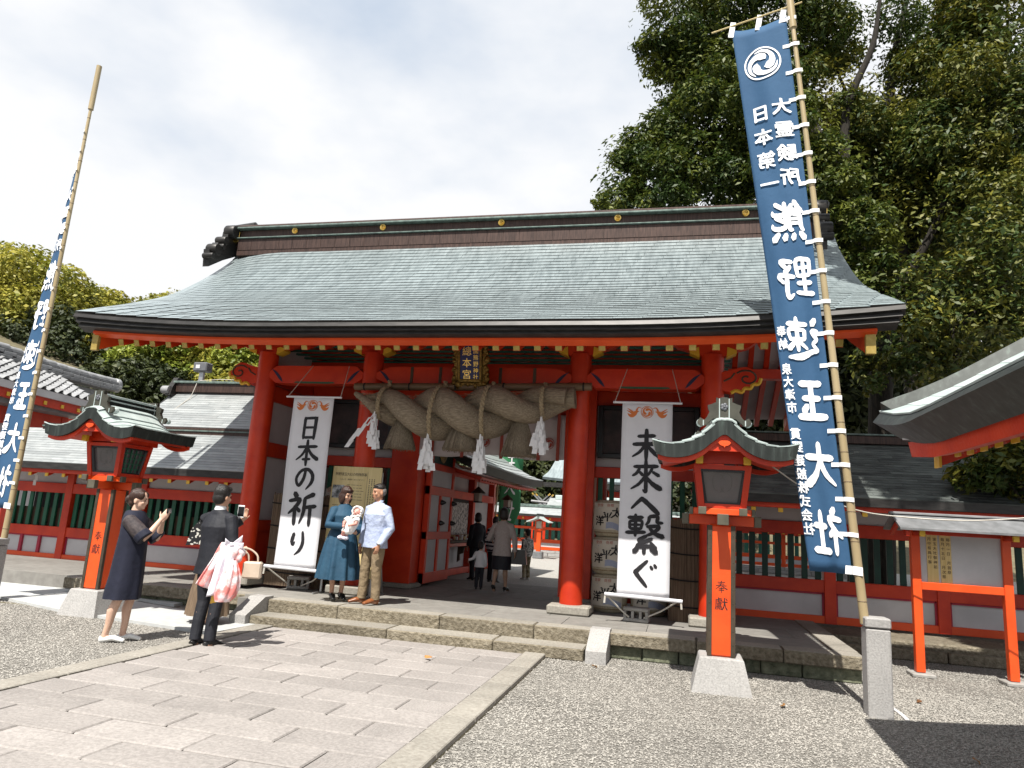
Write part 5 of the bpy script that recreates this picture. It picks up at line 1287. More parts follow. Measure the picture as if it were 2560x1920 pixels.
MB().use('plaster').sheet(lambda u, v: (XE-.02, lerp(11, 15.7, u), lerp(-.17, .0, v)+ez(lerp(11, 15.7, u))), 16, 1, .2).build('white_eave', None, tb)
MB().use('vermilion').sheet(lambda u, v: (XE-.08, lerp(11, 15.6, u), lerp(-.38, -.17, v)+ez(lerp(11, 15.6, u))), 16, 1, .1).build('eave_beam', None, tb)
for i in range(9): B('rafter_end', 'yellow_paint', (XE-.085, 11.4+i*.5, ez(11.4+i*.5)-.34), (XE-.06, 11.48+i*.5, ez(11.4+i*.5)-.25), tb, 0)
B('roof_body', 'tile_dark', (XR-2, 11, 3.5), (XE-.2, 15.6, 3.9), tb, 0)
B('wall', 'plaster', (-20, 11.5, 0), (XE-.9, 15.3, 3.55), tb, 0); B('wall_beam', 'vermilion', (-20, 11.4, 3.1), (XE-.82, 15.4, 3.5), tb)
for y in (11.5, 13.4, 15.3): B('post', 'vermilion', (XE-.98, y-.1, 0), (XE-.80, y+.1, 3.6), tb)
MB().use('vermilion').prism([(15.3, 3.2), (17.4, 3.9), (17.4, 4.1), (15.3, 3.7)], XR-.1, XR+.1, 'x').build('bracket_arm', None, tb)
B('roof_rear', 'tile_dark', (XR-.3, 11, 4.2), (XR+.05, 17.7, 4.55), tb, 0)

# ------------------------------------------------------------------ roof corner of the pavilion at the right edge
pv = thing('pavilion', 'pavilion showing only a copper roof corner and yellow rafter ends', 'building', (3.3, 2.5, 0))
XV, XRV, YV0, YV1 = 1.47, 3.5, -1.5, 5.85
vz = lambda a: float(np.interp(a, [0, .25, .5, 1.0, 1.5, 2.03], [2.40, 2.50, 2.62, 2.91, 3.27, 3.75]))
vl = lambda y, a: .14*max(0, (abs(y-2.175)-2.75)/.925)**1.6
for c in range(13):
    MB().use('patina').sheet(lambda u, v: (XV+lerp(c*.156, c*.156+.165, v), lerp(YV0, YV1, u), vz(lerp(c*.156, c*.156+.165, v))+vl(lerp(YV0, YV1, u), lerp(c*.156, c*.156+.165, v))+.004*(1-v)), 20, 2, -.012).build('copper_course', None, pv)
MB().use('patina').sheet(lambda u, v: (2*XRV-XV-lerp(0, 2.03, v), lerp(YV0, YV1, u), vz(lerp(0, 2.03, v))), 8, 8, .02).build('far_slope', None, pv)
MB().use('patina_dark').sheet(lambda u, v: (XV+.012+.14*(1-v), lerp(YV0+.01, YV1-.01-.17*(1-v), u), vz(0)+vl(lerp(YV0, YV1, u), 0)-lerp(.145, .004, v)), 40, 2, .1).build('eave_band', None, pv)
MB().use('patina_dark').sheet(lambda u, v: (XV+.01+lerp(0, 2.0, u)+.14*(1-v), YV1-.012-.14*(1-v), vz(lerp(0, 2.03, u))+vl(YV1, lerp(0, 2, u))-lerp(.145, .004, v)), 18, 2, -.1).build('verge_band', None, pv)
MB().use('plaster').sheet(lambda u, v: (XV+.17, lerp(YV0+.1, YV1-.3, u), vz(0)+.7*vl(lerp(YV0, YV1-.3, u), 0)-lerp(.168, .145, v)), 16, 1, .1).build('white_line', None, pv)
MB().use('vermilion').sheet(lambda u, v: (XV+.2+.02*(1-v), lerp(YV0+.1, YV1-.32, u), vz(0)+.7*vl(lerp(YV0, YV1-.3, u), 0)-lerp(.27, .166, v)), 16, 1, .1).build('eave_board', None, pv)
MB().use('vermilion').sheet(lambda u, v: (XV+.28+1.7*v, lerp(YV0+.1, YV1-.36, u), vz(.2+1.8*v)-.24-.06*(1-v)+.5*vl(lerp(YV0, YV1-.3, u), 0)*(1-v)), 12, 10, .04).build('soffit', None, pv)
mb = MB().use('vermilion')
U = [(XV+.28+a, vz(a+.2)-.19+.07*(1-a/2)) for a in np.linspace(0, 1.75, 9)]; D = [(a, b-.26) for a, b in U]
for i in range(8): mb.prism([U[i], U[i+1], D[i+1], D[i]], YV1-.40, YV1-.32, 'y')
mb.build('barge_board', None, pv)
B('board_end', 'yellow_paint', (XV+.265, YV1-.41, U[0][1]-.27), (XV+.282, YV1-.31, U[0][1]+.005), pv, 0)
for i in range(26):
    yq = YV1-.62-i*.21; zq = vz(.3)-.36+.4*vl(yq, 0)
    r = MB().use('vermilion').bar((XV+.32, yq, zq+.02), (XV+1.95, yq, vz(1.9)-.34), .07, .075).build('rafter', None, pv); MB().use('yellow_paint').box((XV+.305, yq-.038, zq-.03), (XV+.32, yq+.038, zq+.06), 0).build('rafter_end', None, r)
for y in (-.6, 4.6):
    for x in (2.75, 4.25): B('post', 'vermilion', (x-.1, y-.1, 0), (x+.1, y+.1, 3.0), pv)
for x in (2.75, 4.25): B('beam', 'vermilion', (x-.08, -1.2, 2.75), (x+.08, 5.3, 2.98), pv)
B('ridge', 'patina_dark', (XRV-.16, YV0+.1, 3.66), (XRV+.16, YV1-.1, 3.95), pv, .02)

# ------------------------------------------------------------------ inner court seen through the gateway
bw = thing('court_fence', 'far red and green fence with a low grey roof across the inner court', 'fence', (-4, 29, .2))
XA, XB = -9.5, 6
B('footing', 'grey_concrete', (XA, 28.9, .2), (XB, 29.3, .44), bw, 0)
for i in range(24): B('footing_stone', 'granite', (XA+i*.62, 28.85, .21), (XA+i*.62+.6, 28.9, .33), bw, .01); B('footing_stone', 'granite', (XA+.3+i*.62, 28.85, .335), (XA+.3+i*.62+.6, 28.9, .435), bw, .01)
for z0, z1, m in ((.46, .58, 'sunlit_vermilion'), (.58, .74, 'plaster'), (.74, .88, 'sunlit_vermilion'), (1.26, 1.36, 'sunlit_vermilion'), (1.62, 1.74, 'vermilion')): B('rail', m, (XA, 29-.06+.02*(m == 'plaster'), z0), (XB, 29.06, z1), bw, 0)
sl = MB().box((-.07, -.02, .86), (.07, .02, 1.62), 0).mesh('slat'); sl.materials.append(MATS['teal_paint'])
for i in range(60): inst('slat', sl, T(XA+.1+i*.258, 29, 0), bw)
for i in range(9): B('post', 'sunlit_vermilion', (XA+i*1.9-.07, 28.9, .45), (XA+i*1.9+.07, 29.1, 1.9), bw, 0)
MB().use('wing_shingle').prism([(28.3, 1.86), (29.1, 2.16), (29.9, 1.86), (29.9, 1.78), (28.3, 1.78)], XA, XB, 'x').build('roof', None, bw)
B('eave_band', 'dark_copper', (XA, 28.28, 1.76), (XB, 28.31, 1.85), bw, 0); B('eave_beam', 'vermilion', (XA, 28.4, 1.62), (XB, 28.5, 1.77), bw, 0); B('ridge', 'verdigris_edge', (XA, 29.0, 2.15), (XB, 29.2, 2.26), bw, .01)
for i in range(28): B('rafter_end', 'yellow_paint', (XA+i*.55, 28.385, 1.66), (XA+i*.55+.07, 28.4, 1.72), bw, 0)
# small court lantern
cl = thing('court_lantern', 'small vermilion lantern standing before the far court fence', 'lantern', (-5.2, 27, .2))
B('base', 'tile_dark', (-5.38, 26.8, .2), (-5.02, 27.15, .46), cl, .02); B('post', 'sunlit_vermilion', (-5.28, 26.9, .46), (-5.12, 27.06, 1.24), cl, .01); B('arms', 'sunlit_vermilion', (-5.42, 26.85, 1.24), (-4.98, 27.12, 1.31), cl)
B('light_box', 'lantern_paper', (-5.32, 26.86, 1.31), (-5.08, 27.1, 1.58), cl)
for dx in (-.13, .13): B('corner', 'sunlit_vermilion', (-5.2+dx-.02, 26.83, 1.3), (-5.2+dx+.02, 26.87, 1.6), cl, 0)
MB().use('patina').prism([(-5.66, 1.56), (-5.62, 1.53), (-5.2, 1.70), (-4.78, 1.53), (-4.74, 1.56), (-5.0, 1.66), (-5.2, 1.80), (-5.4, 1.66)], 26.6, 27.4, 'y').build('roof', None, cl)
B('ridge', 'patina_dark', (-5.25, 26.55, 1.78), (-5.15, 27.45, 1.86), cl)
# amulet office
of = thing('amulet_office', 'red and white shrine office with amulet counter and upswept copper roof', 'building', (-6.4, 17, .2))
XO = -5.15
B('wall', 'plaster', (-9, 14.3, .2), (XO-.12, 19.8, 2.7), of, 0)
for y in (14.4, 15.6, 17.6, 19.6): B('post', 'vermilion', (XO-.14, y-.09, .2), (XO+.04, y+.09, 2.75), of)
for z0, z1 in ((.22, .36), (1.98, 2.16), (2.5, 2.78)): B('rail', 'vermilion', (XO-.12, 14.3, z0), (XO+.03, 19.8, z1), of)
B('painted_opening', 'dark_inside', (XO-.125, 15.7, 1.0), (XO-.08, 17.5, 1.98), of, 0); B('amulet_rack', 'amulets', (XO-.075, 15.75, 1.12), (XO-.06, 17.45, 1.9), of, 0)  # near-black panel in the wall, interior shade put into its colour
B('counter', 'wood_dark', (XO-.05, 14.9, .98), (XO+.34, 18.2, 1.04), of, .01); B('counter_front', 'vermilion', (XO+.02, 14.9, .90), (XO+.30, 18.2, .975), of)
for i in range(26): B('amulet_box', ('paper', 'label_red', 'sign_board', 'amulets')[i % 4], (XO+.0, 15.3+i*.1, 1.04), (XO+.24, 15.36+i*.1, 1.07+.04*((i*7) % 3)), of, 0)
for y in (15.2, 16.6, 18.0): MB().use('wood_dark').prism([(XO, .5), (XO+.06, .55), (XO+.05, .68), (XO+.14, .72), (XO+.16, .84), (XO+.28, .9), (XO, .9)], y-.04, y+.04, 'y').build('bracket', None, of)
oz = lambda y: 2.86+.0*y+.05*max(0, (y-16.5)/2.2)**2
for c in range(12):
    MB().use('wing_shingle').sheet(lambda u, v: (XO+1.45-lerp(c*.2, c*.2+.21, v), lerp(13.4, 19.4, u), oz(lerp(13.4, 19.4, u))-.28+.018*(1-v)+np.interp(lerp(c*.2, c*.2+.21, v), [0, .4, 1, 2.4], [0, .13, .45, 1.5])), 14, 1, .02).build('roof_course', None, of)
MB().use('dark_copper').sheet(lambda u, v: (XO+1.45-.02*(1-v), lerp(13.4, 19.4, u), oz(lerp(13.4, 19.4, u))-.285-lerp(.17, 0, v)), 14, 1, .15).build('eave_band', None, of)
MB().use('dark_copper').sheet(lambda u, v: (XO+1.45-lerp(0, 2.4, u), 13.4, oz(13.4)-.285-lerp(.17, 0, v)+np.interp(lerp(0, 2.4, u), [0, .4, 1, 2.4], [0, .13, .45, 1.5])), 10, 1, -.1).build('verge_band', None, of)
MB().use('vermilion').sheet(lambda u, v: (XO+lerp(1.32, -.2, v), lerp(13.6, 19.2, u), oz(lerp(13.6, 19.2, u))-.44+lerp(-.06, .34, v)), 8, 4, .05).build('soffit', None, of)
for i in range(26): y = 13.8+i*.21; MB().use('vermilion').bar((XO+1.25, y, oz(y)-.53), (XO-.1, y, oz(y)-.16), .07, .07).build('rafter', None, of)
MB().use('plaster').prism([(XO+.9, 2.5), (XO-.3, 2.7), (XO-.3, 3.4)], 13.55, 13.6, 'y').build('gable_board', None, of)
for y, z, nm in ((15.4, 2.02, 'nearer the gate'), (18.2, 1.98, 'farther into the court')):
    h = thing('hanging_lantern', 'small dark metal lantern hung under the office eave, '+nm, 'lantern', (XO+.75, y, z), 0, 'metal lanterns under the office eave')
    MB().use('bronze').lathe([(.02, .22), (.16, .10), (.17, .08), (.04, .09)][::-1], (XO+.75, y, z), 6).build('cap', 'black_lacquer', h)
    MB().use('lantern_paper').lathe([(.09, -.1), (.10, .08)], (XO+.75, y, z), 6).build('body', None, h); MB().use('black_lacquer').lathe([(.11, -.13), (.11, -.1)], (XO+.75, y, z), 6).tube([(XO+.75, y, z+.2), (XO+.75, y, z+.42)], .008, 4).build('frame', None, h)
# green flag
gf = thing('green_flag', 'green shrine flag twisted by the wind on a bamboo pole in the court', 'flag', (-5.0, 19.5, .2))
MB().use('bamboo').tube([(-5.05, 19.5, .2), (-4.98, 19.5, 5.2)], .025, 8).build('pole', None, gf)
def gfn(x, z, off):
    t = (z-1.4)/3.4; a = 1.25*sin(t*4.2+.5)*(.35+.65*t)-.15; w = x*.62*(1-.0*t)
    return (-4.95+w*cos(a)-.28*max(0, .16-t)/.16*x, 19.5+w*sin(a)-off, z-.55*max(0, .25-t)*(x)*2+.25*(1-x)*max(0, .1-t))
MB().use('flag_green').sheet(lambda u, v: gfn(u, lerp(1.4, 4.8, v), 0), 10, 50, .006).build('cloth', None, gf, smooth=True)
mb = MB().use('print_white')
for i, ch in enumerate('速玉大社'): brush(mb, GLY[ch], .5, 3.75-i*.62, .5, lambda x, z, o: gfn(.02+x*.9, z, o+.01), False, .001, 5, sx=1.2)
mb.build('lettering', None, gf, fix=False)
# shrine roofs behind the fence
sr = thing('inner_shrine', 'inner shrine with steep curved pale copper roof behind a gate column', 'building', (-3, 32, .2))
MB().use('copper_shingle').sheet(lambda u, v: (lerp(-5.95, -1, u)+.75*v*(1-u), 31+2.2*v, np.interp(v, [0, .25, .6, 1], [3.33, 3.65, 4.5, 6.2])+.1*(1-u)**4*(1-v)), 10, 10, -.12).build('roof', 'wing_shingle', sr)
B('roof_band', 'dark_copper', (-5.9, 30.96, 3.1), (-1, 31.1, 3.3), sr, 0); B('wall', 'plaster', (-5.1, 31.8, .2), (-1, 34, 3.2), sr, 0); B('beam', 'vermilion', (-5.2, 31.6, 2.7), (-1, 31.8, 3.05), sr)
for x in (-5.1, -3.2): B('post', 'vermilion', (x-.1, 31.6, .2), (x+.1, 31.85, 3.1), sr)
MB().use('wing_shingle').prism([(30.2, 2.30), (30.9, 2.62), (30.9, 2.5), (30.2, 2.22)], -5.55, -2, 'x').build('lower_roof', None, sr); B('ridge', 'patina', (-5.3, 30.75, 2.55), (-2, 30.95, 2.75), sr, .02)
ch = thing('crossed_finials', 'small shrine roof with crossed gold-tipped finials above the court fence', 'building', (-6.3, 33, .2))
MB().use('tile_grey').prism([(-6.9, 1.95), (-6.3, 2.42), (-5.7, 1.95), (-5.8, 1.9), (-6.8, 1.9)], 32.6, 34.5, 'y').build('roof', None, ch); B('body', 'vermilion', (-6.7, 32.8, .2), (-5.9, 34.2, 1.9), ch)
for y in (32.7, 33.6):
    for s in (-1, 1):
        f = MB().use('tile_dark').bar((-6.3-s*.32, y, 2.15), (-6.3+s*.42, y, 2.86), .07, .06).build('finial', None, ch); MB().use('gold').bar((-6.3+s*.34, y, 2.78), (-6.3+s*.43, y, 2.87), .08, .07).build('finial_tip', None, f)
MB().use('tile_grey').tube([(-6.75, 32.65, 2.5), (-5.85, 32.65, 2.45)], .05, 8).build('ridge_log', None, ch)
# odds and ends on the ground
for x, y, wh in ((.95, 7.42, 'close behind the granite lantern base'), (.15, 5.1, 'alone on the open gravel'), (2.35, 8.3, 'between the stone post and the notice board'), (-.9, 8.3, 'on the gravel by the step cheek'), (-2.6, 7.6, 'on the paving just below the steps'), (2.15, 6.3, 'in the shadow of the pavilion roof')):
    a = R_.uniform(0, 6); s = R_.uniform(.02, .035)
    o = MB().use('fallen_leaf').sheet(lambda u, v: ((u-.5)*3*s, (v-.5)*s*1.4*sin(u*pi), .022+.012*sin(v*3+u*2)), 6, 3, .0015, T(x, y, .04 if -5 < x < -1.5 else .0) @ RZ(a)).build('fallen_leaf')
    tag(o, 'small brown fallen leaf '+wh, 'leaf', 'fallen leaves on the forecourt')
tag(MB().use('plaster').sheet(lambda u, v: (lerp(2.005, 2.045, u)+.012*sin(v*9)+lerp(0, -.02, v), lerp(8.75, 7.45, v), .012+.0*u), 2, 24, -.006).build('chalk_line'), 'narrow white chalk line on the gravel beside the stone post', 'line')

# ------------------------------------------------------------------ hill and trees
def hz(x, y):
    return max(-.05, min(17, (-x-19)*.42+(y-30)*.10)) if x < -19 else -.05
hill = MB().use('soil').sheet(lambda u, v: (lerp(-110, -17, u), lerp(22, 110, v), hz(lerp(-110, -17, u), lerp(22, 110, v))+.3*sin(u*30)*sin(v*23)), 40, 30).build('wooded_hill'); structure(hill)
fh = MB().use('soil').sheet(lambda u, v: (lerp(-17, 40, u), lerp(36, 110, v), -.1+8*min(1, v*2.2)), 16, 16).build('far_slope'); structure(fh)

def leaf_cloud(clumps, size, seed, flat=.8, up=.55, wid=.42, shell=.55):
    """clumps: (x, y, z, r, n). Many small bent leaves on the outside of every clump."""
    g = np.random.default_rng(seed); VS = []; TN = []
    for (x, y, z, r, n, *o) in clumps:
        sh = o[0] if o else shell
        d = g.normal(size=(n, 3)); d /= np.linalg.norm(d, axis=1)[:, None]
        rad = r*(sh+(1-sh)*g.random(n)**.6)*(1+.22*np.sin(d[:, 0]*5+seed)*np.cos(d[:, 2]*4+x))
        p = np.array([x, y, z])+d*rad[:, None]*np.array([1, 1, flat])
        nn = d*.55+np.array([0, 0, up])+g.normal(0, .42, (n, 3)); nn /= np.linalg.norm(nn, axis=1)[:, None]
        a = np.cross(nn, g.normal(size=(n, 3))); a /= np.linalg.norm(a, axis=1)[:, None]; b = np.cross(nn, a)
        L = size*g.uniform(.5, 1.45, n)[:, None]; W = L*wid
        VS.append(np.stack([p-a*L*.5, p+b*W*.5+nn*L*.07, p+a*L*.5-nn*L*.06, p-b*W*.5+nn*L*.07], 1))
        TN.append(np.clip(g.normal(.28+.22*g.normal(), .25, n), 0, 1))
    V = np.concatenate(VS).reshape(-1, 3); F = np.arange(len(V)).reshape(-1, 4)
    return V, F, np.concatenate(TN)
def branches(mb, path, r0, r1, seg=9):
    P = spline(path, 4); n = len(P)
    mb.tube(P, [lerp(r0, r1, i/(n-1))*(1+.06*sin(i*1.7)) for i in range(n)], seg)
def tree(name, label, base, trunk, limbs, clumps, leafmat, size, group, seed, **k):
    t = thing(name, label, 'tree', base, 0, group)
    mb = MB().use('bark')
    branches(mb, trunk[0], trunk[1], trunk[2], 12)
    for path, a, b in limbs: branches(mb, path, a, b, 7)
    mb.build('trunk', None, t, smooth=60)
    V, F, tn = leaf_cloud(clumps, size, seed, **k)
    tri_object('crown', V, F, leafmat, t, tn)
    return t
def puff(c, R, n, seed, rk=.34, leaves=230, flat=.8):
    """clumps spread over the outside of an ellipsoid"""
    g = random.Random(seed); out = []
    for i in range(n):
        z = lerp(-.55, 1, (i+.5)/n); a = i*2.39996+g.uniform(-.3, .3); q = sqrt(max(0, 1-z*z)); s = g.uniform(.72, 1.02)
        r = R*rk*g.uniform(.75, 1.25)
        out.append((c[0]+R*q*cos(a)*s, c[1]+R*q*sin(a)*s, c[2]+R*flat*z*s, r, int(leaves*(r/(R*rk))**2)))
    return out
LT = [(-62, 46, 17.8, 6.2, 'o'), (-55.5, 45, 16.8, 5.6, 'o'), (-51, 44, 14.8, 5.8, 'o'), (-50.5, 50, 16.2, 3.8, 'o'), (-58, 40, 11.5, 5.5, 'd'), (-50, 40, 9.8, 4.8, 'd'), (-44.5, 43, 11.2, 4.6, 'd'),
      (-49, 58, 17.4, 5.0, 'o'), (-43, 54, 15.6, 4.6, 'o'), (-38, 52, 14.6, 4.4, 'o'), (-41, 46, 12.0, 4.3, 'o'), (-37, 44, 11.0, 4.2, 'l'), (-34, 47, 11.4, 4.2, 'o'), (-30.5, 46, 11.3, 3.7, 'l'), (-31, 44, 7.6, 4.2, 'o'), (-36, 40, 7.4, 3.8, 'd'), (-27, 45, 8.6, 4.4, 'o'), (-46, 36, 6.5, 4.0, 'd'), (-70, 48, 19, 7, 'o')]
where = ['behind the top of the edge-on flag', 'highest on the hill, crossed by the flag pole', 'beside the leaning flag pole', 'on the skyline between the flag pole and the gap', 'low behind the tiled hall', 'directly above the tiled hall ridge', 'in shade above the lantern', 'with an airy top on the skyline gap', 'on the skyline beside the gate roof', 'touching the gate roof slope', 'under the tip of the gate roof', 'above the floodlight', 'between floodlight and gate', 'beside the corner column of the gate', 'low behind the corridor ridge', 'low behind the floodlight', 'partly behind the gate roof', 'behind the lantern roof', 'half cut by the photo edge']
for i, (x, y, z, R, kd) in enumerate(LT):
    zb = hz(x, y)
    m = {'o': 'leaf_olive', 'd': 'leaf_deep', 'l': 'leaf_lime'}[kd]
    nm = {'o': 'olive yellow broadleaf tree', 'd': 'dark green broadleaf tree', 'l': 'lime green broadleaf tree'}[kd]
    cl = puff((x, y, z), R, 62, i+3, .24, 250)+puff((x, y, z-.1*R), R*.6, 10, i+50, .45, 120)
    tree('broadleaf_tree', f'{nm}, {where[i]}', (x, y, zb), ([(x, y, zb-.5), (x+.3, y, lerp(zb, z, .5)), (x, y, z+.3*R)], .42, .12), [([(x, y, lerp(zb, z, .6)), (x+sx*R*.4, y+sy*R*.3, z), (x+sx*R*.7, y+sy*R*.5, z+.3*R)], .2, .05) for sx, sy in ((1, .5), (-1, .3), (.3, -1), (-.4, -.9))], cl, m, .33, 'broadleaf trees on the hillside', i+1, wid=.62, shell=.72)
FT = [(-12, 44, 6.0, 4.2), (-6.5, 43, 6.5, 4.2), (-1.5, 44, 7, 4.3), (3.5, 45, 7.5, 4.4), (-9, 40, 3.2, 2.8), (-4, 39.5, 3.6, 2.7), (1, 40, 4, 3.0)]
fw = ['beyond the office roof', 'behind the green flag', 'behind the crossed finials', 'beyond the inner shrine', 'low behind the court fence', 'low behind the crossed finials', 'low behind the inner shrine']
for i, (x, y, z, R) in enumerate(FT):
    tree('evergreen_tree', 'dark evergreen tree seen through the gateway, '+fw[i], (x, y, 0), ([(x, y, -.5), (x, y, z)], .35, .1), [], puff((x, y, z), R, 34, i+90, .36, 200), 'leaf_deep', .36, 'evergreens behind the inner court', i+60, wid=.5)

# the great evergreens behind the right side, placed where they stand
KF = 1768.
def at(u, v, y):
    d = Xd*((u-1280)/KF); dd = Vector(((u-1280)/KF, (v-960)/KF, 1))
    w = Vector((Xd.dot(dd), Yd.dot(dd), Zu.dot(dd))) if False else Vector((cam.matrix_world.to_3x3() @ Vector((dd.x, -dd.y, -1))))
    t = y/w.y; return (w.x*t, y, 1.55+w.z*t)
def blobs(L, dens=1.0, seed=0):
    g = random.Random(seed); out = []
    for u, v, rp, y in L:
        x, y, z = at(u, v, y); R = rp*sqrt(x*x+y*y+(z-1.5)**2)/KF/1.05
        for i in range(9):
            a, b = g.uniform(0, 2*pi), g.uniform(-1, 1); q = sqrt(1-b*b)*.75
            r = R*g.uniform(.32, .55); out.append((x+R*q*cos(a), y+R*q*sin(a)*1.1, z+R*b*.75, r, int(dens*330*r*r/.3+30)))
        out.append((x, y, z, R*1.12, int(dens*420*R*R/.8), .15))
    return out
A1 = [(1700, 70, 90, 16), (1655, 120, 60, 16), (1690, 175, 70, 16.5), (1760, 190, 100, 16), (1800, 80, 120, 17), (1930, 60, 140, 17), (1560, 455, 70, 16), (1600, 390, 80, 16), (1545, 500, 55, 15.5), (1680, 360, 100, 16.5), (1660, 470, 90, 15.5), (1770, 440, 110, 16), (1790, 300, 110, 16), (1880, 330, 110, 15.5), (1900, 200, 110, 16.5), (1930, 470, 110, 15.5), (2060, 500, 90, 15.6), (2140, 590, 80, 15.4), (2060, 660, 80, 15.6), (1990, 610, 70, 15.8), (2190, 700, 70, 15.3), (2010, 330, 80, 15.5), (2080, 400, 60, 15.2)]
b1 = at(2185, 1150, 16.5)
w1 = lambda u, v, y=16.5: at(u, v, y)
tree('camphor_tree', 'great dark evergreen spreading over the gate roof behind the flag', (b1[0], 16.5, 0), ([(b1[0], 16.5, -.3), w1(2200, 900), w1(2180, 640), w1(2120, 430)], .30, .15),
     [([w1(2120, 430), w1(2040, 330), w1(1960, 180), w1(1900, 60)], .16, .04), ([w1(2150, 560), w1(2000, 520), w1(1850, 470), w1(1640, 480), w1(1560, 500)], .12, .03), ([w1(2040, 330), w1(1900, 330), w1(1760, 330), w1(1660, 370)], .10, .02), ([w1(2110, 420), w1(2120, 260), w1(2180, 120), w1(2200, 0)], .13, .04), ([w1(2160, 600), w1(2080, 640), w1(2000, 620)], .09, .03), ([w1(1960, 180), w1(1840, 160), w1(1720, 120)], .07, .02), ([w1(2090, 400), w1(1990, 420), w1(1900, 380)], .08, .02), ([w1(2200, 800), w1(2260, 700), w1(2340, 560), w1(2400, 380)], .14, .05)],
     blobs(A1, 2.1, 4), 'leaf_dark', .13, 'great evergreens round the shaded corridor', 201, wid=.40)
A2 = [(2060, 90, 90, 18), (2110, 300, 110, 17.5), (2040, 230, 80, 17), (2330, 60, 120, 18), (2440, 160, 130, 17), (2540, 60, 120, 18), (2300, 210, 90, 18), (2250, 400, 120, 17.5), (2400, 360, 130, 17), (2530, 330, 120, 16.5), (2140, 480, 100, 17.5), (2050, 560, 90, 18), (2340, 540, 120, 17), (2500, 520, 120, 16.5)]
b2 = at(2330, 1150, 18)
w2 = lambda u, v: at(u, v, 18)
tree('camphor_tree', 'tall dark evergreen with bare forking limbs against sky gaps', (b2[0], 18, 0), ([(b2[0], 18, -.3), w2(2280, 800), w2(2270, 560)], .38, .2),
     [([w2(2270, 560), w2(2230, 380), w2(2230, 180), w2(2280, -60)], .17, .06), ([w2(2275, 600), w2(2350, 420), w2(2420, 250), w2(2520, 80)], .15, .05), ([w2(2230, 400), w2(2150, 300), w2(2080, 150)], .10, .03), ([w2(2350, 420), w2(2450, 400), w2(2560, 330)], .10, .03), ([w2(2280, 700), w2(2400, 640), w2(2540, 560)], .11, .04)],
     blobs(A2, 1.8, 9), 'leaf_gloss', .13, 'great evergreens round the shaded corridor', 202, wid=.42)
A3 = [(2150, 730, 90, 15), (2240, 830, 100, 14.8), (2380, 740, 120, 15), (2500, 820, 110, 14.6), (2330, 920, 80, 14.6), (2470, 650, 110, 15.5), (2540, 700, 90, 14.8), (2190, 930, 60, 15)]
b3 = at(2420, 1150, 15)
tree('camellia_tree', 'glossy mid-height evergreen with sparkling leaves above the shaded corridor', (b3[0], 15, 0), ([(b3[0], 15, -.3), at(2400, 950, 15), at(2350, 780, 15)], .14, .06), [([at(2380, 900, 15), at(2280, 840, 15), at(2190, 760, 15)], .05, .02), ([at(2370, 840, 15), at(2460, 760, 15), at(2520, 700, 15)], .05, .02)], blobs(A3, .8, 12), 'leaf_gloss', .14, None, 203, wid=.45)
A4 = [(2490, 1150, 80, 11.2), (2545, 1110, 80, 11), (2440, 1180, 50, 11.2), (2550, 1190, 70, 11.2)]
b4 = at(2560, 1300, 11.3)
tree('young_tree', 'small bright-leaved tree under the pavilion roof corner', (b4[0]+.15, 11.3, 0), ([(b4[0]+.15, 11.3, -.2), (b4[0]+.1, 11.3, 1.5), (b4[0]-.05, 11.25, 2.7)], .06, .03), [([(b4[0]+.1, 11.3, 2.0), (b4[0]-.2, 11.2, 2.5), (b4[0]-.4, 11.2, 2.6)], .025, .01)], blobs(A4, 1.5, 14), 'leaf_gloss', .12, None, 204, wid=.38)
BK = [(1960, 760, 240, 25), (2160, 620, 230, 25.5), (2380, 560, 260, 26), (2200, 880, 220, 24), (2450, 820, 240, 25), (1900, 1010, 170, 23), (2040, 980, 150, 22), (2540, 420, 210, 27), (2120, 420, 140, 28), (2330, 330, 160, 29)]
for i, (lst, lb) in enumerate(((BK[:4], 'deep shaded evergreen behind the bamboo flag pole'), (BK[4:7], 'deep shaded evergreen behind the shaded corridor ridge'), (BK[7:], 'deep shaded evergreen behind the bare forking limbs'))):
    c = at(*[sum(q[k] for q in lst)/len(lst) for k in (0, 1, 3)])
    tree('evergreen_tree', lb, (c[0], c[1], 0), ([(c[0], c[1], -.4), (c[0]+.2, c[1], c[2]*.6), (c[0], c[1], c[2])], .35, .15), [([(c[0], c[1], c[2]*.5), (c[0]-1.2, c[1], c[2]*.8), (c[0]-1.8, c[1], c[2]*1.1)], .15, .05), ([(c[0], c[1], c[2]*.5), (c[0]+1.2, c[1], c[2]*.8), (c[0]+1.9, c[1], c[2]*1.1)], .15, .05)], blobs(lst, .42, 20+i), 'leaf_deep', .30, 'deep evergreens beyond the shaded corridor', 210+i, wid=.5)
# the same grove continues over the viewer's right: its boughs shade the right end of the gate and the corridor
OV = [(2.9, 8.6, 10.6, 1.2), (3.9, 8.0, 10.2, 1.4), (5.4, 8.6, 10.4, 1.5), (6.8, 8.0, 10.4, 1.6), (4.6, 6.6, 10.8, 1.4), (6.0, 6.2, 10.6, 1.6), (5.2, 4.9, 10.4, 1.5), (7.4, 5.2, 10.2, 1.5), (4.0, 5.4, 10.6, .9), (8.5, 7.2, 10, 1.6), (2.5, 7.1, 10.6, .9), (3.2, 6.6, 10.6, 1.0), (2.9, 7.8, 10.3, 1.0), (4.0, 7.4, 11.8, 1.4), (5.4, 6.8, 12.0, 1.6), (7.0, 6.6, 12.2, 1.7), (6.2, 4.4, 11.6, 1.5), (8.2, 4.6, 11.4, 1.7), (5.0, 9.4, 11.6, 1.4), (6.8, 9.6, 11.6, 1.5), (3.3, 9.5, 11.2, 1.1), (2.1, 9.4, 11.2, .8)]
cl = []
g_ = random.Random(5)
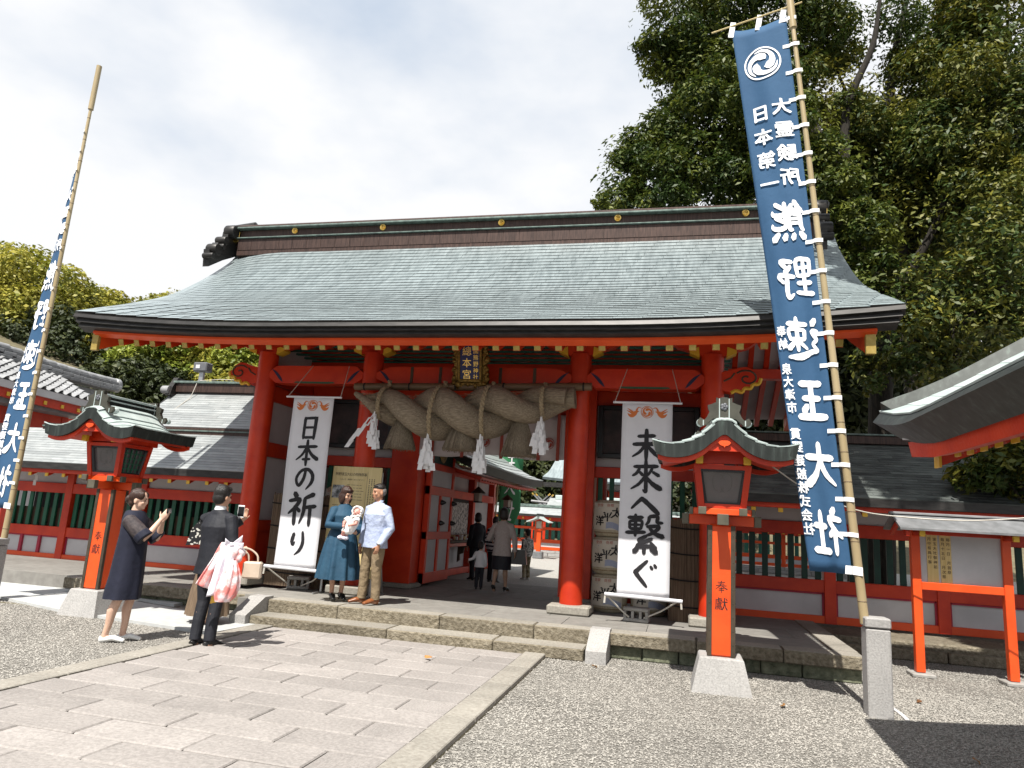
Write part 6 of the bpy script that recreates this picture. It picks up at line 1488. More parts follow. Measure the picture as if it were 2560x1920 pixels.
for x, y, z, R in OV:
    for i in range(8): a, b = g_.uniform(0, 2*pi), g_.uniform(-1, 1); q = sqrt(1-b*b)*.7; r = R*g_.uniform(.4, .6); cl.append((x+R*q*cos(a), y+R*q*sin(a), z+R*b*.5, r, 330))
tree('camphor_tree', 'evergreen reaching its boughs over the notice board from outside the photo', (9.0, 7.0, 0), ([(9.0, 7.0, -.3), (8.8, 7.0, 4), (8.2, 7.0, 8)], .4, .2), [([(8.2, 7, 7.5), (6.5, 7.6, 9.5), (4, 8.2, 10.2), (2.6, 8.8, 10.6)], .17, .04), ([(8.4, 7, 7), (7, 5.8, 9.5), (5, 5.2, 10.3)], .14, .04)], cl, 'leaf_dark', .19, 'great evergreens round the shaded corridor', 205, wid=.45)

# ------------------------------------------------------------------ people
def blob(name, mn, parent, mb, vox=.008, it=4, label=None, fac=.5):
    """overlapping closed shapes grown into one continuous skin"""
    me = mb.mesh(name); o = bpy.data.objects.new(name, me); COL.objects.link(o)
    m = o.modifiers.new('r', 'REMESH'); m.mode = 'VOXEL'; m.voxel_size = vox
    if it: s = o.modifiers.new('s', 'SMOOTH'); s.iterations = it; s.factor = fac
    dg = bpy.context.evaluated_depsgraph_get()
    me2 = bpy.data.meshes.new_from_object(o.evaluated_get(dg)); bpy.data.objects.remove(o); bpy.data.meshes.remove(me)
    me2.materials.clear(); me2.materials.append(MATS[mn]); set_smooth(me2, True); me2.name = name
    o = bpy.data.objects.new(name, me2); COL.objects.link(o); o.parent = parent
    if label: o['label'] = label
    return o
def hand(mb, w, d, n, th, curl=.5, s=1.0, spread=.0):
    """palm, four unequal bent fingers and a thumb; d: finger direction, n: palm side, th: towards the thumb"""
    w, d, n, th = Vector(w), Vector(d).normalized(), Vector(n), Vector(th)
    n = (n-d*n.dot(d)).normalized(); sd = d.cross(n); sd = sd if sd.dot(th) > 0 else -sd
    mb.tube([w-d*.015*s, w+d*.02*s, w+d*.055*s, w+d*.085*s], [(.022*s, .017*s), (.032*s, .016*s), (.038*s, .015*s), (.034*s, .012*s)], 10, fwd=n)
    for i, (o, L) in enumerate(((.027, .070), (.009, .078), (-.009, .073), (-.026, .056))):
        p = w+d*.078*s+sd*o*s; v = (d+sd*(o*4*spread)).normalized(); P = [p-v*.02*s, p]
        for k in range(3):
            v = (v*cos(curl*.8)+n*sin(curl*.8)).normalized(); p = p+v*L*s*(.45, .32, .25)[k]; P.append(p)
        mb.tube(P, [.0092*s, .0095*s, .0088*s, .008*s, .0062*s], 7)
    p = w+d*.02*s+sd*.026*s; v = (d*.6+sd*.75+n*.35).normalized(); P = [p-v*.01*s, p]
    for k in range(3): v = (v+n*.18*curl+d*.15).normalized(); p = p+v*.026*s; P.append(p)
    mb.tube(P, [.012*s, .012*s, .0105*s, .009*s, .007*s], 7)
def figure(g, ht, skin, J, head, vox=.007, hs=1.0, bare=('arms', 'legs'), hair=None, hairmat='hair_black', face=True, build=1.0):
    """J: joints (metres, figure faces -y): hip, knee, ankle, elbow, wrist, hand=(dir, palm, thumb, curl) for 'l' (x<0) and 'r'; head: (turn, nod)"""
    mb = MB(); k = ht/1.7; W = build
    for s in 'lr':
        h, kn, an = (Vector(J[q+s]) for q in ('hip', 'knee', 'ank'))
        calf = kn.lerp(an, .33)+Vector((0, .018*k, 0))
        mb.tube([h+Vector((0, 0, .04*k)), h.lerp(kn, .35), kn, calf, kn.lerp(an, .7), an, an-Vector((0, 0, .03*k))], [.085*k*W, .075*k*W, .052*k, .054*k, .039*k, .034*k, .034*k], 12)
        f = Vector(J.get('toe'+s, an+Vector((0, -.17*k, -.06*k))))
        mb.tube([an+Vector((0, .045*k, -.045*k)), an+Vector((0, 0, -.04*k)), an.lerp(f, .55), f], [(.03*k, .03*k), (.036*k, .036*k), (.04*k, .03*k), (.03*k, .018*k)], 10, fwd=(0, 0, 1))
        sh, el, wr = (Vector(J[q+s]) for q in ('sho', 'elb', 'wri'))
        mb.tube([sh.lerp(Vector((0, 0, sh.z)), .25), sh, sh.lerp(el, .5), el, el.lerp(wr, .35), wr], [.042*k, .044*k, .042*k, .037*k, .038*k, .026*k], 11)
        mb.ell(tuple(sh), (.044*k, .044*k, .044*k), None, 12, 8)
        if 'hand'+s in J: d, n, t, c = J['hand'+s]; hand(mb, wr, d, n, t, c, .97*k)
    pz = (J['hipl'][2]+J['hipr'][2])/2; nk = Vector(J['neck'])
    pel = Vector(((J['hipl'][0]+J['hipr'][0])/2, (J['hipl'][1]+J['hipr'][1])/2, pz+.04*k)); che = Vector(J.get('chest', (pel.x, pel.y, lerp(pz, nk.z, .66))))
    mb.tube([pel-Vector((0, 0, .09*k)), pel, pel.lerp(che, .45), che, nk-Vector((0, 0, .07*k)), nk], [(.12*k*W, .09*k*W), (.155*k*W, .11*k*W), (.13*k*W, .095*k*W), (.16*k*W, .11*k*W), (.098*k*W, .07*k), (.056*k, .056*k)], 18, fwd=(0, 1, 0))
    hc = nk+Vector(J.get('headoff', (0, -.02, .135)))*k*lerp(1, hs, .6)
    mb.tube([nk-Vector((0, 0, .03*k)), nk.lerp(hc, .5)], [.056*k, .052*k], 12)
    M = T(*hc) @ RZ(head[0]) @ RX(head[1]) @ S3(*(3*[k*hs]))
    mb.ell((0, .012, .022), (.074, .093, .094), M, 18, 12).ell((0, -.022, -.045), (.058, .062, .068), M, 16, 10).ell((0, -.05, -.085), (.03, .03, .022), M, 12, 8)
    mb.ell((0, -.083, -.022), (.013, .020, .020), M, 10, 6).ell((0, -.086, .0), (.009, .010, .024), M, 8, 6).ell((0, -.076, -.06), (.024, .012, .010), M, 10, 6)
    mb.ell((0, -.072, .026), (.05, .014, .012), M, 10, 6)
    for s in (-1, 1): mb.ell((s*.074, .008, -.018), (.010, .020, .032), M, 10, 8).ell((s*.038, -.062, -.028), (.022, .02, .02), M, 10, 6)
    b = blob('body', skin, g, mb, vox, 3)
    if face:
        e = MB().use('ink')
        for s in (-1, 1):
            e.ell((s*.031, -.0785, -.002), (.0135, .006, .0055), M, 8, 6); e.tube([(M @ Vector((s*x, -.083+.35*(x-.03)**1*.4, .02-.2*(x-.03)**2*20))) for x in (.014, .03, .048)], [.003*k*hs, .0042*k*hs, .002*k*hs], 5)
        e.build('eye', None, b, world=False); MB().use('label_red').ell((0, -.0865, -.0615), (.019, .004, .0035), M, 10, 6).build('mouth', None, b, world=False)
    if hair:
        hb = MB()
        for c, r in hair: hb.ell(c, r, M, 16, 12)
        blob('hair', hairmat, g, hb, vox, 3)
    return M
def ring(c, rx, ry, n=44, fold=0, nf=9, ph=0, fa=None):
    return [(c[0]+(rx*(1+fold*(sin(a*nf+ph)+.4*sin(a*(nf*1.7)+ph*2))))*cos(a), c[1]+(ry*(1+fold*(sin(a*nf+ph)+.4*sin(a*(nf*1.7)+ph*2))))*sin(a), c[2]) for a in np.linspace(0, 2*pi, n, endpoint=False)]
def skirt(name, mn, parent, secs, nf=9, n=60):
    """loft of folded rings: (cx, cy, z, rx, ry, fold)"""
    mb = MB().use(mn); S = [ring((x, y, z), rx, ry, n, f, nf, i*.06) for i, (x, y, z, rx, ry, f) in enumerate(secs)]
    V = [p for s in S for p in s]; m = len(S)
    F = [(i*n+k, i*n+(k+1) % n, (i+1)*n+(k+1) % n, (i+1)*n+k) for i in range(m-1) for k in range(n)]
    inn = [tuple(lerp(c, q, .93) for c, q in zip((secs[-1][0], secs[-1][1], secs[-1][2]), p)) for p in S[-1]]
    V += inn+[(secs[-1][0], secs[-1][1], secs[-1][2]+.12), (secs[0][0], secs[0][1], secs[0][2])]
    b = (m-1)*n; c = m*n
    F += [(b+k, b+(k+1) % n, c+(k+1) % n, c+k) for k in range(n)]+[(c+k, c+(k+1) % n, c+n) for k in range(n)]+[((k+1) % n, k, c+n+1) for k in range(n)]
    return mb.add(V, F).build(name, None, parent, world=False, smooth=60)
def shoes(g, J, k, mn, heel=0, low=False):
    for s in 'lr':
        an = Vector(J['ank'+s]); f = Vector(J.get('toe'+s, an+Vector((0, -.17*k, -.06*k))))
        mb = MB(); u = Vector((0, 0, 1))
        top = an+Vector((0, .05*k, -.045*k)); dirv = (f-an); dirv.z = 0; dirv.normalize(); hl = an-dirv*.05*k+Vector((0, 0, -.05*k))
        mb.tube([hl, an-u*(.045 if low else .02)*k, an.lerp(f, .5)+u*.0*k, f+dirv*.025*k], [(.036*k, .040*k), (.040*k, .034*k if low else .045*k), (.047*k, .034*k), (.032*k, .020*k)], 12, fwd=(0, 0, 1))
        if not low: mb.tube([an-u*.03*k, an+u*.01*k], [.043*k, .04*k], 10)
        o = blob('shoe', mn, g, mb, .006, 3)
        if heel: MB().use(mn).tube([hl+u*.0, hl-dirv*.004-u*heel], [.016, .008], 8).build('heel', None, o, world=False)
def base(ht, rz=0):
    k = ht/1.7
    J = {}
    for s, x in (('l', -1), ('r', 1)):
        J['hip'+s] = (x*.088*k, 0, .88*k); J['knee'+s] = (x*.092*k, -.012*k, .48*k); J['ank'+s] = (x*.09*k, .02*k, .085*k); J['toe'+s] = (x*.105*k, -.13*k, .025*k)
        J['sho'+s] = (x*.165*k, .01*k, 1.365*k); J['elb'+s] = (x*.225*k, .03*k, 1.09*k); J['wri'+s] = (x*.235*k, -.05*k, .85*k)
        J['hand'+s] = ((x*.02, -.12, -1), (-x, 0, 0), (0, -1, 0), .35)
    J['neck'] = (0, .012*k, 1.46*k)
    return J, k
def limbs(mb, J, k, which, f=1.25, r=None):
    """tubes for trousers or sleeves"""
    for s in 'lr':
        if which == 'legs':
            h, kn, an = (Vector(J[q+s]) for q in ('hip', 'knee', 'ank')); a0 = .10*k; P = [h+Vector((0, 0, .06*k)), h.lerp(kn, .4), kn, kn.lerp(an, .5)+Vector((0, .008*k, 0)), an-Vector((0, 0, .012*k))]
            R = [.098*k*f/1.2, .088*k*f/1.2, .068*k*f/1.2, .064*k*f/1.2, .060*k*f/1.2]
            if r: R = [a*b for a, b in zip(R, r)]
            mb.tube(P, R, 14)
        else:
            sh, el, wr = (Vector(J[q+s]) for q in ('sho', 'elb', 'wri')); e = which if isinstance(which, float) else 1
            end = el.lerp(wr, e) if e <= 1 else wr
            mb.tube([sh.lerp(Vector((0, .01, sh.z+.02)), .3), sh-Vector((0, 0, .008)), sh.lerp(el, .5), el, el.lerp(end, .55), end], [.050*k*f/1.2, .064*k*f/1.2, .060*k*f/1.2, .054*k*f/1.2, .050*k*f/1.2, .042*k*f/1.2], 13)
def torso(mb, J, k, zlo, W=1.0, hem=1.0, dep=1.0):
    nk = Vector(J['neck']); pel = (Vector(J['hipl'])+Vector(J['hipr']))/2
    P = [Vector((pel.x, pel.y, zlo)), Vector((pel.x, pel.y, lerp(zlo, 1.10*k, .5))), Vector((pel.x, pel.y, 1.10*k)), Vector((lerp(pel.x, nk.x, .6), lerp(pel.y, nk.y, .6)-.005, 1.27*k)), Vector((nk.x, nk.y, 1.40*k)), Vector((nk.x, nk.y+.005, 1.455*k))]
    mb.tube(P, [(.178*k*W*hem, .122*k*W*hem*dep), (.166*k*W, .12*k*W*dep), (.158*k*W, .115*k*W*dep), (.18*k*W, .125*k*W*dep), (.125*k*W, .085*k), (.068*k, .066*k)], 20, fwd=(0, 1, 0))
HS = [((0, .020, .034), (.0805, .092, .094)), ((0, .035, .0), (.079, .08, .085))]   # short hair cap

# man in the pale blue shirt
def pt(name, label, loc, rz, group=None): return thing(name, label, 'person', loc, rz, group)
g = pt('person', 'man in pale blue shirt and khaki trousers on the platform beside the woman', (-4.14, 9.42, .3), -.36)
J, k = base(1.62); J['elbr'] = (.235, .05, 1.03); J['wrir'] = (.20, -.13, .80); J['handr'] = ((-.12, -.22, -1), (-.75, .3, 0), (-.3, -1, 0), .55)
J['elbl'] = (-.225, .02, 1.03); J['wril'] = (-.22, -.04, .79); J['ankl'] = (-.13, -.03, .08); J['toel'] = (-.21, -.16, .025); J['kneel'] = (-.11, -.03, .45); J['ankr'] = (.085, .02, .08); J['toer'] = (.06, -.15, .025)
figure(g, 1.62, 'skin_tan', J, (-.34, .05), .0075, 1.06, build=1.08)
hb = MB(); hc = Vector(J['neck'])+Vector((0, -.02, .135))*k*1.03; M = T(*hc) @ RZ(-.34) @ RX(.05) @ S3(*(3*[k*1.06]))
blob('hair', 'hair_black', g, MB().ell((0, .012, .052), (.074, .088, .075), M, 16, 12).ell((0, -.045, .085), (.05, .03, .025), M, 12, 8), .006, 3)
blob('side_hair', 'hair_grey', g, MB().ell((0, .038, .012), (.0785, .072, .072), M, 16, 12), .006, 3, 'clipped grey hair at the sides')
mb = MB(); torso(mb, J, k, .80*k, 1.16, 1.05, 1.12); limbs(mb, J, k, .97, 1.36)
sh = blob('shirt', 'shirt_blue', g, mb, .007, 2)
mb = MB().use('shirt_blue')
n = Vector(J['neck'])
for s in (-1, 1): mb.add([(n.x+s*.012, n.y-.085, n.z-.075), (n.x+s*.075, n.y-.055, n.z-.04), (n.x+s*.07, n.y+.03, n.z+.03), (n.x+s*.055, n.y-.03, n.z+.025), (n.x+s*.02, n.y-.07, n.z-.03)], [(0, 1, 2, 3, 4)])
mb.build('collar', None, sh, world=False); mb = MB().use('shirt_white')
for i in range(6): mb.ell((.005, -.148+.01*abs(i-3), .87+i*.085), (.006, .004, .006), None, 8, 5)
mb.build('button', None, sh, world=False)
MB().use('shirt_blue').sheet(lambda u, v: (lerp(-.115, -.035, u), -.142, lerp(1.09, 1.19, v)), 4, 4, .008).build('chest_pocket', None, sh, world=False)
MB().use('steel').tube([(.20+.032*cos(a), -.125+.032*sin(a), .825) for a in np.linspace(0, 2*pi, 13)], .008, 6).build('wristwatch', None, g, world=False)
mb = MB(); limbs(mb, J, k, 'legs', 1.30); mb.ell((0, .0, .87*k), (.165*k, .12*k, .10*k)); blob('trousers', 'khaki', g, mb, .007, 2)
shoes(g, J, k, 'brown_leather')

# woman in the teal dress, seen from her right rear
g = pt('person', 'woman with brown bob in long teal dress cradling a baby on the platform', (-4.66, 9.46, .3), .75)
J, k = base(1.56)
J['elbr'] = (.24, -.02, 1.02); J['wrir'] = (.10, -.27, .94); J['handr'] = ((-.8, -.5, .1), (0, .2, 1), (0, -1, .2), .5)
J['elbl'] = (-.235, -.06, 1.03); J['wril'] = (-.06, -.30, 1.03); J['handl'] = ((.9, -.3, .0), (0, .1, 1), (0, -1, .3), .5)
for s in 'lr': a = J['ank'+s]; J['ank'+s] = (a[0]*.8, a[1], .13); J['toe'+s] = (a[0]*.9, a[1]-.14, .028)
bob = [((0, .022, .036), (.087, .097, .098)), ((0, .048, -.045), (.090, .078, .105)), ((-.062, .0, -.06), (.034, .064, .092)), ((.062, .0, -.06), (.034, .064, .092)), ((0, -.055, .075), (.06, .035, .035))]
figure(g, 1.56, 'skin', J, (.35, .30), .0075, 1.04, hair=bob, hairmat='hair_brown', build=1.02)
mb = MB(); torso(mb, J, k, .92*k, 1.10, 1.0, 1.08); limbs(mb, J, k, .93, 1.34); dr = blob('dress', 'teal_dress', g, mb, .007, 2)
skirt('dress_skirt', 'teal_dress', g, [(0, 0, 1.02, .155, .125, .0), (0, 0, .92, .195, .16, .012), (0, .01, .78, .23, .20, .04), (0, .015, .6, .26, .235, .06), (0, .02, .42, .285, .265, .075), (0, .02, .30, .295, .28, .085)], 11, 90)
shoes(g, J, k, 'black_leather', .07, True)
# the baby in her arms
g = pt('baby', 'newborn baby in white frilled clothes and bonnet asleep in the woman\'s arms', (-4.40, 9.22, 1.40), 0)
M = Matrix.Identity(4)
mb = MB().ell((.055, 0, .135), (.058, .056, .062)).ell((.045, -.048, .12), (.035, .022, .034)).ell((.05, -.068, .125), (.009, .010, .008))
mb.tube([(.03, 0, .07), (0, 0, -.02), (-.05, 0, -.10)], [.045, .075, .065], 12)
mb.tube([(.08, -.05, .03), (.085, -.10, -.03), (.02, -.12, -.05)], [.028, .025, .018], 8).tube([(-.06, -.05, .02), (-.095, -.09, -.02), (-.085, -.11, -.05)], [.028, .025, .018], 8)
for c in ((.0, -.125, -.052), (-.085, -.115, -.07)): mb.ell(c, (.02, .016, .02))
mb.tube([(-.04, -.04, -.11), (-.08, -.09, -.14), (-.12, -.05, -.20)], [.035, .032, .025], 8).tube([(-.06, .02, -.11), (-.10, -.04, -.15), (-.06, -.03, -.20)], [.035, .032, .025], 8)
b = blob('body', 'skin_baby', g, mb, .006, 3)
e = MB().use('hair_brown')
for s in (-1, 1): e.tube([(.05+s*.018-.008, -.066, .137), (.05+s*.018+.008, -.066, .137)], .0022, 4)
e.tube([(.04, -.069, .108), (.058, -.069, .108)], .0025, 4).build('closed_eye', None, b, world=False)
blob('romper', 'baby_white', g, MB().tube([(.03, 0, .075), (-.0, -.005, -.0), (-.05, -.01, -.10), (-.075, -.015, -.15)], [.06, .088, .085, .07], 14).tube([(.06, -.03, .04), (.088, -.085, -.0)], [.05, .042], 10).tube([(-.05, -.03, .03), (-.09, -.075, .0)], [.05, .042], 10).ell((-.06, -.05, -.13), (.075, .06, .05)), .007, 2)
mb = MB().use('baby_white')
for i in range(26): a = i/26*2*pi; mb.ell((.035+.07*cos(a), -.02+.055*sin(a), .07+.015*cos(a)+.008*sin(i*2)), (.018, .018, .012), None, 8, 5)
mb.build('frill_collar', None, g, world=False, smooth=True)
mb = MB().use('baby_white').ell((.062, .018, .15), (.066, .060, .066))
for i in range(18): a = lerp(-.5, pi+.5, i/17); mb.ell((.055+.066*cos(a), -.03+.005*sin(i*2), .14+.066*sin(a)), (.016, .02, .016), None, 8, 5)
mb.build('bonnet', None, g, world=False, smooth=True)
for c in ((-.135, -.055, -.22), (-.07, -.04, -.225)): blob('bootee', 'lilac_white', g, MB().ell(c, (.042, .04, .032)).ell((c[0]-.01, c[1]-.03, c[2]-.002), (.03, .026, .024)), .006, 2)

# woman in the navy dress, photographing
g = pt('person', 'woman with pinned-up hair in loose navy dress raising both hands to take a photograph', (-5.93, 6.90, 0), 1.9)
J, k = base(1.62)
J['elbr'] = (.17, -.21, 1.10); J['wrir'] = (.06, -.27, 1.31); J['handr'] = ((-.05, -.55, 1), (-1, .1, .1), (0, .8, .6), .45)
J['elbl'] = (-.17, -.20, 1.11); J['wril'] = (-.05, -.29, 1.32); J['handl'] = ((.05, -.6, 1), (1, .1, .1), (0, .8, .6), .45)
J['kneel'] = (-.08, .02, .45); J['kneer'] = (.08, -.05, .46); J['ankl'] = (-.07, .10, .075); J['toel'] = (-.06, -.08, .02); J['ankr'] = (.08, -.02, .075); J['toer'] = (.10, -.19, .02)
updo = [((0, .026, .036), (.083, .094, .096)), ((0, .105, -.01), (.055, .045, .052)), ((0, .06, -.045), (.06, .05, .045)), ((.055, -.035, .05), (.028, .035, .05)), ((-.055, -.035, .05), (.028, .035, .05)), ((.066, -.01, -.03), (.008, .012, .05))]
M = figure(g, 1.62, 'skin_pale', J, (.0, .10), .0072, 1.04, hair=updo, hairmat='hair_brown')
skirt('dress', 'navy_dress', g, [(0, .012, 1.405, .085, .075, 0), (0, .01, 1.385, .155, .095, 0), (0, 0, 1.30, .185, .125, 0), (0, -.01, 1.15, .178, .14, .008), (0, -.005, .95, .178, .155, .02), (0, 0, .7, .188, .17, .035), (0, .01, .55, .20, .18, .05), (0, .012, .455, .205, .185, .055)], 6)
mb = MB()
for s in 'lr':
    sh, el = Vector(J['sho'+s]), Vector(J['elb'+s]); mb.tube([sh.lerp(Vector((0, .01, sh.z)), .2)+Vector((0, 0, .005)), sh, sh.lerp(el, .5), sh.lerp(el, .92)], [.06, .075, .085, .085], 14)
blob('sheer_sleeve', 'sheer_black', g, mb, .007, 2)
for s in 'lr':
    sh, el = Vector(J['sho'+s]), Vector(J['elb'+s]); blob('sleeve_cuff', 'navy_dress', g, MB().tube([sh.lerp(el, .72), sh.lerp(el, 1.0)], [.09, .095], 14), .008, 2)
shoes(g, J, k, 'white_leather', 0, True)
o = thing('phone', 'dark phone held up between the hands of the woman in navy', 'phone', (-5.60, 7.01, 1.42), 1.9)
B('phone_body', 'screen_black', (-.06, -.008, -.03), (.06, .008, .03), o, .005, world=False)

# man in the black suit, seen from behind
g = pt('person', 'man in black suit seen from behind holding up a white phone', (-5.02, 7.12, 0), 3.05)
J, k = base(1.72)
J['elbr'] = (.20, -.14, 1.15); J['wrir'] = (-.02, -.36, 1.36); J['handr'] = ((-.15, -.25, 1), (-.3, .9, .1), (-1, 0, .2), .35)
J['elbl'] = (-.25, .04, 1.10); J['wril'] = (-.20, -.16, 1.02); J['handl'] = ((.1, -1, .05), (0, 0, 1), (1, 0, .2), .7)
J['kneel'] = (-.085, -.03, .48); J['ankl'] = (-.105, .03, .085); J['toel'] = (-.14, -.12, .025); J['kneer'] = (.08, -.02, .48); J['ankr'] = (.06, .06, .085); J['toer'] = (.08, -.10, .025)
figure(g, 1.72, 'skin', J, (-.18, .06), .0075, 1.0, hair=[((0, .022, .038), (.084, .096, .099)), ((0, .05, -.02), (.078, .066, .075)), ((0, -.05, .085), (.06, .04, .035)), ((.02, .04, .12), (.03, .04, .02))])
mb = MB(); torso(mb, J, k, .76*k, 1.12, 1.10, 1.1); limbs(mb, J, k, .98, 1.38); blob('jacket', 'suit_black', g, mb, .007, 2)
n = Vector(J['neck']); mb = MB().tube([(n.x, n.y, n.z-.03), (n.x, n.y-.008, n.z+.03)], [(.064, .066), (.058, .06)], 16, fwd=(0, 1, 0)); blob('shirt_collar', 'shirt_white', g, mb, .006, 1)
mb = MB(); limbs(mb, J, k, 'legs', 1.22); mb.ell((0, .0, .9*k), (.16*k, .12*k, .12*k)); blob('trousers', 'suit_black', g, mb, .007, 2)
shoes(g, J, k, 'black_leather')
RZ_ = lambda p: T(-5.02, 7.12, 0) @ RZ(3.05) @ Vector(p)
o = thing('phone', 'white phone with dark screen held up by the man in the black suit', 'phone', (-4.95, 7.40, 1.46), .45)
B('phone_body', 'phone_white', (-.036, -.005, -.072), (.036, .005, .072), o, .004, world=False); B('screen', 'screen_black', (-.032, -.0062, -.055), (.032, -.0052, .055), o, 0, world=False)
# ceremonial kimono draped over his forearm
c0 = Vector((-4.75, 6.93, 1.08))
g = thing('kimono', 'pink and white ceremonial baby kimono with gold lining draped over the suited man\'s arm', 'kimono', tuple(c0), .5)
ca, sa = cos(.1), sin(.1)
def drape(x0, x1, w0, w1, zl, bulge, seed, y0):
    """a cloth hanging over the arm: narrow at the arm, flaring, with folds"""
    return lambda u, v: (lerp(x0, x1, v)+(u-.5)*lerp(w0, w1, v), y0-.07*sin(min(1, v*3)*pi/2)-bulge*v+.02*sin(u*13+seed)*min(1, v*2), .04*cos(min(1, v*3)*pi/2)-zl*max(0, v-.08)+.07*(u-.5)*v*(1 if seed else -1))
MB().use('kimono_pink').sheet(drape(.0, -.16, .10, .20, .46, .0, 0, .02), 16, 20, .01).build('left_sleeve', None, g, world=False, smooth=True)
MB().use('kimono_white').sheet(drape(.03, -.03, .14, .20, .52, .02, 1.4, .0), 16, 20, .01).build('white_layer', None, g, world=False, smooth=True)
MB().use('kimono_gold').sheet(drape(.03, -.0, .12, .17, .60, -.01, 2.0, .02), 16, 20, .01).build('gold_lining', None, g, world=False, smooth=True)
skirt('pouch', 'kimono_pink', g, [(.10, -.09, -.13, .022, .02, .1), (.09, -.095, -.18, .05, .035, .22), (.085, -.10, -.28, .085, .05, .16), (.07, -.105, -.40, .11, .055, .12), (.05, -.105, -.50, .105, .05, .08), (.03, -.10, -.555, .07, .035, .05)], 7)
mb = MB()
for c, r in (((.02, -.0, .01), (.07, .06, .045)), ((.09, -.01, -.01), (.06, .055, .045)), ((.15, .0, -.05), (.05, .05, .05)), ((.08, -.05, -.06), (.05, .04, .06)), ((.13, -.03, -.11), (.045, .04, .05)), ((.0, -.04, -.05), (.05, .03, .06))): mb.ell(c, r)
blob('folded_cloth', 'kimono_pink', g, mb, .008, 2)
mb = MB().use('kimono_white')
for a, b in (((.05, -.05, .03), (.15, -.06, .10)), ((.05, -.05, .03), (.17, -.05, .02)), ((.05, -.05, .03), (-.02, -.06, .06))):
    a, b = Vector(a), Vector(b); mb.sheet(lambda u, v: tuple(a.lerp(b, u)+Vector((0, .012*sin(u*3+v*2), (v-.5)*(.02+.055*u)))), 6, 4, .006)
mb.ell((.05, -.055, .03), (.022, .02, .02)).build('bow', None, g, world=False, smooth=True)
hb_ = RZ_((.30, -.40, .0))
g = thing('handbag', 'boxy beige handbag hanging on the suited man\'s arm beside the kimono', 'handbag', (c0[0]+.24, c0[1]+.16, .76), .35)
MB().use('beige_leather').box((-.10, -.05, 0), (.10, .05, .18), .018).build('bag_body', None, g, world=False)
MB().use('beige_leather').tube(spline([(-.05, 0, .17), (-.06, 0, .24), (-.11, 0, .29), (-.17, -.0, .30)]), .010, 8).tube(spline([(.05, 0, .17), (.03, 0, .25), (-.06, 0, .31), (-.17, 0, .315)]), .010, 8).build('handle', None, g, world=False)
q = RZ_((.24, .06, 1.08))
lab = ('black cloth bag with pale dots showing behind the suited man\'s waist', 'bag')
o = MB().use('polka_cloth').prism([(-.09, -.02), (.10, .0), (.09, .20), (.02, .26), (-.05, .16)], -.03, .03, 'y').build('polka_bag'); o.location = q; o.rotation_euler = (0, 0, .5); tag(o, *lab)
# woman hidden behind him
g = pt('person', 'person almost hidden behind the suited man, only a brown skirt showing', (-5.84, 8.30, .036), 2.6)
J, k = base(1.52); figure(g, 1.52, 'skin', J, (0, 0), .011, 1.0, hair=HS, face=False)
mb = MB(); torso(mb, J, k, .9, 1.05); limbs(mb, J, k, .9, 1.25); blob('jacket', 'beige_leather', g, mb, .011, 2)
skirt('skirt', 'brown_skirt', g, [(0, 0, .98, .14, .11, 0), (0, 0, .8, .19, .16, .02), (.02, 0, .4, .25, .22, .05), (.03, 0, .10, .29, .25, .06)], 12)

# ------------- people walking into the court
def simple(label, loc, rz, ht, tops, bot, topm, botm, shoe, hairm, hair, J=None, vox=.010, skin='skin', hs=1.0, heel=0):
    g = pt('person', label, loc, rz); J0, k = base(ht); J0.update(J or {})
    figure(g, ht, skin, J0, (0, .05), vox, hs, hair=hair, hairmat=hairm, face=False)
    mb = MB(); torso(mb, J0, k, tops*k, 1.12, 1.08, 1.1); limbs(mb, J0, k, .95, 1.34); blob('top', topm, g, mb, vox, 2)
    if bot == 'trousers':
        mb = MB(); limbs(mb, J0, k, 'legs', 1.3); mb.ell((0, 0, .88*k), (.16*k, .12*k, .11*k)); blob('trousers', botm, g, mb, vox, 2)
    else: skirt('skirt', botm, g, [(0, 0, 1.0*k, .15*k, .12*k, 0), (0, 0, .88*k, .185*k, .145*k, 0), (0, 0, .62*k, .205*k, .165*k, .01), (0, 0, bot*k, .205*k, .17*k, .012)], 6)
    shoes(g, J0, k, shoe, heel, bot != 'trousers'); return g, J0
J = {'ankr': (.07, .16, .16), 'toer': (.07, .12, .03), 'kneer': (.075, .0, .42), 'ankl': (-.08, -.05, .12), 'toel': (-.09, -.17, .03), 'elbr': (.27, -.02, .90), 'wrir': (.25, -.17, .93), 'elbl': (-.23, .03, .92), 'wril': (-.24, -.0, .70)}
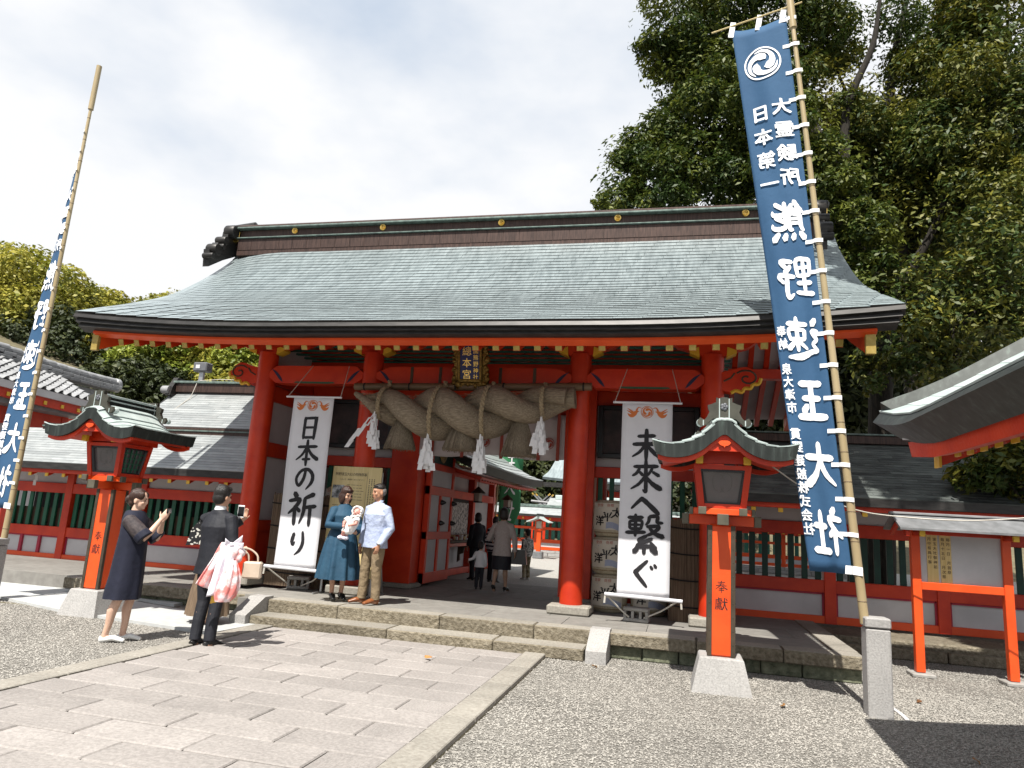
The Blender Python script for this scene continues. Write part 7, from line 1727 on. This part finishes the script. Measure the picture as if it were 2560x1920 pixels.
bobl = [((0, .022, .034), (.088, .098, .098)), ((0, .05, -.04), (.088, .07, .09)), ((-.055, .01, -.05), (.04, .06, .075)), ((.055, .01, -.05), (.04, .06, .075))]
g, J0 = simple('woman with black bob in grey jacket and black skirt walking into the court', (-3.04, 12.42, .3), pi-.08, 1.44, .74, .47, 'jacket_grey', 'suit_black', 'black_leather', 'hair_black', bobl, J, .008, 'stocking', 1.06, .05)
h = thing('tote_bag', 'large black tote bag on the arm of the woman in the grey jacket', 'bag', (-2.76, 12.50, .80), .1)
MB().use('black_leather').prism([(-.14, 0), (.16, 0), (.12, .25), (-.11, .25)], -.06, .06, 'y').build('bag_body', None, h, world=False)
MB().use('black_leather').tube([(-.08, 0, .24), (-.05, 0, .42), (.0, 0, .46), (.05, 0, .42), (.08, 0, .24)], .009, 6).build('strap', None, h, world=False)
kd = [((0, .022, .034), (.083, .095, .096)), ((0, .045, -.02), (.078, .066, .08))]
simple('small boy in white shirt and dark trousers holding the hand of the woman in grey', (-3.50, 12.68, .3), pi+.1, .80, .82, 'trousers', 'shirt_white', 'suit_black', 'black_leather', 'hair_black', kd, {'elbr': (.135, -.02, .53), 'wrir': (.22, -.01, .50)}, .008, 'skin', 1.45)
g, J0 = simple('person in navy and white striped top with black hair ahead of the boy', (-3.92, 15.3, .2), pi-.3, 1.40, .80, 'trousers', 'stripe_shirt', 'suit_black', 'black_leather', 'hair_black', kd, None, .010)
me = [c for c in kids(g) if c.name.startswith('top')][0].data
for j, mn in enumerate(('shirt_white', 'navy_dress')): me.materials.append(MATS[mn])
for p in me.polygons: p.material_index = 1 if int((p.center.z+10)/.042) % 2 else 2
simple('person with dark hair and dark clothes standing by the office counter', (-4.42, 15.6, .2), pi+.9, 1.46, .80, 'trousers', 'suit_black', 'suit_black', 'black_leather', 'hair_black', bobl, None, .011)
simple('child in patterned top and camouflage trousers standing in sunlight in the court', (-3.52, 16.85, .2), pi+.9, 1.14, .80, 'trousers', 'pattern_top', 'camo', 'white_leather', 'hair_black', kd+[((0, .10, .06), (.03, .03, .03))], None, .008, 'skin', 1.2)
